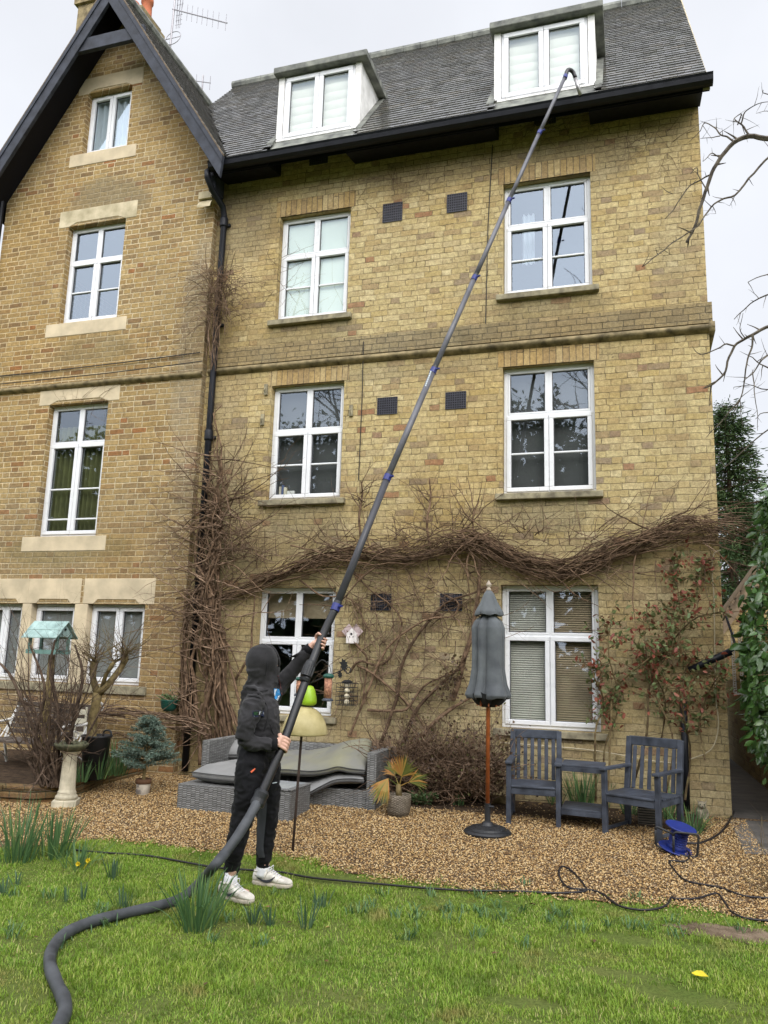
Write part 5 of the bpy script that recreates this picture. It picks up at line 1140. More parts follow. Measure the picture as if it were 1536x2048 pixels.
mb = MB(); mb.box(q2[0], q1[0]-.01, q1[1], q1[1]+.5, gz(q1[1])-.01, P(575,1583,q1[1])[2]); mb.build('base', M_rattan, tb, bevel=.01)
zt2 = P(575,1583,q1[1])[2]; mb = MB(); frame_bars(mb, q2[0], q1[0], q1[1], q1[1]+.5, zt2, zt2+.02, .05); mb.v = []; mb.f = []; mb.mi = []; mb.box(q2[0]-.008, q1[0]-.002, q1[1]-.008, q1[1]+.508, zt2+.001, zt2+.016); mb.build('rim', M_rattan_top, tb, bevel=.004)
mb = MB(); mb.box(q2[0]+.04, q1[0]-.05, q1[1]+.04, q1[1]+.46, zt2+.017, zt2+.022); mb.build('glass_top', simple('table_glass', (.35,.37,.38), .12, .05, spec=.6), tb)

# ---- closed parasol
u0 = G(975,1668); YU = u0[1]; par = thing('parasol', 'closed charcoal parasol on an orange wooden pole in the gravel', 'parasol', tuple(u0)); X0 = u0[0]
def ZU(v): return P(973, v, YU)[2]
mb = MB(); zb = u0[2]; mb.lathe([(.21,0),(.215,.02),(.20,.035),(.17,.04),(.165,.055),(.14,.065),(.06,.075),(.045,.10),(.03,.11)], (X0,YU,zb), 36); bs = mb.build('base', M_blackplastic, par, smooth=False, bevel=.004)
mb = MB()
for k in range(18):
    a = k*2*math.pi/18
    for r0 in (.10,.145): mb.lathe([(.012,0),(.010,.006)], (X0+r0*math.cos(a+.1*r0), YU+r0*math.sin(a), zb+(.066 if r0 < .12 else .056)), 7)
mb.build('base_pattern', M_iron, bs)
mb = MB(); mb.tube([(X0,YU,zb+.07), (X0,YU,ZU(1606))], .027, 14); mb.tube([(X0+.02,YU-.01,ZU(1612)), (X0+.06,YU-.02,ZU(1612))], .012, 8); mb.build('pole_holder', M_blackplastic, par, smooth=False)
mb = MB(); mb.tube([(X0,YU,ZU(1607)), (X0,YU,ZU(1180))], .019, 12); mb.build('pole', M_orangewood, par, smooth=True)
k_ = 1/ppm((X0,YU,1.5))
def fold_loft(profile, seed, nf=7, na=84, amp=.28, skew=0):
    rnd = random.Random(seed); ph = [rnd.random()*6 for _ in range(6)]; mb = MB()
    rows = len(profile)
    def fn(u, v):
        s_ = v*(rows-1); i = min(int(s_), rows-2); t = s_-i; r = lerp(profile[i][0], profile[i+1][0], t); z = lerp(profile[i][1], profile[i+1][1], t); am = lerp(profile[i][2], profile[i+1][2], t)
        a = u*2*math.pi; f_ = abs(math.sin(nf*.5*a+ph[0]+.75*math.sin(a*2+ph[1])+.25*v*math.sin(3*a)))**.6; rr_ = r*(1-am*(1-f_)+.05*math.sin(3*a+ph[2]+v*2))
        return (X0+rr_*math.cos(a+skew*v), YU+rr_*.85*math.sin(a+skew*v), z+ .012*math.sin(nf*a+ph[3])*(1 if v in (0,1) else 0))
    mb.grid(fn, na, rows*5); return mb
zt0, zt1 = ZU(1178), ZU(1224)
mb = fold_loft([(.012,zt0,.0),(.05,ZU(1188),.05),(.085,ZU(1205),.15),(.135,ZU(1224),.25),(.14,ZU(1230),.3)], 2, 6); o_ = mb.build('vent_cap', M_canopy, par, smooth=True); sm = o_.modifiers.new('solid','SOLIDIFY'); sm.thickness = .004
mb = fold_loft([(.055,ZU(1216),.3),(.062,ZU(1229),.4),(.135,ZU(1243),.34),(.160,ZU(1256),.36),(.158,ZU(1290),.44),(.160,ZU(1335),.48),(.185,ZU(1368),.46),(.225,ZU(1390),.42),(.21,ZU(1396),.45)], 6, 7); cn = mb.build('canopy', M_canopy, par, smooth=True); sm = cn.modifiers.new('solid','SOLIDIFY'); sm.thickness = .004
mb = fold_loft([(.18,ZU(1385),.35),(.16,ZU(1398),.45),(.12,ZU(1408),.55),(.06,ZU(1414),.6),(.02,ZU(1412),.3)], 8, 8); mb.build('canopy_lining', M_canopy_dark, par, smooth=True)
mb = MB(); rnd = random.Random(4)
for k in range(8): a = k*.785+.2; mb.bar((X0+.03*math.cos(a), YU+.03*math.sin(a), ZU(1240)), (X0+.10*math.cos(a), YU+.09*math.sin(a), ZU(1412)), .012, .016)
mb.build('rib', M_orangewood, par)
mb = MB(); mb.lathe([(.02,ZU(1182)-ZU(1182)),(.024,.015),(.014,.03),(.012,.036),(.026,.05),(.026,.065),(.012,.085),(.004,.10)], (X0,YU,ZU(1182)), 16); mb.build('finial', simple('pale_wood', (.38,.32,.25), .6, .15), par, smooth=True)

# ---- pair of joined garden seats with a table between
seat = thing('companion_seat', 'slate-grey wooden double garden seat with a small table joining the two chairs', 'garden bench', (-.54,-.9,.15))
def one_seat(FL, FR, zs_):
    FL, FR = np.array(FL[:2]), np.array(FR[:2]); w_ = np.linalg.norm(FR-FL); ux = (FR-FL)/w_; uy = np.array([-ux[1], ux[0]])
    def T(x, y, z): q = FL+ux*x+uy*y; return (q[0], q[1], z)
    Rm = Matrix(((ux[0], uy[0], 0), (ux[1], uy[1], 0), (0,0,1))); D_ = .50; g = lambda x, y: gz(T(x,y,0)[1])-.01
    zb_ = zs_+.475
    def B(name, x0, x1, y0, y1, z0, z1, par_=seat): mb = MB(); c_ = T((x0+x1)/2, (y0+y1)/2, (z0+z1)/2); mb.obox(c_, (x1-x0, y1-y0, z1-z0), Rm); return mb.build(name, M_greypaint, par_, bevel=.005)
    t_ = .045
    for x in (0, w_-t_): B('leg', x, x+t_, 0, t_, g(x,0), zs_+.20)
    for x in (0, w_-t_):
        mb = MB(); mb.bar(T(x+t_/2, D_-.02, g(x,D_)), T(x+t_/2, D_-.02, zs_+.02), t_, .05, (ux[0],ux[1],0)); mb.bar(T(x+t_/2, D_-.02, zs_), T(x+t_/2, D_+.06, zb_), t_, .05, (ux[0],ux[1],0)); mb.build('leg', M_greypaint, seat, bevel=.004)
        B('armrest', x-.008, x+t_+.012, -.03, D_+.02, zs_+.20, zs_+.225); B('side_rail', x+.008, x+t_-.008, t_, D_-.04, zs_-.07, zs_-.012); B('stretcher', x+.012, x+t_-.012, t_, D_-.04, zs_-.32, zs_-.29)
    B('front_rail', t_, w_-t_, .006, .03, zs_-.075, zs_-.012)
    mb = MB()
    for k in range(6): y = -.005+k*.082; c_ = T(w_/2, y+.037, zs_-.003); mb.obox(c_, (w_-.004 if k else w_-2*t_-.004, .074, .018), Rm)
    mb.build('seat', M_greypaint, seat, bevel=.004)
    def yb(z): return D_-.02+.08*(z-zs_)/(zb_-zs_)
    mb = MB(); mb.bar(T(t_*.5, yb(zb_-.035)-.0, zb_-.035), T(w_-t_*.5, yb(zb_-.035), zb_-.035), .028, .085, (0,0,1)); mb.build('top_rail', M_greypaint, seat, bevel=.006)
    mb = MB()
    for k in range(6):
        x = t_+(w_-2*t_)*(k+.5)/6; mb.bar(T(x, yb(zs_+.01), zs_+.01), T(x, yb(zb_-.08), zb_-.08), .036, .012, (-uy[0], -uy[1], 0))
    mb.build('back_slat', M_greypaint, seat, bevel=.003)
    return T
FLp = [G(1012,1650), G(1122,1658), G(1204,1668), G(1322,1692)]
zsA, zsB = P(1065,1576,-1.08)[2], P(1262,1590,-1.2)[2]
zS = (zsA+zsB)/2
one_seat(FLp[0], FLp[1], zS); one_seat(FLp[2], FLp[3], zS)
a, b_ = FLp[1], FLp[2]
for nm, z, y1 in (('table_top', zS+.20, .44), ('shelf', gz(-1)+.16, .44)):
    mb = MB()
    for k in range(5):
        y0 = k*.088; mb.poly_prism([(a[0]-.0, a[1]+y0+.02, z), (b_[0]+.03, b_[1]+y0+.02, z), (b_[0]+.03, b_[1]+y0+.10, z), (a[0]-.0, a[1]+y0+.10, z)], (0,0,.02))
    mb.build(nm, M_greypaint, seat, bevel=.003)
    mb = MB(); mb.bar((a[0], a[1]+.03, z-.02), (b_[0]+.02, b_[1]+.03, z-.02), .02, .04); mb.build(nm+'_rail', M_greypaint, seat, bevel=.003)

# ---- slatted block, palm pot, cable reel, stone cat
q = G(1296,1652); sl = thing('slatted_block', 'ribbed grey-brown block standing under the right garden seat', 'block', tuple(q)); mb = MB(); mb.box(q[0]-.085,q[0]+.085,q[1]+.02,q[1]+.12,q[2]-.01,q[2]+.25); mb.build('body', M_iron, sl); mb = MB()
for k in range(11): mb.box(q[0]-.09,q[0]+.09,q[1],q[1]+.12,q[2]+.005+k*.0225,q[2]+.017+k*.0225)
mb.build('slat', simple('drab_slats', (.14,.125,.10), .8, .25), sl, bevel=.002)
q = G(797,1632); pl = thing('palm_pot', 'small fan palm with browning fronds in a woven pot', 'potted palm', tuple(q)); k_ = 1/ppm(q)
mb = MB(); R1 = 25*k_; hp_ = P(797,1588,q[1])[2]-q[2]; mb.lathe([(R1*.82,0),(R1*.95,hp_*.3),(R1*1.0,hp_*.8),(R1*.98,hp_),(R1*.85,hp_),(R1*.82,hp_*.85),(.01,hp_*.85)], q, 28); mb.build('pot', M_wicker, pl, smooth=True)
mb = MB(); tp = np.array([q[0]-.0, q[1], q[2]+hp_]); mb.tube([tp-np.array([0,0,.03]), tp+np.array([-.01,0,.09])], [.035,.025], 8); mb.build('trunk', M_trunk, pl, smooth=True)
mb = MB(); rnd = random.Random(9)
def frond(stem, fan, L_, spread=1.9, n=22):
    stem, fan = Vector(stem), Vector(fan).normalized(); mb.tube([tp+np.array([0,0,.07]), (Vector(tp)+stem*.6+Vector((0,0,.03))), Vector(tp)+stem], [.005,.004,.003], 5, cap=False)
    side = fan.cross(Vector((0,-1,.15))).normalized(); b0 = Vector(tp)+stem; nn = side.cross(fan)
    for i in range(n):
        t = (i/(n-1)-.5)*spread; d = (fan*math.cos(t)+side*math.sin(t)).normalized(); l2 = L_*(1-.25*abs(t))*rnd.uniform(.88,1.08); w_ = d.cross(nn).normalized()*.008
        m1 = b0+d*l2*.55+nn*.008*(-1)**i; e_ = b0+d*l2+Vector((0,0,-.03*rnd.random()-.02*abs(t)))
        mb.add([b0-w_*.4, b0+w_*.4, m1+w_, m1-w_, e_], [(0,1,2,3),(3,2,4)])
frond((.03,-.02,.17), (.15,-.2,1), .26, 2.3, 26); frond((-.09,-.08,.15), (-.45,-.3,-.8), .27, 1.3, 20); frond((.10,0,.12), (.9,-.1,.35), .22, 1.3, 14); frond((-.06,.05,.16), (-.5,.3,.6), .2, 1.3, 12)
mb.build('frond', M_palm, pl, fix=False)
q = G(1352,1706); rl = thing('cable_reel', 'blue cable reel in a black tube frame on the gravel', 'cable reel', tuple(q)); Rm = Matrix.Rotation(R_(14),3,'Y') @ Matrix.Rotation(R_(8),3,'X')
def disc(r, z, c_): mb = MB(); mb.lathe([(r*.25,z),(r,z),(r,z+.008),(r*.97,z+.012),(r*.25,z+.012)], c_, 32, Rm); return mb
c0_ = (q[0], q[1], q[2]+.03); k_ = 1/ppm(q)
for r, z in ((34*k_,0),(30*k_,.185)): disc(r, z, c0_).build('flange', M_blue, rl, bevel=.002)
mb = MB(); mb.lathe([(.085,.01),(.07,.03),(.068,.16),(.08,.186)], c0_, 24, Rm); mb.build('drum', M_blue, rl, smooth=True)
mb = MB()
for z in (.05,.07,.09,.11,.13,.15): mb.lathe([(.069,z-.004),(.074,z),(.069,z+.004)], c0_, 24, Rm, cap=False)
mb.build('drum_rib', M_blue, rl)
def roundrect(pts, r=.03):
    o_ = []; k = len(pts)
    for i in range(k):
        a, b_, c = np.array(pts[i-1]), np.array(pts[i]), np.array(pts[(i+1) % k]); d1 = (a-b_)/np.linalg.norm(a-b_); d2 = (c-b_)/np.linalg.norm(c-b_)
        for t in np.linspace(0, 1, 5): o_.append((b_+d1*r)*(1-t)**2+2*b_*t*(1-t)+(b_+d2*r)*t*t)
    return o_+[o_[0]]
for pts, Y in (([(1311,1652),(1347,1668),(1347,1708),(1311,1690)], q[1]-.12), ([(1347,1664),(1398,1669),(1394,1716),(1347,1708)], q[1]-.17)):
    mb = MB(); mb.tube(roundrect([P(u, v, Y+.05*i/3) for i, (u, v) in enumerate(pts)]), .0095, 8); mb.build('tube_frame', M_blackplastic, rl, smooth=True)
q = G(1405,1638); ct = thing('cat_statue', 'small mossy stone cat sitting at the foot of the house corner', 'statue', tuple(q)); k_ = 1/ppm(q); h_ = P(1405,1598,q[1])[2]-q[2]
def soup(name, tubes, mat, parent, voxel, sm=2, post=None, smooth=True):
    mb = MB()
    for pts, rs, n, sq in tubes: mb.tube(pts, rs, n, True, sq)
    me = bpy.data.meshes.new('soup'); me.from_pydata(mb.v, [], mb.f); o_ = bpy.data.objects.new('soup', me); COL.objects.link(o_)
    b = bmesh.new(); b.from_mesh(me); bmesh.ops.recalc_face_normals(b, faces=b.faces); b.to_mesh(me); b.free()
    r_ = o_.modifiers.new('r', 'REMESH'); r_.mode = 'VOXEL'; r_.voxel_size = voxel
    if sm: s_ = o_.modifiers.new('s', 'SMOOTH'); s_.iterations = sm; s_.factor = .5
    dg = bpy.context.evaluated_depsgraph_get(); dg.update(); m2 = bpy.data.meshes.new_from_object(o_.evaluated_get(dg)); bpy.data.objects.remove(o_); bpy.data.meshes.remove(me)
    n = len(m2.vertices)
    if post is not None:
        co = np.empty(n*3, np.float32); m2.vertices.foreach_get('co', co); no = np.empty(n*3, np.float32); m2.vertex_normals.foreach_get('vector', no)
        m2.vertices.foreach_set('co', post(co.reshape(-1,3), no.reshape(-1,3)).astype(np.float32).ravel()); m2.update()
    m2.materials.clear(); m2.materials.append(mat); m2.polygons.foreach_set('use_smooth', [smooth]*len(m2.polygons)); m2.name = name
    return link(name, m2, parent)
def V3(*a): return np.array(a, float)
def ball(c, r, sx=1, sz=1, n=12):
    ts = np.linspace(-.999, .999, 9); return ([V3(c[0], c[1], c[2]+t*r*sz) for t in ts], [max(.001, r*math.sqrt(1-t*t)) for t in ts], n, sx)
X, Y, Z = q; s_ = h_/.22
T_ = [([V3(X,Y,Z),V3(X,Y,Z+.05*s_),V3(X,Y,Z+.10*s_),V3(X,Y-.005,Z+.14*s_)],[.075*s_,.085*s_,.075*s_,.05*s_],14,.9), ball((X,Y-.025*s_,Z+.155*s_),.058*s_,.85,.82), ball((X-.025*s_,Y-.07*s_,Z+.015*s_),.022*s_), ball((X+.025*s_,Y-.07*s_,Z+.015*s_),.022*s_), ball((X,Y-.07*s_,Z+.142*s_),.026*s_,.8,.7),
      ([V3(X-.04*s_,Y-.02*s_,Z+.185*s_),V3(X-.05*s_,Y-.02*s_,Z+.225*s_)],[.018*s_,.003],8,.6), ([V3(X+.04*s_,Y-.02*s_,Z+.185*s_),V3(X+.05*s_,Y-.02*s_,Z+.225*s_)],[.018*s_,.003],8,.6), ([V3(X-.035*s_,Y-.05*s_,Z+.10*s_),V3(X-.025*s_,Y-.07*s_,Z+.02*s_)],[.028*s_,.02*s_],8,1), ([V3(X+.035*s_,Y-.05*s_,Z+.10*s_),V3(X+.025*s_,Y-.07*s_,Z+.02*s_)],[.028*s_,.02*s_],8,1)]
soup('body', T_, M_cat, ct, .006)
mb = MB()
for sx in (-1,1): mb.lathe([(.0,0),(.008*s_,.002),(.0,.004)], (X+sx*.022*s_, Y-.072*s_, Z+.168*s_), 8, Matrix.Rotation(R_(90),3,'X'), cap=False)
mb.build('eye', M_iron, ct); mb = MB(); mb.lathe([(.0,0),(.007*s_,.002),(.0,.004)], (X, Y-.096*s_, Z+.15*s_), 8, Matrix.Rotation(R_(90),3,'X'), cap=False); mb.build('nose', M_iron, ct)

# ---- bird bath
q = G(131,1612); bb = thing('bird_bath', 'pale stone pedestal with a dark mossy bird bath dish', 'bird bath', tuple(q)); k_ = 1/ppm(q); H_ = P(140,1500,q[1])[2]-q[2]
mb = MB(); w_ = 27*k_; Rz = Matrix.Rotation(R_(28),3,'Z')
mb.obox((q[0],q[1],q[2]+.03), (w_*1.75,w_*1.75,.075), Rz); mb.build('plinth', M_birdbath, bb, bevel=.012)
def fl(prof, n=64):
    mb = MB(); vs = []
    for r, z, f in prof:
        for j in range(n): a = 2*math.pi*j/n; rr_ = r*(1-f*.045*(1+math.cos(16*a))/2); vs.append((q[0]+rr_*math.cos(a), q[1]+rr_*math.sin(a), q[2]+z))
    k = len(prof); mb.add(vs, [(i*n+j, i*n+(j+1)%n, (i+1)*n+(j+1)%n, (i+1)*n+j) for i in range(k-1) for j in range(n)]+[tuple(range(n-1,-1,-1)), tuple((k-1)*n+j for j in range(n))]); return mb
r0 = 14.5*k_; fl([(r0*1.45,.065,0),(r0*1.5,.09,0),(r0*1.4,.105,0),(r0*1.22,.115,0),(r0*1.28,.13,0),(r0*1.12,.15,0),(r0*1.08,.17,1),(r0*.92,H_-.06,1),(r0*.95,H_-.04,0),(r0*1.1,H_-.02,0),(r0*1.3,H_-.0,0)]).build('column', M_birdbath, bb, smooth=True)
mb = MB(); r1 = 33*k_; mb.lathe([(r0*1.2,H_-.01),(r1*.85,H_+.015),(r1,H_+.045),(r1*1.02,H_+.065),(r1*.96,H_+.07),(r1*.9,H_+.05),(r1*.5,H_+.035),(.01,H_+.03)], q, 32); mb.build('dish', M_mossdish, bb, smooth=True)
mb = MB(); rnd = random.Random(2)
for _ in range(26): a = rnd.uniform(0,6.28); r = r1*.85*rnd.random()**.5; mb.obox((q[0]+r*math.cos(a), q[1]+r*math.sin(a), q[2]+H_+.06+rnd.random()*.02), (.03,.025,.02), Matrix.Rotation(a,3,'Z') @ Matrix.Rotation(.5,3,'X'))
mb.build('moss_clod', M_mossdish, bb, bevel=.005)
# ---- bird table on a post
YT = -1.55; pb = P(103,1585,YT); bt_ = thing('bird_table', 'aqua wooden bird table with a pitched roof on a post', 'bird table', (pb[0], YT, gz(YT)+.1)); k_ = 1/ppm(P(100,1280,YT))
mb = MB(); zf = P(100,1308,YT)[2]; xc = P(97,1300,YT)[0]; xp = P(95,1400,YT)[0]
mb.tube([(xp,YT,gz(YT)+.05), (xp,YT,zf-.01)], .036, 10); mb.build('post', M_trunk, bt_, smooth=True)
xw = 36*k_; dp = .22
mb = MB(); mb.box(xc-xw, xc+xw, YT-dp/2, YT+dp/2, zf, zf+.018); mb.build('floor', M_tealdark, bt_, bevel=.003)
for ya_ in (YT-dp/2-.012, YT+dp/2+.002): mb = MB(); mb.box(xc-xw, xc+xw, ya_, ya_+.01, zf, zf+.045); mb.build('rail', M_tealdark, bt_)
ze = P(100,1273,YT-.15)[2]; zr = P(100,1246,YT)[2]
for sx in (-1,1):
    for sy in (-1,1): mb = MB(); mb.box(xc+sx*(xw-.02)-.013, xc+sx*(xw-.02)+.013, YT+sy*(dp/2-.02)-.013, YT+sy*(dp/2-.02)+.013, zf+.018, ze+.03); mb.build('corner_post', M_tealdark, bt_)
# the ridge runs along x; the right-hand gable end is turned a little to the viewer
rf = MB(); xe0, xe1 = xc-xw-.03, xc+xw+.035
for sy in (-1,1):
    o2 = .0
    for a, b_ in ((0,.55),(.5,1.0)):
        lift = .010*(1 if a == 0 else 0)
        rf.poly_prism([(xe0, YT+sy*.18*a, lerp(zr,ze-.02,a)+lift), (xe1, YT+sy*.18*a, lerp(zr,ze-.02,a)+lift), (xe1, YT+sy*.18*b_, lerp(zr,ze-.02,b_)+lift), (xe0, YT+sy*.18*b_, lerp(zr,ze-.02,b_)+lift)], (0,0,.012))
rf.build('roof', M_teal, bt_, bevel=.002)
mb = MB()
for x in (xc-xw+.01, xc+xw-.02): mb.poly_prism([(x, YT-.155, ze-.0), (x, YT+.155, ze-.0), (x, YT, zr-.006)], (.012,0,0))
mb.build('gable_end', M_teal, bt_); mb = MB(); mb.lathe([(.012,0),(.012,.01)], (xc+xw-.004, YT, lerp(ze,zr,.55)), 10, Matrix.Rotation(R_(90),3,'Y')); mb.build('entrance_hole', M_iron, bt_)

# ---- white garden bench on the left, black tub, wall planter
YB2 = -1.0; wb = thing('white_bench', 'old garden bench with white scrolled iron ends and dark slats under the gable window', 'garden bench', (-6.3,YB2,.3))
zbg = .21
def scroll(x, parent):
    mb = MB(); S_ = lambda pts, r=.013: mb.tube(spline([(x, a, b_) for a, b_ in pts], 22), r, 7)
    S_([(-.52,zbg-.05),(-.50,zbg+.15),(-.58,zbg+.30),(-.62,zbg+.36),(-.55,zbg+.40),(-.40,zbg+.38),(-.2,zbg+.37)]); S_([(-.1,zbg-.05),(-.15,zbg+.18),(-.2,zbg+.37),(-.12,zbg+.6),(-.02,zbg+.76),(.05,zbg+.82),(.10,zbg+.78),(.07,zbg+.73)], .016)
    S_([(-.2,zbg+.37),(-.10,zbg+.45),(-.07,zbg+.60),(-.03,zbg+.70)], .010); S_([(-.58,zbg+.40),(-.62,zbg+.50),(-.58,zbg+.58),(-.45,zbg+.6),(-.3,zbg+.58),(-.12,zbg+.60)], .014); S_([(-.58,zbg+.58),(-.65,zbg+.56),(-.63,zbg+.5),(-.58,zbg+.52)], .011)
    S_([(-.45,zbg+.42),(-.40,zbg+.52),(-.30,zbg+.50),(-.32,zbg+.44),(-.38,zbg+.46)], .009); S_([(-.28,zbg+.4),(-.2,zbg+.5),(-.16,zbg+.56)], .009); S_([(-.5,zbg+.15),(-.35,zbg+.25),(-.2,zbg+.2),(-.13,zbg+.1)], .010)
    mb.v = [(a, b_+YB2+.25, c) for a, b_, c in mb.v]; mb.build('bench_end', M_castwhite, parent, smooth=True)
xb0, xb1 = P(8,1440,YB2)[0], P(165,1440,YB2)[0]
for x in (xb0, xb1): scroll(x, wb)
mb = MB()
for k in range(5): mb.box(xb0, xb1-.03, YB2-.30+k*.085, YB2-.23+k*.085, zbg+.37, zbg+.395)
for k in range(6): z = zbg+.44+k*.062; y = YB2+.25-.15+k*.018; mb.box(xb0, xb1-.03, y, y+.02, z, z+.05)
mb.build('slat', M_darkslat, wb, bevel=.003)
mb = MB()
for z in (zbg+.72, zbg+.62, zbg+.47): mb.box(xb1-.17, xb1-.02, YB2+.09, YB2+.105, z-.03, z+.03)
for x in (xb1-.17, xb1-.04): mb.box(x, x+.025, YB2+.085, YB2+.10, zbg+.36, zbg+.78)
mb.build('end_panel', M_creamslat, wb, bevel=.003)
q = G(190,1515,BZ); bk = thing('black_tub', 'black plastic tub holding the cut-back tree', 'plant tub', (q[0],-1.35,.3)); ct_ = P(193,1480,-1.35)
mb = MB(); zt_ = P(193,1470,-1.35)[2]; z0_ = .28; r_ = 29/ppm(ct_); mb.lathe([(r_*.72,0),(r_*.95,zt_-z0_-.03),(r_*1.04,zt_-z0_-.02),(r_*1.06,zt_-z0_),(r_*.96,zt_-z0_),(r_*.9,zt_-z0_-.05),(.01,zt_-z0_-.06)], (ct_[0],-1.35,z0_), 28); tb_ = mb.build('tub_body', M_blackplastic, bk, smooth=True)
mb = MB(); xx = ct_[0]+r_*.6
mb.tube(spline([(xx-.05,-1.30,zt_-.02),(xx-.045,-1.30,zt_+.035),(xx,-1.30,zt_+.05),(xx+.045,-1.30,zt_+.035),(xx+.05,-1.30,zt_-.02)], 14), .011, 7); mb.build('handle', M_blackplastic, bk, smooth=True)
c_ = P(338,1410,Yg-.14); gp = thing('wall_planter', 'dark green wall planter with trailing plants left of the drainpipe', 'planter', tuple(c_)); k_ = 1/ppm(c_)
mb = MB(); mb.lathe([(.01,-.075),(.06,-.07),(.09,-.03),(.105,.05),(.11,.06),(.10,.062),(.09,.04),(.01,.04)], c_, 22); mb.build('bowl', M_green_plastic, gp, smooth=True); rnd = random.Random(8)
lp = [Vector(c_)+Vector((rnd.gauss(0,.05), rnd.gauss(-.02,.04), .06+abs(rnd.gauss(0,.03)))) for _ in range(120)]; leaf_mesh('leaves', lp, [(rnd.gauss(0,1), rnd.gauss(-.4,1), rnd.gauss(.1,.7)) for _ in lp], .035, M_euph, gp, shape=.6)

# ---- bird feeding station and hanging feeders
q = G(585,1705); YF = q[1]; fs = thing('feeding_station', 'leaning pole with a yellow dome baffle and a lime green cap above it', 'bird feeder pole', tuple(q))
A, Bp, Cp = P(585,1707,YF), P(603,1470,YF), P(615,1345,YF)
mb = MB(); mb.tube([A, lerp(A,Bp,.5), Bp, Cp], .0115, 8); mb.build('pole', M_rustpole, fs, smooth=True)
k_ = 1/ppm(Bp); c_ = P(609,1466,YF); R1 = 45*k_; hD = P(609,1412,YF)[2]-c_[2]
mb = MB(); n = 12; prof = [(R1*math.cos(t)*1.0, hD*math.sin(t)) for t in np.linspace(0, 1.45, n)]; mb.lathe([(R1*.985,-.012)]+prof, c_, 40, cap=False); b1 = mb.build('baffle_dome', M_baffle, fs, smooth=True); s_ = b1.modifiers.new('solid','SOLIDIFY'); s_.thickness = .004
mb = MB(); c2 = P(612,1409,YF); mb.lathe([(.028,-.02),(.03,0),(.02,.012),(.024,.02),(.022,.04),(.012,.05)], c2, 14); mb.build('collar', M_iron, fs, smooth=True)
mb = MB(); c3 = P(617,1411,YF); h3 = P(617,1371,YF)[2]-c3[2]; r3 = 16*k_; mb.lathe([(r3*.45,0),(r3*.8,h3*.03),(r3*1.0,h3*.12),(r3*1.02,h3*.25),(r3*.92,h3*.5),(r3*.72,h3*.8),(r3*.5,h3*.95),(r3*.2,h3*1.0),(.002,h3)], c3, 26); mb.build('green_cap', M_lime, fs, smooth=True)
mb = MB()
for pl_ in ([(612,1352),(590,1336),(586,1338)], [(615,1356),(640,1322),(652,1324),(655,1328)], [(620,1366),(655,1352),(690,1338),(698,1334),(702,1342),(694,1347),(690,1340)]): mb.tube(spline([P(u, v, YF-.02) for u, v in pl_], 14), .0045, 6)
mb.lathe([(.055,0),(.06,.004),(.06,.012),(.052,.014)], P(600,1342,YF-.03), 20, cap=False); mb.build('hook_arm', M_iron, fs, smooth=True)
mb = MB()
for (u, v, r) in ((688,1331,.052),(680,1350,.032)):
    c_ = P(u, v, YF-.02); pts = []
    for k in range(18): a = k/18*6.283+.3; rr_ = r*(1.0 if k % 2 else .62)*(1.15 if 3 < k < 8 else .9); pts.append((c_[0]+rr_*math.cos(a)*.8, c_[1], c_[2]+rr_*math.sin(a)*1.15))
    mb.poly_prism(pts, (0,.004,0))
mb.build('iron_leaf', M_iron, fs)
def feeder(u, v0, v1, w_, lab, body):
    c_ = P(u, v1, YF-.06); h_ = P(u, v0, YF-.06)[2]-c_[2]; k_ = 1/ppm(c_); f = thing('hanging_feeder', lab, 'bird feeder', tuple(c_), 'feeders on the pole'); r = w_*.5*k_
    mb = MB(); mb.lathe([(r*.85,.02),(r*.85,h_*.80)], c_, 16); mb.build('mesh_tube', body, f, smooth=True)
    mb = MB(); mb.lathe([(r*1.25,0),(r*1.3,.008),(r*.9,.022)], c_, 16); mb.build('tray', M_greypaint, f, smooth=True); mb = MB(); mb.lathe([(r*.9,h_*.79),(r*1.25,h_*.82),(r*1.2,h_*.90),(r*.5,h_*.95)], c_, 16); mb.build('lid', M_green_plastic, f, smooth=True)
    mb = MB(); mb.tube(spline([(c_[0]-r*.7,c_[1],c_[2]+h_*.9),(c_[0],c_[1],c_[2]+h_*1.25),(c_[0]+r*.7,c_[1],c_[2]+h_*.9)], 8), .0025, 5); mb.build('wire', M_iron, f)
feeder(655,1344,1402,18,'peanut feeder with a green lid hanging right of the pole', M_nuts)
feeder(598,1352,1392,16,'peanut feeder half hidden behind the black pole', M_nuts)
c_ = P(693,1410,Ym-.16); cg = thing('cage_feeder', 'square wire cage feeder with pale fat balls on the wall', 'bird feeder', tuple(c_)); k_ = 1/ppm(c_); w_ = 17*k_; h_ = P(693,1366,Ym-.16)[2]-c_[2]
mb = MB()
for sx in np.linspace(-1,1,5):
    for sy in (-1,1): mb.tube([(c_[0]+sx*w_,c_[1]+sy*w_,c_[2]), (c_[0]+sx*w_,c_[1]+sy*w_,c_[2]+h_)], .003, 4)
for z in np.linspace(0,1,6): mb.tube([(c_[0]-w_,c_[1]-w_,c_[2]+h_*z),(c_[0]+w_,c_[1]-w_,c_[2]+h_*z),(c_[0]+w_,c_[1]+w_,c_[2]+h_*z),(c_[0]-w_,c_[1]+w_,c_[2]+h_*z),(c_[0]-w_,c_[1]-w_,c_[2]+h_*z)], .003, 4)
mb.build('cage', M_iron, cg); mb = MB()
for k in range(4): mb.lathe([(.0,-.03),(.022,-.022),(.032,0),(.022,.022),(.0,.03)], (c_[0],c_[1],c_[2]+.035+k*.062), 12, cap=False)
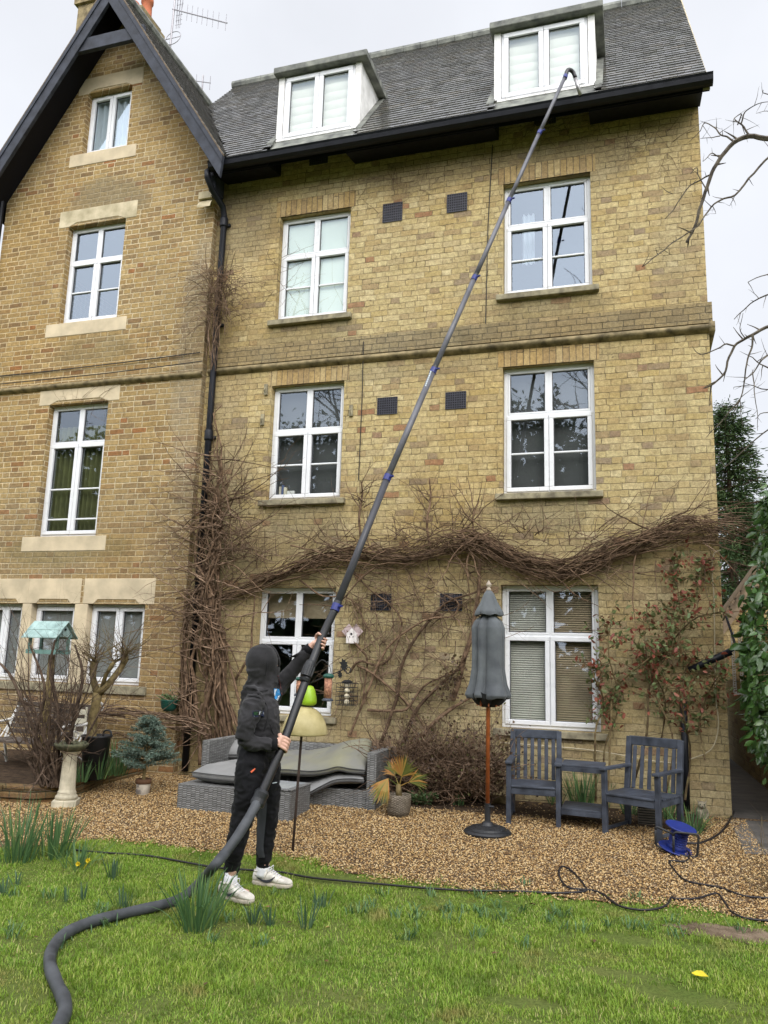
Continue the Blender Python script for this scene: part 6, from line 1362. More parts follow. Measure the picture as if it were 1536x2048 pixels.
mb.build('fat_ball', M_fat, cg, smooth=True); mb = MB(); mb.lathe([(.06,0),(.065,.01),(.03,.03)], (c_[0],c_[1],c_[2]+h_+.005), 14); mb.tube([(c_[0],c_[1],c_[2]+h_+.03),(c_[0],c_[1]+.1,c_[2]+h_+.06)], .004, 5); mb.build('lid', M_iron, cg)
c_ = P(705,1287,Ym-.05); bh = thing('bird_box', 'little white wooden bird box with two holes on the house wall', 'bird box', tuple(c_)); k_ = 1/ppm(c_); w_ = 11*k_; h_ = P(705,1256,Ym-.05)[2]-c_[2]; M_bw = simple('chalky_white_wood', (.66,.62,.60), .8, .18, 22, .3)
mb = MB(); y0 = Ym-.10; mb.poly_prism([(c_[0]-w_,y0,c_[2]),(c_[0]+w_,y0,c_[2]),(c_[0]+w_,y0,c_[2]+h_*.62),(c_[0],y0,c_[2]+h_*.98),(c_[0]-w_,y0,c_[2]+h_*.62)], (0,.09,0)); mb.build('box', M_bw, bh, bevel=.003)
mb = MB()
for sg in (-1,1): mb.bar((c_[0],y0+.035,c_[2]+h_), (c_[0]+sg*w_*1.35,y0+.035,c_[2]+h_*.52), .012, .13, (0,0,1))
mb.build('roof', simple('mauve_roof', (.42,.33,.33), .8, .2), bh); mb = MB(); mb.lathe([(.013,0),(.013,.004)], (c_[0],y0-.001,c_[2]+h_*.6), 12, Matrix.Rotation(R_(90),3,'X'))
for sg in (-1,1): mb.lathe([(.006,0),(.006,.004)], (c_[0]+sg*.022,y0-.001,c_[2]+h_*.42), 8, Matrix.Rotation(R_(90),3,'X'))
mb.build('entrance_hole', M_iron, bh)

# ---- cables on the ground, a fallen leaf
def ground_cable(name, pts, r, label, mat=M_cable): mb = MB(); mb.tube(spline([G(u, v, .014+r) for u, v in pts], len(pts)*7), r*1.25, 6); tag(mb.build(name, mat, smooth=True), label, 'cable')
ground_cable('black_cable', [(150,1700),(205,1705),(300,1712),(420,1733),(500,1740),(560,1744),(620,1755),(700,1763),(760,1768),(850,1776),(940,1781),(1024,1782),(1110,1786),(1165,1783),(1172,1776),(1150,1748),(1128,1733),(1118,1740),(1122,1760),(1140,1776),(1180,1780),(1205,1788),(1240,1812),(1290,1820),(1330,1812),(1343,1795),(1350,1797),(1390,1797),(1432,1787),(1446,1800),(1465,1825),(1500,1838),(1560,1842)], .006, 'long black cable looping along the edge of lawn and gravel')
ground_cable('reel_cable', [(1340,1712),(1355,1700),(1378,1705),(1372,1722),(1340,1722),(1345,1735),(1365,1757),(1390,1766),(1440,1775),(1490,1792),(1560,1797)], .006, 'thin black cable running from the blue reel off to the right')
ground_cable('corner_cable', [(1370,1686),(1400,1686),(1432,1672),(1450,1655),(1463,1632),(1467,1622)], .008, 'black cable running from the reel round the house corner')
mb = MB(); mb.tube(spline([P(1442,1100,Ym-.03),P(1428,1108,Ym-.03),P(1424,1140,Ym-.03),P(1428,1200,Ym-.03),P(1430,1330,Ym-.03),P(1432,1400,Ym-.04),P(1437,1450,Ym-.04),P(1425,1495,Ym-.05),P(1390,1515,Ym-.05),P(1330,1525,Ym-.05),P(1180,1500,Ym-.04),P(1000,1485,Ym-.03)], 60), .006, 5); wc = hp(mb, 'wall_cable', simple('cream_cable', (.42,.36,.24), .6, .15)); wc['label'] = 'cream cable along the right corner of the wall'
mb = MB(); mb.tube([P(1378,1340,Ym-.10),P(1410,1326,Ym-.12),P(1462,1303,Ym-.14)], [.03,.034,.036], 12); mb.tube(spline([P(1462,1303,Ym-.14),P(1470,1290,Ym-.12),P(1452,1232,Ym-.02)], 8), .012, 7); g2 = hp(mb, 'gutter', M_black, smooth=True); g2['label'] = 'short sloping black gutter at the right corner'
mb = MB(); mb.tube([P(1367,1402,Ym-.07),P(1374,1622,Ym-.07)], .033, 12); d2 = hp(mb, 'downpipe', M_black, smooth=True); d2['label'] = 'short black pipe behind the right garden seat'
q = G(1400,1950,.03); mb = MB(); M_ = Matrix.Rotation(-.35,3,'Z') @ Matrix.Rotation(.5,3,'X')
vs = [M_ @ Vector(v) for v in ((-.045,0,0),(-.02,.018,.008),(.01,.02,.012),(.045,0,.004),(.01,-.018,.012),(-.02,-.016,.008),(0,0,0))]; mb.add([Vector(q)+v for v in vs], [(0,1,6),(1,2,6),(2,3,6),(3,4,6),(4,5,6),(5,0,6)]); tag(mb.build('fallen_leaf', M_leafy, fix=False), 'bright yellow fallen leaf lying on the lawn', 'leaf')

# ---- outbuilding, trellis and aerials
ob = thing('outbuilding', 'low brick outbuilding with a tiled verge beyond the alley on the right', 'outbuilding', (1.7,2,.2))
mb = MB(); mb.add([(1.32,1.9,.1),(2.3,9,.1),(2.3,9,2.2),(1.32,1.9,2.2)], [(0,1,2,3)]); mb.v = []; mb.f = []; mb.mi = []
a, b_ = P(1463,1420,2.4), G(1512,1560); xw0 = 1.16
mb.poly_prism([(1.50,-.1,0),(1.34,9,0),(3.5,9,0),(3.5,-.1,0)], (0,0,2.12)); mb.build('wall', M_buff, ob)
mb = MB(); v0, v1 = P(1452,1225,3.0), P(1508,1148,3.0); d = v1-v0
mb.poly_prism([v0-d*.15+V3(0,0,-.02), v1+d*1.0+V3(0,0,-.02), v1+d*1.0+V3(0,0,-.24), v0-d*.15+V3(0,0,-.24)], (0,2.5,0)); mb.build('roof', simple('old_verge_board', (.20,.15,.10), .8, .3), ob)
mb = MB()
for k in range(12): p = v0+d*(-.2+k*.2); mb.obox(p+V3(0,-.03,.02), (.16,.12,.03), Matrix.Rotation(-math.atan2(d[2],d[0])-.1,3,'Y'))
mb.build('verge_tile', M_tile_edge, ob)
mb = MB(); mb.poly_prism([v0+V3(-.05,.1,-.2), v1+d+V3(0,.1,-.2), (v1[0]+d[0],3.1,1.5), (v0[0]-.05,3.1,1.5)], (0,.1,0)); mb.build('gable_wall', M_buff, ob)
c0_, c1_ = P(1484,1262,.6), P(1478,1386,.6); tr = thing('white_trellis', 'narrow white perforated strips hung upright beside the house corner', 'trellis', tuple(c1_)); M_wp = simple('offwhite_strip', (.60,.58,.55), .6, .1)
for x in (-.055, .02):
    mb = MB(); n = 26; w_ = .034; xx = c1_[0]+x
    zz = np.linspace(c1_[2], c0_[2], n+1); mb.box(xx, xx+.008, .6, .61, zz[0], zz[-1]); mb.box(xx+w_-.008, xx+w_, .6, .61, zz[0], zz[-1])
    for i in range(n): mb.box(xx+.0081, xx+w_-.0081, .602, .608, zz[i], zz[i]+(zz[1]-zz[0])*.5)
    mb.build('strip', M_wp, tr)
mb = MB(); mb.box(c1_[0]-.06, c1_[0]+.06, .59, .62, c1_[2]-.02, c1_[2]); mb.build('foot', M_castwhite, tr)
M_alu = simple('dull_aluminium', (.30,.29,.31), .45, .15, metal=.4)
ya = 3.0; A = P(340,98,ya); Bq = P(352,-20,ya); ae = thing('tv_aerial', 'rooftop television aerial with a long comb boom and a loop', 'aerial', tuple(A))
mb = MB(); mb.tube([A-V3(0,0,1.0), lerp(A,Bq,.25), Bq], .02, 7); mb.build('mast', M_alu, ae)
mb = MB(); b0_, b1_ = P(345,18,ya), P(454,46,ya-.3); mb.tube([b0_, b1_], .014, 6); mb.build('boom', M_alu, ae)
for t in (.17,.28,.37,.47,.56,.65,.75,.85,.98): mb = MB(); p = lerp(b0_,b1_,t); mb.tube([p+V3(0,0,.19), p-V3(0,0,.17)], .006, 5); mb.build('director_rod', M_alu, ae)
mb = MB()
for dx in (-.05,.02,.08):
    for dz in (.16,.30,.42): mb.tube([P(358,20,ya)+V3(dx,0,dz), P(358,20,ya)+V3(dx*.6,0,-dz)], .006, 5)
for dz in (.12,.24,.36,-.12,-.24,-.34): mb.tube([P(358,20,ya)+V3(-.06,0,dz), P(358,20,ya)+V3(.09,0,dz)], .005, 5)
mb.build('reflector', M_alu, ae); mb = MB(); c_ = P(346,76,ya); mb.tube([c_+V3(.17*math.cos(a), .03*math.sin(a), .17*math.sin(a)) for a in np.linspace(0, 6.283, 28)], .008, 5); mb.tube([c_-V3(.17,0,0), c_+V3(.17,0,0)], .008, 5); mb.build('loop', M_alu, ae, smooth=True)
A = P(405,182,4.2); ae2 = thing('tv_aerial', 'small distant aerial just above the roof valley', 'aerial', tuple(A)); mb = MB(); mb.tube([A-V3(0,0,1.0), P(406,150,4.2)], .014, 6); mb.build('mast', M_alu, ae2); mb = MB(); b0_, b1_ = P(392,162,4.2), P(421,166,4.0); mb.tube([b0_,b1_], .01, 5)
for t in (.02,.5,.97): p = lerp(b0_,b1_,t); mb.tube([p+V3(0,0,.16),p-V3(0,0,.16)], .007, 5)
mb.build('boom', M_alu, ae2)
# books on the first-floor window ledge
rnd = random.Random(17); x0 = WR['A1'][0]+.09; z0 = WR['A1'][2]+.085
for k, (w_, h_, c, lb) in enumerate(((.03,.13,(.55,.5,.42),'cream book on the ledge of the left first-floor window'),(.025,.15,(.10,.13,.25),'thin blue book on the ledge of the left first-floor window'),(.04,.12,(.62,.57,.45),'fat buff book on the ledge of the left first-floor window'),(.10,.07,(.70,.69,.66),'white box beside the books on the window ledge'))):
    mb = MB(); mb.box(x0, x0+w_, .09, .20, z0-.0, z0+h_); x0 += w_+.006; tag(mb.build('book' if k < 3 else 'box', simple('book_cover_%d' % k, c, .7, .1), bevel=.002), lb, 'book' if k < 3 else 'box', 'things on the window ledge')
# ------------------------------------------------------------------ the man and the cleaning pole
M_hoodie = simple('black_hoodie_cloth', (.019,.0186,.0195), .9, .3, 5, .4, 160, c2=(.031,.030,.032), spec=.15, sheen=.1)
M_trouser = simple('black_joggers', (.0055,.0055,.0065), .85, .25, 6, .25, 160, c2=(.009,.009,.0105), spec=.15, sheen=.04)
M_panel = simple('grey_jogger_panel', (.045,.048,.056), .8, .15, 12, .2, 200)
M_skin = simple('skin', (.56,.33,.25), .5, .08, 14, .12, 120, c2=(.62,.38,.29), spec=.35)
M_sock = simple('white_sock', (.74,.74,.76), .85, .05, 30, .3, 150)
M_shoe = simple('scuffed_white_leather', (.58,.54,.47), .6, .18, 16, .25, 50, c2=(.68,.65,.59))
M_sole = simple('dirty_sole', (.46,.41,.33), .8, .2, 18, .3)
M_swoosh = simple('dark_shoe_mark', (.03,.032,.04), .5, .15)
M_zip = simple('zip', (.10,.03,.03), .5, .1); M_orange = simple('orange_tab', (.60,.10,.03), .6, .1)
M_logo_b = simple('blue_badge', (.03,.24,.55), .6, .1); M_logo_w = simple('white_badge', (.62,.68,.72), .6, .05); M_logo_d = simple('navy_patch', (.012,.018,.05), .6, .1); M_logo_g = simple('green_print', (.012,.05,.02), .6, .1)
M_hair = simple('short_dark_hair', (.03,.02,.015), .8, .2)
man = thing('person', 'man in black hooded top and joggers holding up the long cleaning pole', 'person', tuple(G(505,1785)))
YN, YC, YFR = -3.86, -3.66, -3.46
gN, gF = G(475,1797), G(545,1772)
def Q(u, v, Y): return P(u, v, Y)
# pole line
PH1, PH0 = Q(640,1284,-3.42), Q(566,1488,-3.74)
PT = Q(1133,152,-.74)
# ---- body: one continuous surface (head, neck, torso, arms, hands, legs)
def finger(base, pts): pass
T = []
hc = Q(528,1322,-3.66)
# head: skull, jaw, nose, ears; it looks up along the pole
fd = np.array(PT)-hc; fd /= np.linalg.norm(fd); fd = np.array([.46,.80,.39]); fd /= np.linalg.norm(fd)
side = np.cross(fd, [0,0,1]); side /= np.linalg.norm(side); upv = np.cross(side, fd)
T.append(ball(hc+upv*.015, .088, 1, 1.12, 16)); T.append(([hc+fd*.03-upv*.02, hc+fd*.055-upv*.06, hc+fd*.05-upv*.10],[.075,.062,.035],14,1)); T.append(([hc+fd*.085+upv*.01, hc+fd*.108-upv*.025],[.010,.016],8,1))
for sg in (-1,1): T.append(ball(hc+side*.088*sg-upv*.015, .02, .6, 1.5, 8))
T.append(([hc-upv*.06-fd*.02, Q(522,1385,-3.66)],[.06,.065],14,1))
# torso
T.append(([Q(520,1388,YC),Q(518,1420,YC),Q(516,1460,YC),Q(513,1505,YC),Q(512,1540,YC)],[.07,.13,.125,.12,.13],16,1))
shN, elN, wrN = Q(503,1408,YN), Q(484,1476,YN-.04), Q(553,1489,-3.80); shF, elF, wrF = Q(548,1385,YFR), Q(588,1336,-3.42), Q(624,1291,-3.40)
T.append(([shN+V3(0,.05,-.03),elN+V3(.02,.02,.0),lerp(elN,wrN,.4)+V3(0,.0,0),wrN],[.026,.022,.022,.026],12,1)); T.append(([shF,elF,wrF],[.042,.034,.027],12,1)); T.append(([Q(510,1412,YN+.12),Q(545,1400,YFR-.05)],[.04,.04],12,1))
hpN, knN, anN = Q(502,1545,YN+.07), Q(478,1648,YN+.03), Q(461,1758,gN[1]); hpF, knF, anF = Q(533,1545,YFR-.07), Q(534,1650,YFR), Q(527,1742,gF[1])
T.append(([hpN,knN,anN],[.085,.055,.033],12,1)); T.append(([hpF,knF,anF],[.085,.055,.036],12,1))
for an_, g_, dx in ((anN,gN,.0),(anF,gF,.0)): T.append(([an_, V3(an_[0]+.02, an_[1], g_[2]+.05), V3(an_[0]+.14, an_[1]-.0, g_[2]+.04)],[.033,.033,.022],10,1))
# hands: palm, four fingers wrapped round the pole, thumb
pdir = np.array(PH1)-np.array(PH0); pdir /= np.linalg.norm(pdir)
def hand(c, wrist, rad, to_cam, lens=1.0):
    c, wrist = np.array(c), np.array(wrist); a = wrist-c; a -= pdir*(a@pdir); a /= np.linalg.norm(a)      # from pole towards the wrist side
    b_ = np.cross(pdir, a); b_ *= 1 if (b_@np.array([0,-1,0]) > 0) == to_cam else -1                            # side of the pole the fingers pass over
    kn = [c + a*(rad+.012)*.55 + b_*(rad+.012)*.9 + pdir*o for o in (.036,.012,-.012,-.034)]
    T.append(([wrist, lerp(wrist, c+a*.055, .6), c+a*(rad+.022)+b_*.012],[.027,.030,.030],12,.8))
    T.append(([c+a*(rad+.020)+b_*.014+pdir*.034, c+a*(rad+.020)+b_*.014-pdir*.034],[.022,.020],10,.9))
    for i, k in enumerate(kn):
        L_ = (.92,1.0,.96,.8)[i]; th0 = math.atan2(.9, .55); pts = []; o = (.036,.012,-.012,-.034)[i]
        for j in range(7):
            th = th0 + (2.65*L_)*j/6; rr_ = rad+.010-.002*(j/6); pts.append(c + a*math.cos(th)*rr_ + b_*math.sin(th)*rr_ + pdir*(o-.004*j*.5))
        root = c+a*(rad+.026)+b_*.018+pdir*o*.9
        T.append(([root]+pts, [.0115,.0108,.0105,.0100,.0098,.0092,.0086,.0070], 8, 1))
    tp = [c+a*(rad+.030)+pdir*.038-b_*.0, c+a*(rad+.012)*.8-b_*(rad+.008)*.55+pdir*.052, c-b_*(rad+.011)+pdir*.050, c-a*(rad+.004)*.6-b_*(rad+.009)*.8+pdir*.040]
    T.append((tp, [.015,.0125,.0115,.0085], 8, 1))
PR = .031
hand(PH1, wrF, PR, False); hand(PH0, wrN, PR, True)
soup('body', T, M_skin, man, .0042, 1)
body = [o for o in COL.objects if o.parent == man and o.name.startswith('body')][0]
mb = MB()
for sg in (-1,1):
    e_ = hc+fd*.078+side*.032*sg+upv*.012; mb.lathe([(0,-.011),(.011,0),(0,.011)], e_, 10, cap=False)
mb.build('eye', simple('eye', (.6,.6,.6), .2, .05), man, smooth=True)
mb = MB(); mb.tube([hc+fd*.100-upv*.058-side*.024, hc+fd*.106-upv*.056, hc+fd*.100-upv*.058+side*.024], [.004,.006,.004], 6); mb.build('mouth', simple('lips', (.40,.16,.13), .5, .05), man, smooth=True)
# ---- hooded top
def wrinkle(amp, f, seed, dirn=None):
    def fn(co, no):
        out_ = co.copy()
        for i in range(len(co)):
            p = Vector(co[i]); n1 = mnoise.noise(Vector((p.x*f, p.y*f, p.z*f*1.7+seed))); n2 = 1-abs(mnoise.noise(Vector((p.x*f*1.9+3, p.y*f*1.9, p.z*f*3.2+seed)))); n3 = mnoise.noise(Vector((p.x*60, p.y*60, p.z*60)))
            out_[i] += no[i]*(amp*(.6*n1+1.7*(n2-.78))+.0007*n3)
        return out_
    return fn
H = []
H.append(([Q(523,1382,YC),Q(519,1398,YC),Q(518,1425,YC),Q(518,1455,YC),Q(517,1485,YC),Q(515,1508,YC),Q(514,1516,YC)],[.085,.130,.150,.150,.146,.146,.138],20,.98))
H.append(([Q(509,1400,YN+.06),Q(503,1418,YN+.01),Q(493,1450,YN-.03),Q(488,1478,YN-.035)],[.076,.072,.064,.057],14,1))
H.append(([Q(488,1474,YN-.035),Q(498,1485,-3.86),Q(520,1489,-3.84),Q(545,1489,-3.81)],[.057,.054,.049,.045],14,1))
H.append(([Q(520,1402,YC),Q(540,1390,YFR-.06),Q(560,1370,YFR+.0),Q(588,1338,-3.42),Q(614,1303,-3.40)],[.090,.078,.064,.054,.045],14,1))
H.append(([Q(500,1395,YN+.06),Q(545,1388,YFR-.05)],[.085,.085],14,1))
# hood: a deep shell round the head, open towards the pole
H.append(ball(hc-fd*.018+upv*.008, .118, 1, 1.06, 20)); H.append(([hc-fd*.05-upv*.02, hc-fd*.055-upv*.09, Q(512,1385,YC)],[.102,.092,.10],16,1)); H.append(([hc+fd*.02-upv*.055, hc+fd*.0-upv*.11, Q(524,1388,YC)],[.088,.08,.10],16,1))
hood_c = hc+fd*.085
def post(co, no):
    out_ = wrinkle(.0115, 8, 2)(co, no)
    w_ = np.clip((co[:,2]-(hc[2]-.16))/.10, 0, 1)[:,None]*.8; out_ = out_*(1-w_)+co*w_
    d = out_-hood_c; ax = d@fd; rad = np.linalg.norm(d-ax[:,None]*fd, axis=1); k = (rad < .074) & (ax > -.10) & (ax < .2) & ((d@upv) > -.085)
    out_[k] -= fd*(np.clip((.074-rad[k])/.02, 0, 1)*.075)[:,None]
    return out_
soup('hoodie', H, M_hoodie, man, .0075, 3, post)
hd_ = [o for o in COL.objects if o.parent == man and o.name.startswith('hoodie')][0]
a_ = np.linspace(0, 6.283, 40)
mb = MB(); mb.tube([hood_c-fd*.012+side*.078*math.cos(t)+upv*.092*math.sin(t) for t in a_], .010, 8); mb.build('hood_hem', M_hoodie, hd_, smooth=True)
mb = MB(); mb.tube([Q(543,1489,-3.81), Q(556,1489,-3.795)], [.046,.038], 16); mb.build('cuff', M_trouser, hd_, smooth=True); mb = MB(); mb.tube([Q(612,1305,-3.40), Q(622,1293,-3.40)], [.046,.036], 16); mb.build('cuff', M_trouser, hd_, smooth=True)
# prints and zip lie on the cloth: project the small shapes onto the hoodie
bpy.context.view_layer.update()
from mathutils.bvhtree import BVHTree
def bvh(o): b = bmesh.new(); b.from_mesh(o.data); t = BVHTree.FromBMesh(b); b.free(); return t
BH = bvh(hd_)
def on(t, u, v, up=.004, Y0=-9.0):
    d = Vector(ray(u, v)).normalized(); h = t.ray_cast(Vector(CLOC), d); 
    return None if h[0] is None else h[0]-d*up
def decal(t, polys, name, mat, parent, up=.003, th=.002):
    mb = MB()
    for pl_ in polys:
        pts = [on(t, u, v, up) for u, v in pl_]
        if any(p is None for p in pts): continue
        c_ = sum(pts, Vector())/len(pts); k = len(pts); mb.add(pts+[c_], [(i, (i+1) % k, k) for i in range(k)])
    if mb.f:
        o_ = mb.build(name, mat, parent, fix=False); s_ = o_.modifiers.new('s','SOLIDIFY'); s_.thickness = th; s_.offset = 0
def dense(pl_, n=4): return [(lerp(a[0],b_[0],i/n), lerp(a[1],b_[1],i/n)) for a, b_ in zip(pl_, pl_[1:]+pl_[:1]) for i in range(n)]
decal(BH, [dense([(548,1377),(558,1378),(561,1391),(555,1402),(549,1396)])], 'badge', M_logo_b, hd_, .004)
decal(BH, [dense([(549,1379),(554,1378),(550,1386),(551,1392),(549,1392)]), dense([(552,1398),(556,1392),(560,1391),(555,1402)]), dense([(553,1383),(557,1382),(558,1387),(554,1389)])], 'badge', M_logo_w, hd_, .0065)
decal(BH, [dense([(505,1422),(527,1421),(528,1434),(506,1433)])], 'sleeve_patch', M_logo_d, hd_, .004)
decal(BH, [dense([(507,1424),(516,1423.5),(516,1430),(508,1430)])], 'sleeve_patch', M_logo_g, hd_, .0065)
# sleeve lettering: A k i
SL = [[(518,1429),(520,1422.5),(521,1422.5),(523,1429),(522,1429),(520.6,1425),(519,1429)], [(523.4,1429),(523.4,1423),(524.2,1423),(524.2,1429)], [(524.2,1426.4),(525.6,1424.6),(526.2,1424.8),(524.9,1426.6),(526.3,1429),(525.4,1429),(524.2,1427)], [(526.8,1429),(526.8,1425),(527.5,1425),(527.5,1429)], [(508,1432),(522,1431.5),(522,1432.1),(508,1432.6)]]
decal(BH, SL, 'lettering', M_logo_w, hd_, .0065)
zp = [on(BH, u, v, .004) for u, v in ((556,1352),(560,1368),(564,1390),(569,1420),(571,1450),(570,1478))]; zp = [p for p in zp if p is not None]
mb = MB(); mb.tube(spline(zp, 20), .004, 5); mb.build('zip', M_zip, hd_, smooth=True)
# ---- joggers
J = []
J.append(([Q(514,1492,YC),Q(514,1520,YC),Q(514,1552,YC)],[.112,.130,.135],20,.95))
J.append(([Q(508,1495,YN+.12),Q(505,1530,YN+.08),Q(496,1590,YN+.05),Q(482,1645,YN+.03),Q(470,1700,YN+.03),Q(463,1738,gN[1])],[.09,.115,.096,.074,.063,.052],16,1)); J.append(([Q(463,1736,gN[1]),Q(461,1750,gN[1])],[.050,.046],14,1))
J.append(([Q(524,1495,YFR-.12),Q(530,1530,YFR-.08),Q(535,1590,YFR-.03),Q(535,1645,YFR),Q(530,1690,YFR),Q(527,1722,gF[1])],[.09,.113,.093,.073,.063,.053],16,1)); J.append(([Q(527,1720,gF[1]),Q(526,1734,gF[1])],[.050,.046],14,1))
soup('joggers', J, M_trouser, man, .0075, 3, wrinkle(.010, 8, 11)); jg = [o for o in COL.objects if o.parent == man and o.name.startswith('joggers')][0]; BJ = bvh(jg)
def strip(t, L, R_, name, mat, parent):
    mb = MB(); n = len(L)*4; Ls, Rs = spline([(u, v, 0) for u, v in L], n), spline([(u, v, 0) for u, v in R_], n); rows = []
    for a, b_ in zip(Ls, Rs):
        row = [on(t, lerp(a[0],b_[0],s_/4), lerp(a[1],b_[1],s_/4), .007) for s_ in range(5)]
        if all(p is not None for p in row): rows.append(row)
    mb.add([p for r in rows for p in r], [(i*5+j, i*5+j+1, i*5+j+6, i*5+j+5) for i in range(len(rows)-1) for j in range(4)]); mb.build(name, mat, parent, smooth=True, fix=False)
strip(BJ, [(523,1600),(514,1640),(512,1670),(513,1700),(517,1716)], [(534,1598),(532,1640),(528,1670),(527,1695),(530,1715)], 'side_panel', M_panel, jg)
decal(BJ, [dense([(501,1543),(510,1536),(511,1538),(503,1546)],2)], 'pocket_tab', M_orange, jg, .004); decal(BJ, [dense([(545,1565.5),(554,1564),(554,1565.5),(545,1567)],2)], 'pocket_zip', M_logo_w, jg, .004)
for an_, nm in ((Q(461,1750,gN[1]),'a'),(Q(526,1733,gF[1]),'b')):
    mb = MB(); low = Q(461,1772,gN[1]) if nm == 'a' else Q(525,1752,gF[1]); mb.tube([an_+V3(0,0,.05), lerp(an_,low,.4), lerp(an_,low,.7), low], [.044,.047,.046,.050], 16); mb.build('sock', M_sock, man, smooth=True)
# ---- trainers
def trainer(heel, toe, width=.10):
    heel, toe = np.array(heel), np.array(toe); L_ = np.linalg.norm(toe-heel); ux = (toe-heel)/L_; ux = np.array([ux[0], ux[1], 0]); ux /= np.linalg.norm(ux); uy = np.array([-ux[1], ux[0], 0]); g_ = gz(heel[1])-.004
    def loft(st, name, mat, parent, n=22):
        mb = MB(); vs = []
        for (s_, w_, z0, z1, sh) in st:
            for j in range(n):
                a = 2*math.pi*j/n; cx, sz = math.cos(a), math.sin(a); px = math.copysign(abs(cx)**sh, cx)*w_; pz = (z0+z1)/2+math.copysign(abs(sz)**sh, sz)*(z1-z0)/2; p = heel+ux*s_*L_+uy*px; vs.append((p[0], p[1], g_+pz))
        k = len(st); mb.add(vs, [(i*n+j, i*n+(j+1)%n, (i+1)*n+(j+1)%n, (i+1)*n+j) for i in range(k-1) for j in range(n)]+[tuple(range(n-1,-1,-1)), tuple((k-1)*n+j for j in range(n))]); o_ = mb.build(name, mat, parent, smooth=True); s2 = o_.modifiers.new('sub','SUBSURF'); s2.levels = s2.render_levels = 1; return o_
    sh = loft([(0,.030,.03,.085,.8),(.03,.036,.028,.10,.7),(.12,.038,.028,.105,.7),(.25,.038,.028,.108,.7),(.38,.038,.028,.112,.75),(.5,.041,.028,.098,.75),(.62,.045,.028,.078,.7),(.75,.048,.028,.068,.65),(.88,.044,.028,.062,.65),(.96,.034,.028,.052,.7),(1.0,.018,.03,.04,.8)], 'shoe', M_shoe, man)
    loft([(-.02,.026,0,.032,.5),(.02,.038,0,.036,.45),(.3,.040,0,.036,.45),(.5,.044,0,.034,.45),(.75,.051,0,.034,.45),(.92,.044,.004,.036,.45),(1.02,.018,.008,.034,.5)], 'sole', M_sole, sh)
    def S_(s_, z, out_=.0): w_ = np.interp(s_, [0,.25,.5,.75,1], [.036,.040,.043,.050,.03]); p = heel+ux*s_*L_-uy*(w_+out_); return V3(p[0], p[1], g_+z)
    mb = MB(); top = [(.08,.075),(.2,.058),(.35,.048),(.5,.058),(.62,.080)]; bot = [(.08,.071),(.2,.048),(.35,.034),(.5,.040),(.62,.077)]
    A, B_ = spline([S_(a, z, .003-(z-.03)*.16) for a, z in top], 16), spline([S_(a, z, .003-(z-.03)*.16) for a, z in bot], 16); mb.add(A+B_, [(i, i+1, 18+i, 17+i) for i in range(16)]); o_ = mb.build('side_mark', M_swoosh, sh, fix=False); s2 = o_.modifiers.new('s','SOLIDIFY'); s2.thickness = .006; s2.offset = 0
    mb = MB()
    for k in range(6): s_ = .44+k*.052; z = .112-k*.0085; mb.tube([heel+ux*s_*L_+uy*.026+V3(0,0,g_+z-.006-heel[2]), heel+ux*(s_+.012)*L_+V3(0,0,g_+z+.006-heel[2]), heel+ux*s_*L_-uy*.026+V3(0,0,g_+z-.006-heel[2])], .0042, 5)
    p_ = heel+ux*.42*L_+V3(0,0,g_+.122-heel[2])
    for sg in (-1,1): mb.tube(spline([p_, p_-uy*.03*sg+V3(.01,0,.012), p_-uy*.045*sg+V3(0,0,-.02)], 8), .003, 5)
    mb.build('lace', M_sock, sh, smooth=True)
    mb = MB(); a = heel+ux*.2*L_; n = 24; mb.tube([a+ux*.052*math.cos(t)+uy*.036*math.sin(t)+V3(0,0,g_+.103+.006*math.cos(t)-heel[2]) for t in np.linspace(0, 6.283, n)], .008, 7); mb.build('collar', M_shoe, sh, smooth=True)
    mb = MB(); mb.tube(spline([S_(.66,.03,.002),S_(.70,.06,-.002),heel+ux*.74*L_+V3(0,0,g_+.074-heel[2])], 8), .0022, 4); mb.tube(spline([S_(.30,.03,.002),S_(.36,.07,-.002),S_(.42,.105,-.01)], 8), .002, 4); mb.build('seam', M_sole, sh)
hN, tN = Q(441,1790,gN[1]), Q(512,1800,gN[1]-.03); hF, tF = Q(507,1768,gF[1]), Q(586,1776,gF[1]+.0)
trainer(hN, V3(tN[0], tN[1]-.05, hN[2])); trainer(hF, V3(tF[0]-.01, tF[1], hF[2]))

# ---- long cleaning pole with hose
M_pole = simple('grey_carbon_tube', (.075,.075,.085), .38, .2, 5, .08, 40, c2=(.105,.105,.12), spec=.5)
M_poleblack = simple('black_carbon_tube', (.013,.013,.015), .4, .2, 8, .08, 40, spec=.5)
M_hose = simple('ribbed_grey_hose', (.040,.044,.050), .6, .25, 9, .2, 40, c2=(.058,.062,.068))
M_clamp = simple('blue_clamp', (.012,.02,.15), .4, .1)
M_chrome = simple('worn_metal_nozzle', (.36,.35,.35), .35, .15, metal=.6)
cp = thing('cleaning_pole', 'very long grey telescopic vacuum pole reaching from the man up to the gutter', 'cleaning pole', tuple(PH0))
Ht = float(PT[2]); z_0 = float(PH0[2])
Yof = lambda z: -3.74+(-.74+3.74)*((z-z_0)/(Ht-z_0))
def onpole(u, v):
    Y = -3.0
    for _ in range(40): p = P(u, v, Y); Y = .6*Y+.4*Yof(p[2])
    return P(u, v, Y)
PP = [onpole(u, v) for u, v in ((519,1597),(543,1543),(566,1488),(604,1380),(640,1284),(672,1214),(775,955),(867,741),(949,556),(1018,401),(1079,265),(1131,152))]
PP[2] = np.array(PH0); PP[4] = np.array(PH1)
PP[3] = (PP[2]+PP[4])/2+(PP[3]-(PP[2]+PP[4])/2)*.5
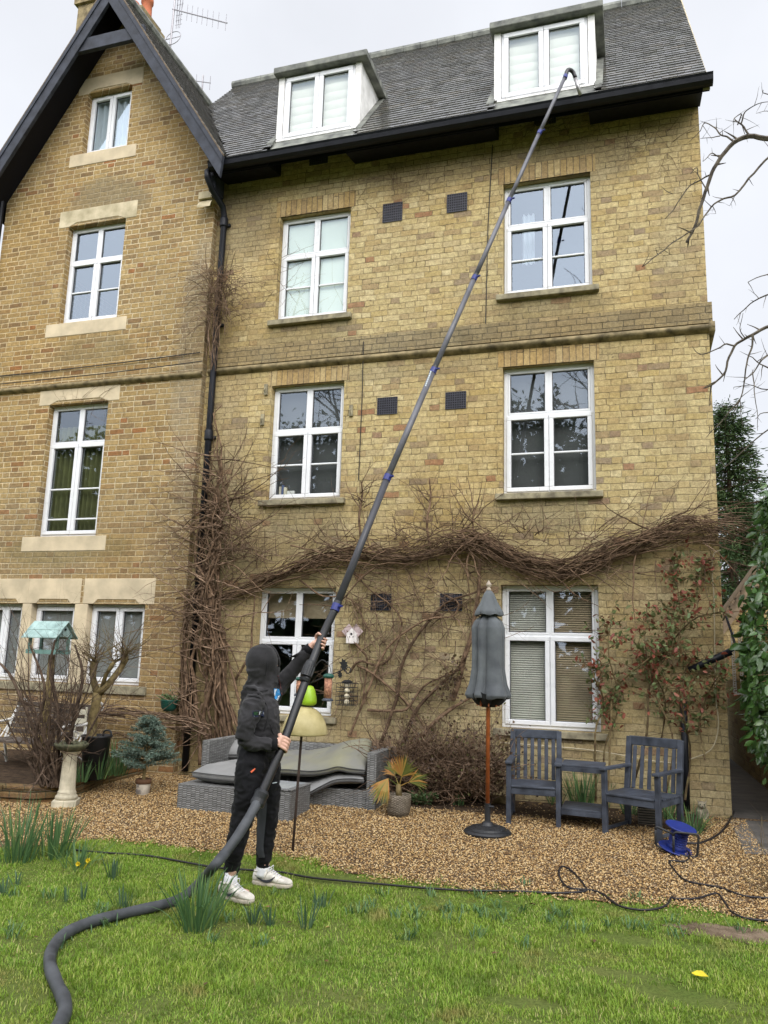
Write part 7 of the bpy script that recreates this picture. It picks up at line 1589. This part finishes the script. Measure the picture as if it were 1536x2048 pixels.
names = [('pole_section', PP[0:5], .029, M_poleblack), ('pole_section', PP[4:6], .031, M_poleblack)]
rads = [.029,.027,.025,.023,.0215,.020]
mb = MB(); mb.tube(spline(PP[0:6], 30), .030, 14); mb.build('pole_section', M_poleblack, cp, smooth=True)
for i in range(6):
    a, b_ = PP[5+i], PP[6+i]; mb = MB(); mb.tube([a, b_], rads[i], 14); mb.build('pole_section', M_pole if i else simple('charcoal_tube', (.045,.045,.052), .4, .2, 6, .08), cp, smooth=True)
    if True:
        d = (b_-a)/np.linalg.norm(b_-a); mb = MB(); mb.tube([a-d*.035, a+d*.022], rads[i]+.006, 16); mb.tube([a+d*.0+V3(.03,-.02,.0), a+d*.0+V3(.06,-.03,.005)], .009, 7); mb.build('clamp', M_clamp, cp)
        mb = MB(); mb.tube([a+d*.022, a+d*.045], rads[i]+.004, 14); mb.build('clamp_collar', M_blackplastic, cp)
d = (PP[4]-PP[2])/np.linalg.norm(PP[4]-PP[2])
mb = MB(); j1 = onpole(620,1330); mb.tube([j1-d*.09, j1+d*.0, j1+d*.02, j1+d*.03], [.040,.040,.037,.032], 18)
for k in range(10): a = k*.628; x_ = np.cross(d,[0,1,0]); x_ /= np.linalg.norm(x_); y_ = np.cross(d,x_); o_ = x_*math.cos(a)*.039+y_*math.sin(a)*.039; mb.tube([j1-d*.08+o_, j1-d*.01+o_], .005, 5)
mb.tube([j1-d*.13, j1-d*.11], [.036,.042], 14); mb.build('joint_grip', M_blackplastic, cp, smooth=False)
j0 = PP[0]; d0 = (PP[1]-PP[0])/np.linalg.norm(PP[1]-PP[0]); mb = MB(); mb.tube([j0-d0*.05, j0-d0*.03, j0, j0+d0*.04, j0+d0*.06], [.046,.050,.046,.050,.036], 18); mb.build('hose_coupling', M_blackplastic, cp)
tip = PP[-1]; mb = MB(); gn = spline([tip-d*.05, tip, Q(1136,140,-.72), Q(1145,143,-.68), Q(1151,156,-.66)], 16); mb.tube(gn, .023, 12); mb.build('gooseneck', M_poleblack, cp, smooth=True); mb = MB(); mb.tube([Q(1150,154,-.66), Q(1161,191,-.62)], [.023,.020], 12); mb.build('nozzle', M_chrome, cp, smooth=True)
mb = MB(); mb.tube([tip-d*.05, tip+d*.01], .026, 14); mb.build('clamp', M_clamp, cp)
mb = MB(); a = onpole(857,765); 
for k in range(8): p = lerp(onpole(853,775), onpole(863,748), k/7); mb.obox(p+V3(-.0,-.0285,.01), (.012,.003,.012+.006*(k % 2)), Matrix.Rotation(.4,3,'Y'))
mb.build('pole_print', M_logo_w, cp)
HZ = [PP[0], Q(502,1628,-3.98), Q(478,1668,-4.08), Q(452,1704,-4.16), Q(425,1736,-4.24), G(400,1764,.05), G(365,1795,.036), G(330,1808,.036), G(270,1822,.036), G(210,1836,.036), G(160,1852,.036), G(122,1874,.036), G(103,1902,.036), G(100,1930,.036), G(112,1965,.036), G(126,1995,.036), G(130,2020,.036), G(120,2046,.036), G(100,2075,.036), G(60,2105,.036)]
mb = MB(); hz = spline(HZ, 220); mb.tube(hz, [.0315+.0012*(i % 2)+.0012*math.sin(i*.37) for i in range(221)], 16); mb.build('hose', M_hose, cp, smooth=True)
# seams of the hooded top, lying on the cloth
def seam(t, pts, name, mat, parent, r=.0032):
    q_ = [on(t, u, v, .0015) for u, v in pts]; q_ = [p for p in q_ if p is not None]
    if len(q_) > 2: mb = MB(); mb.tube(spline(q_, len(q_)*5), r, 5); mb.build(name, mat, parent, smooth=True)
M_seam = simple('dark_seam', (.008,.008,.009), .9, .1)
seam(BH, [(497,1392),(505,1392),(520,1396),(532,1408),(536,1425),(533,1445),(528,1462)], 'sleeve_seam', M_seam, hd_)
seam(BH, [(508,1279),(522,1285),(531,1305),(534,1330),(530,1352)], 'hood_seam', M_seam, hd_, .0025)
seam(BH, [(505,1376),(520,1382),(535,1380),(550,1372)], 'neck_seam', M_seam, hd_)
seam(BH, [(540,1448),(546,1466),(556,1478)], 'pocket_seam', M_seam, hd_)
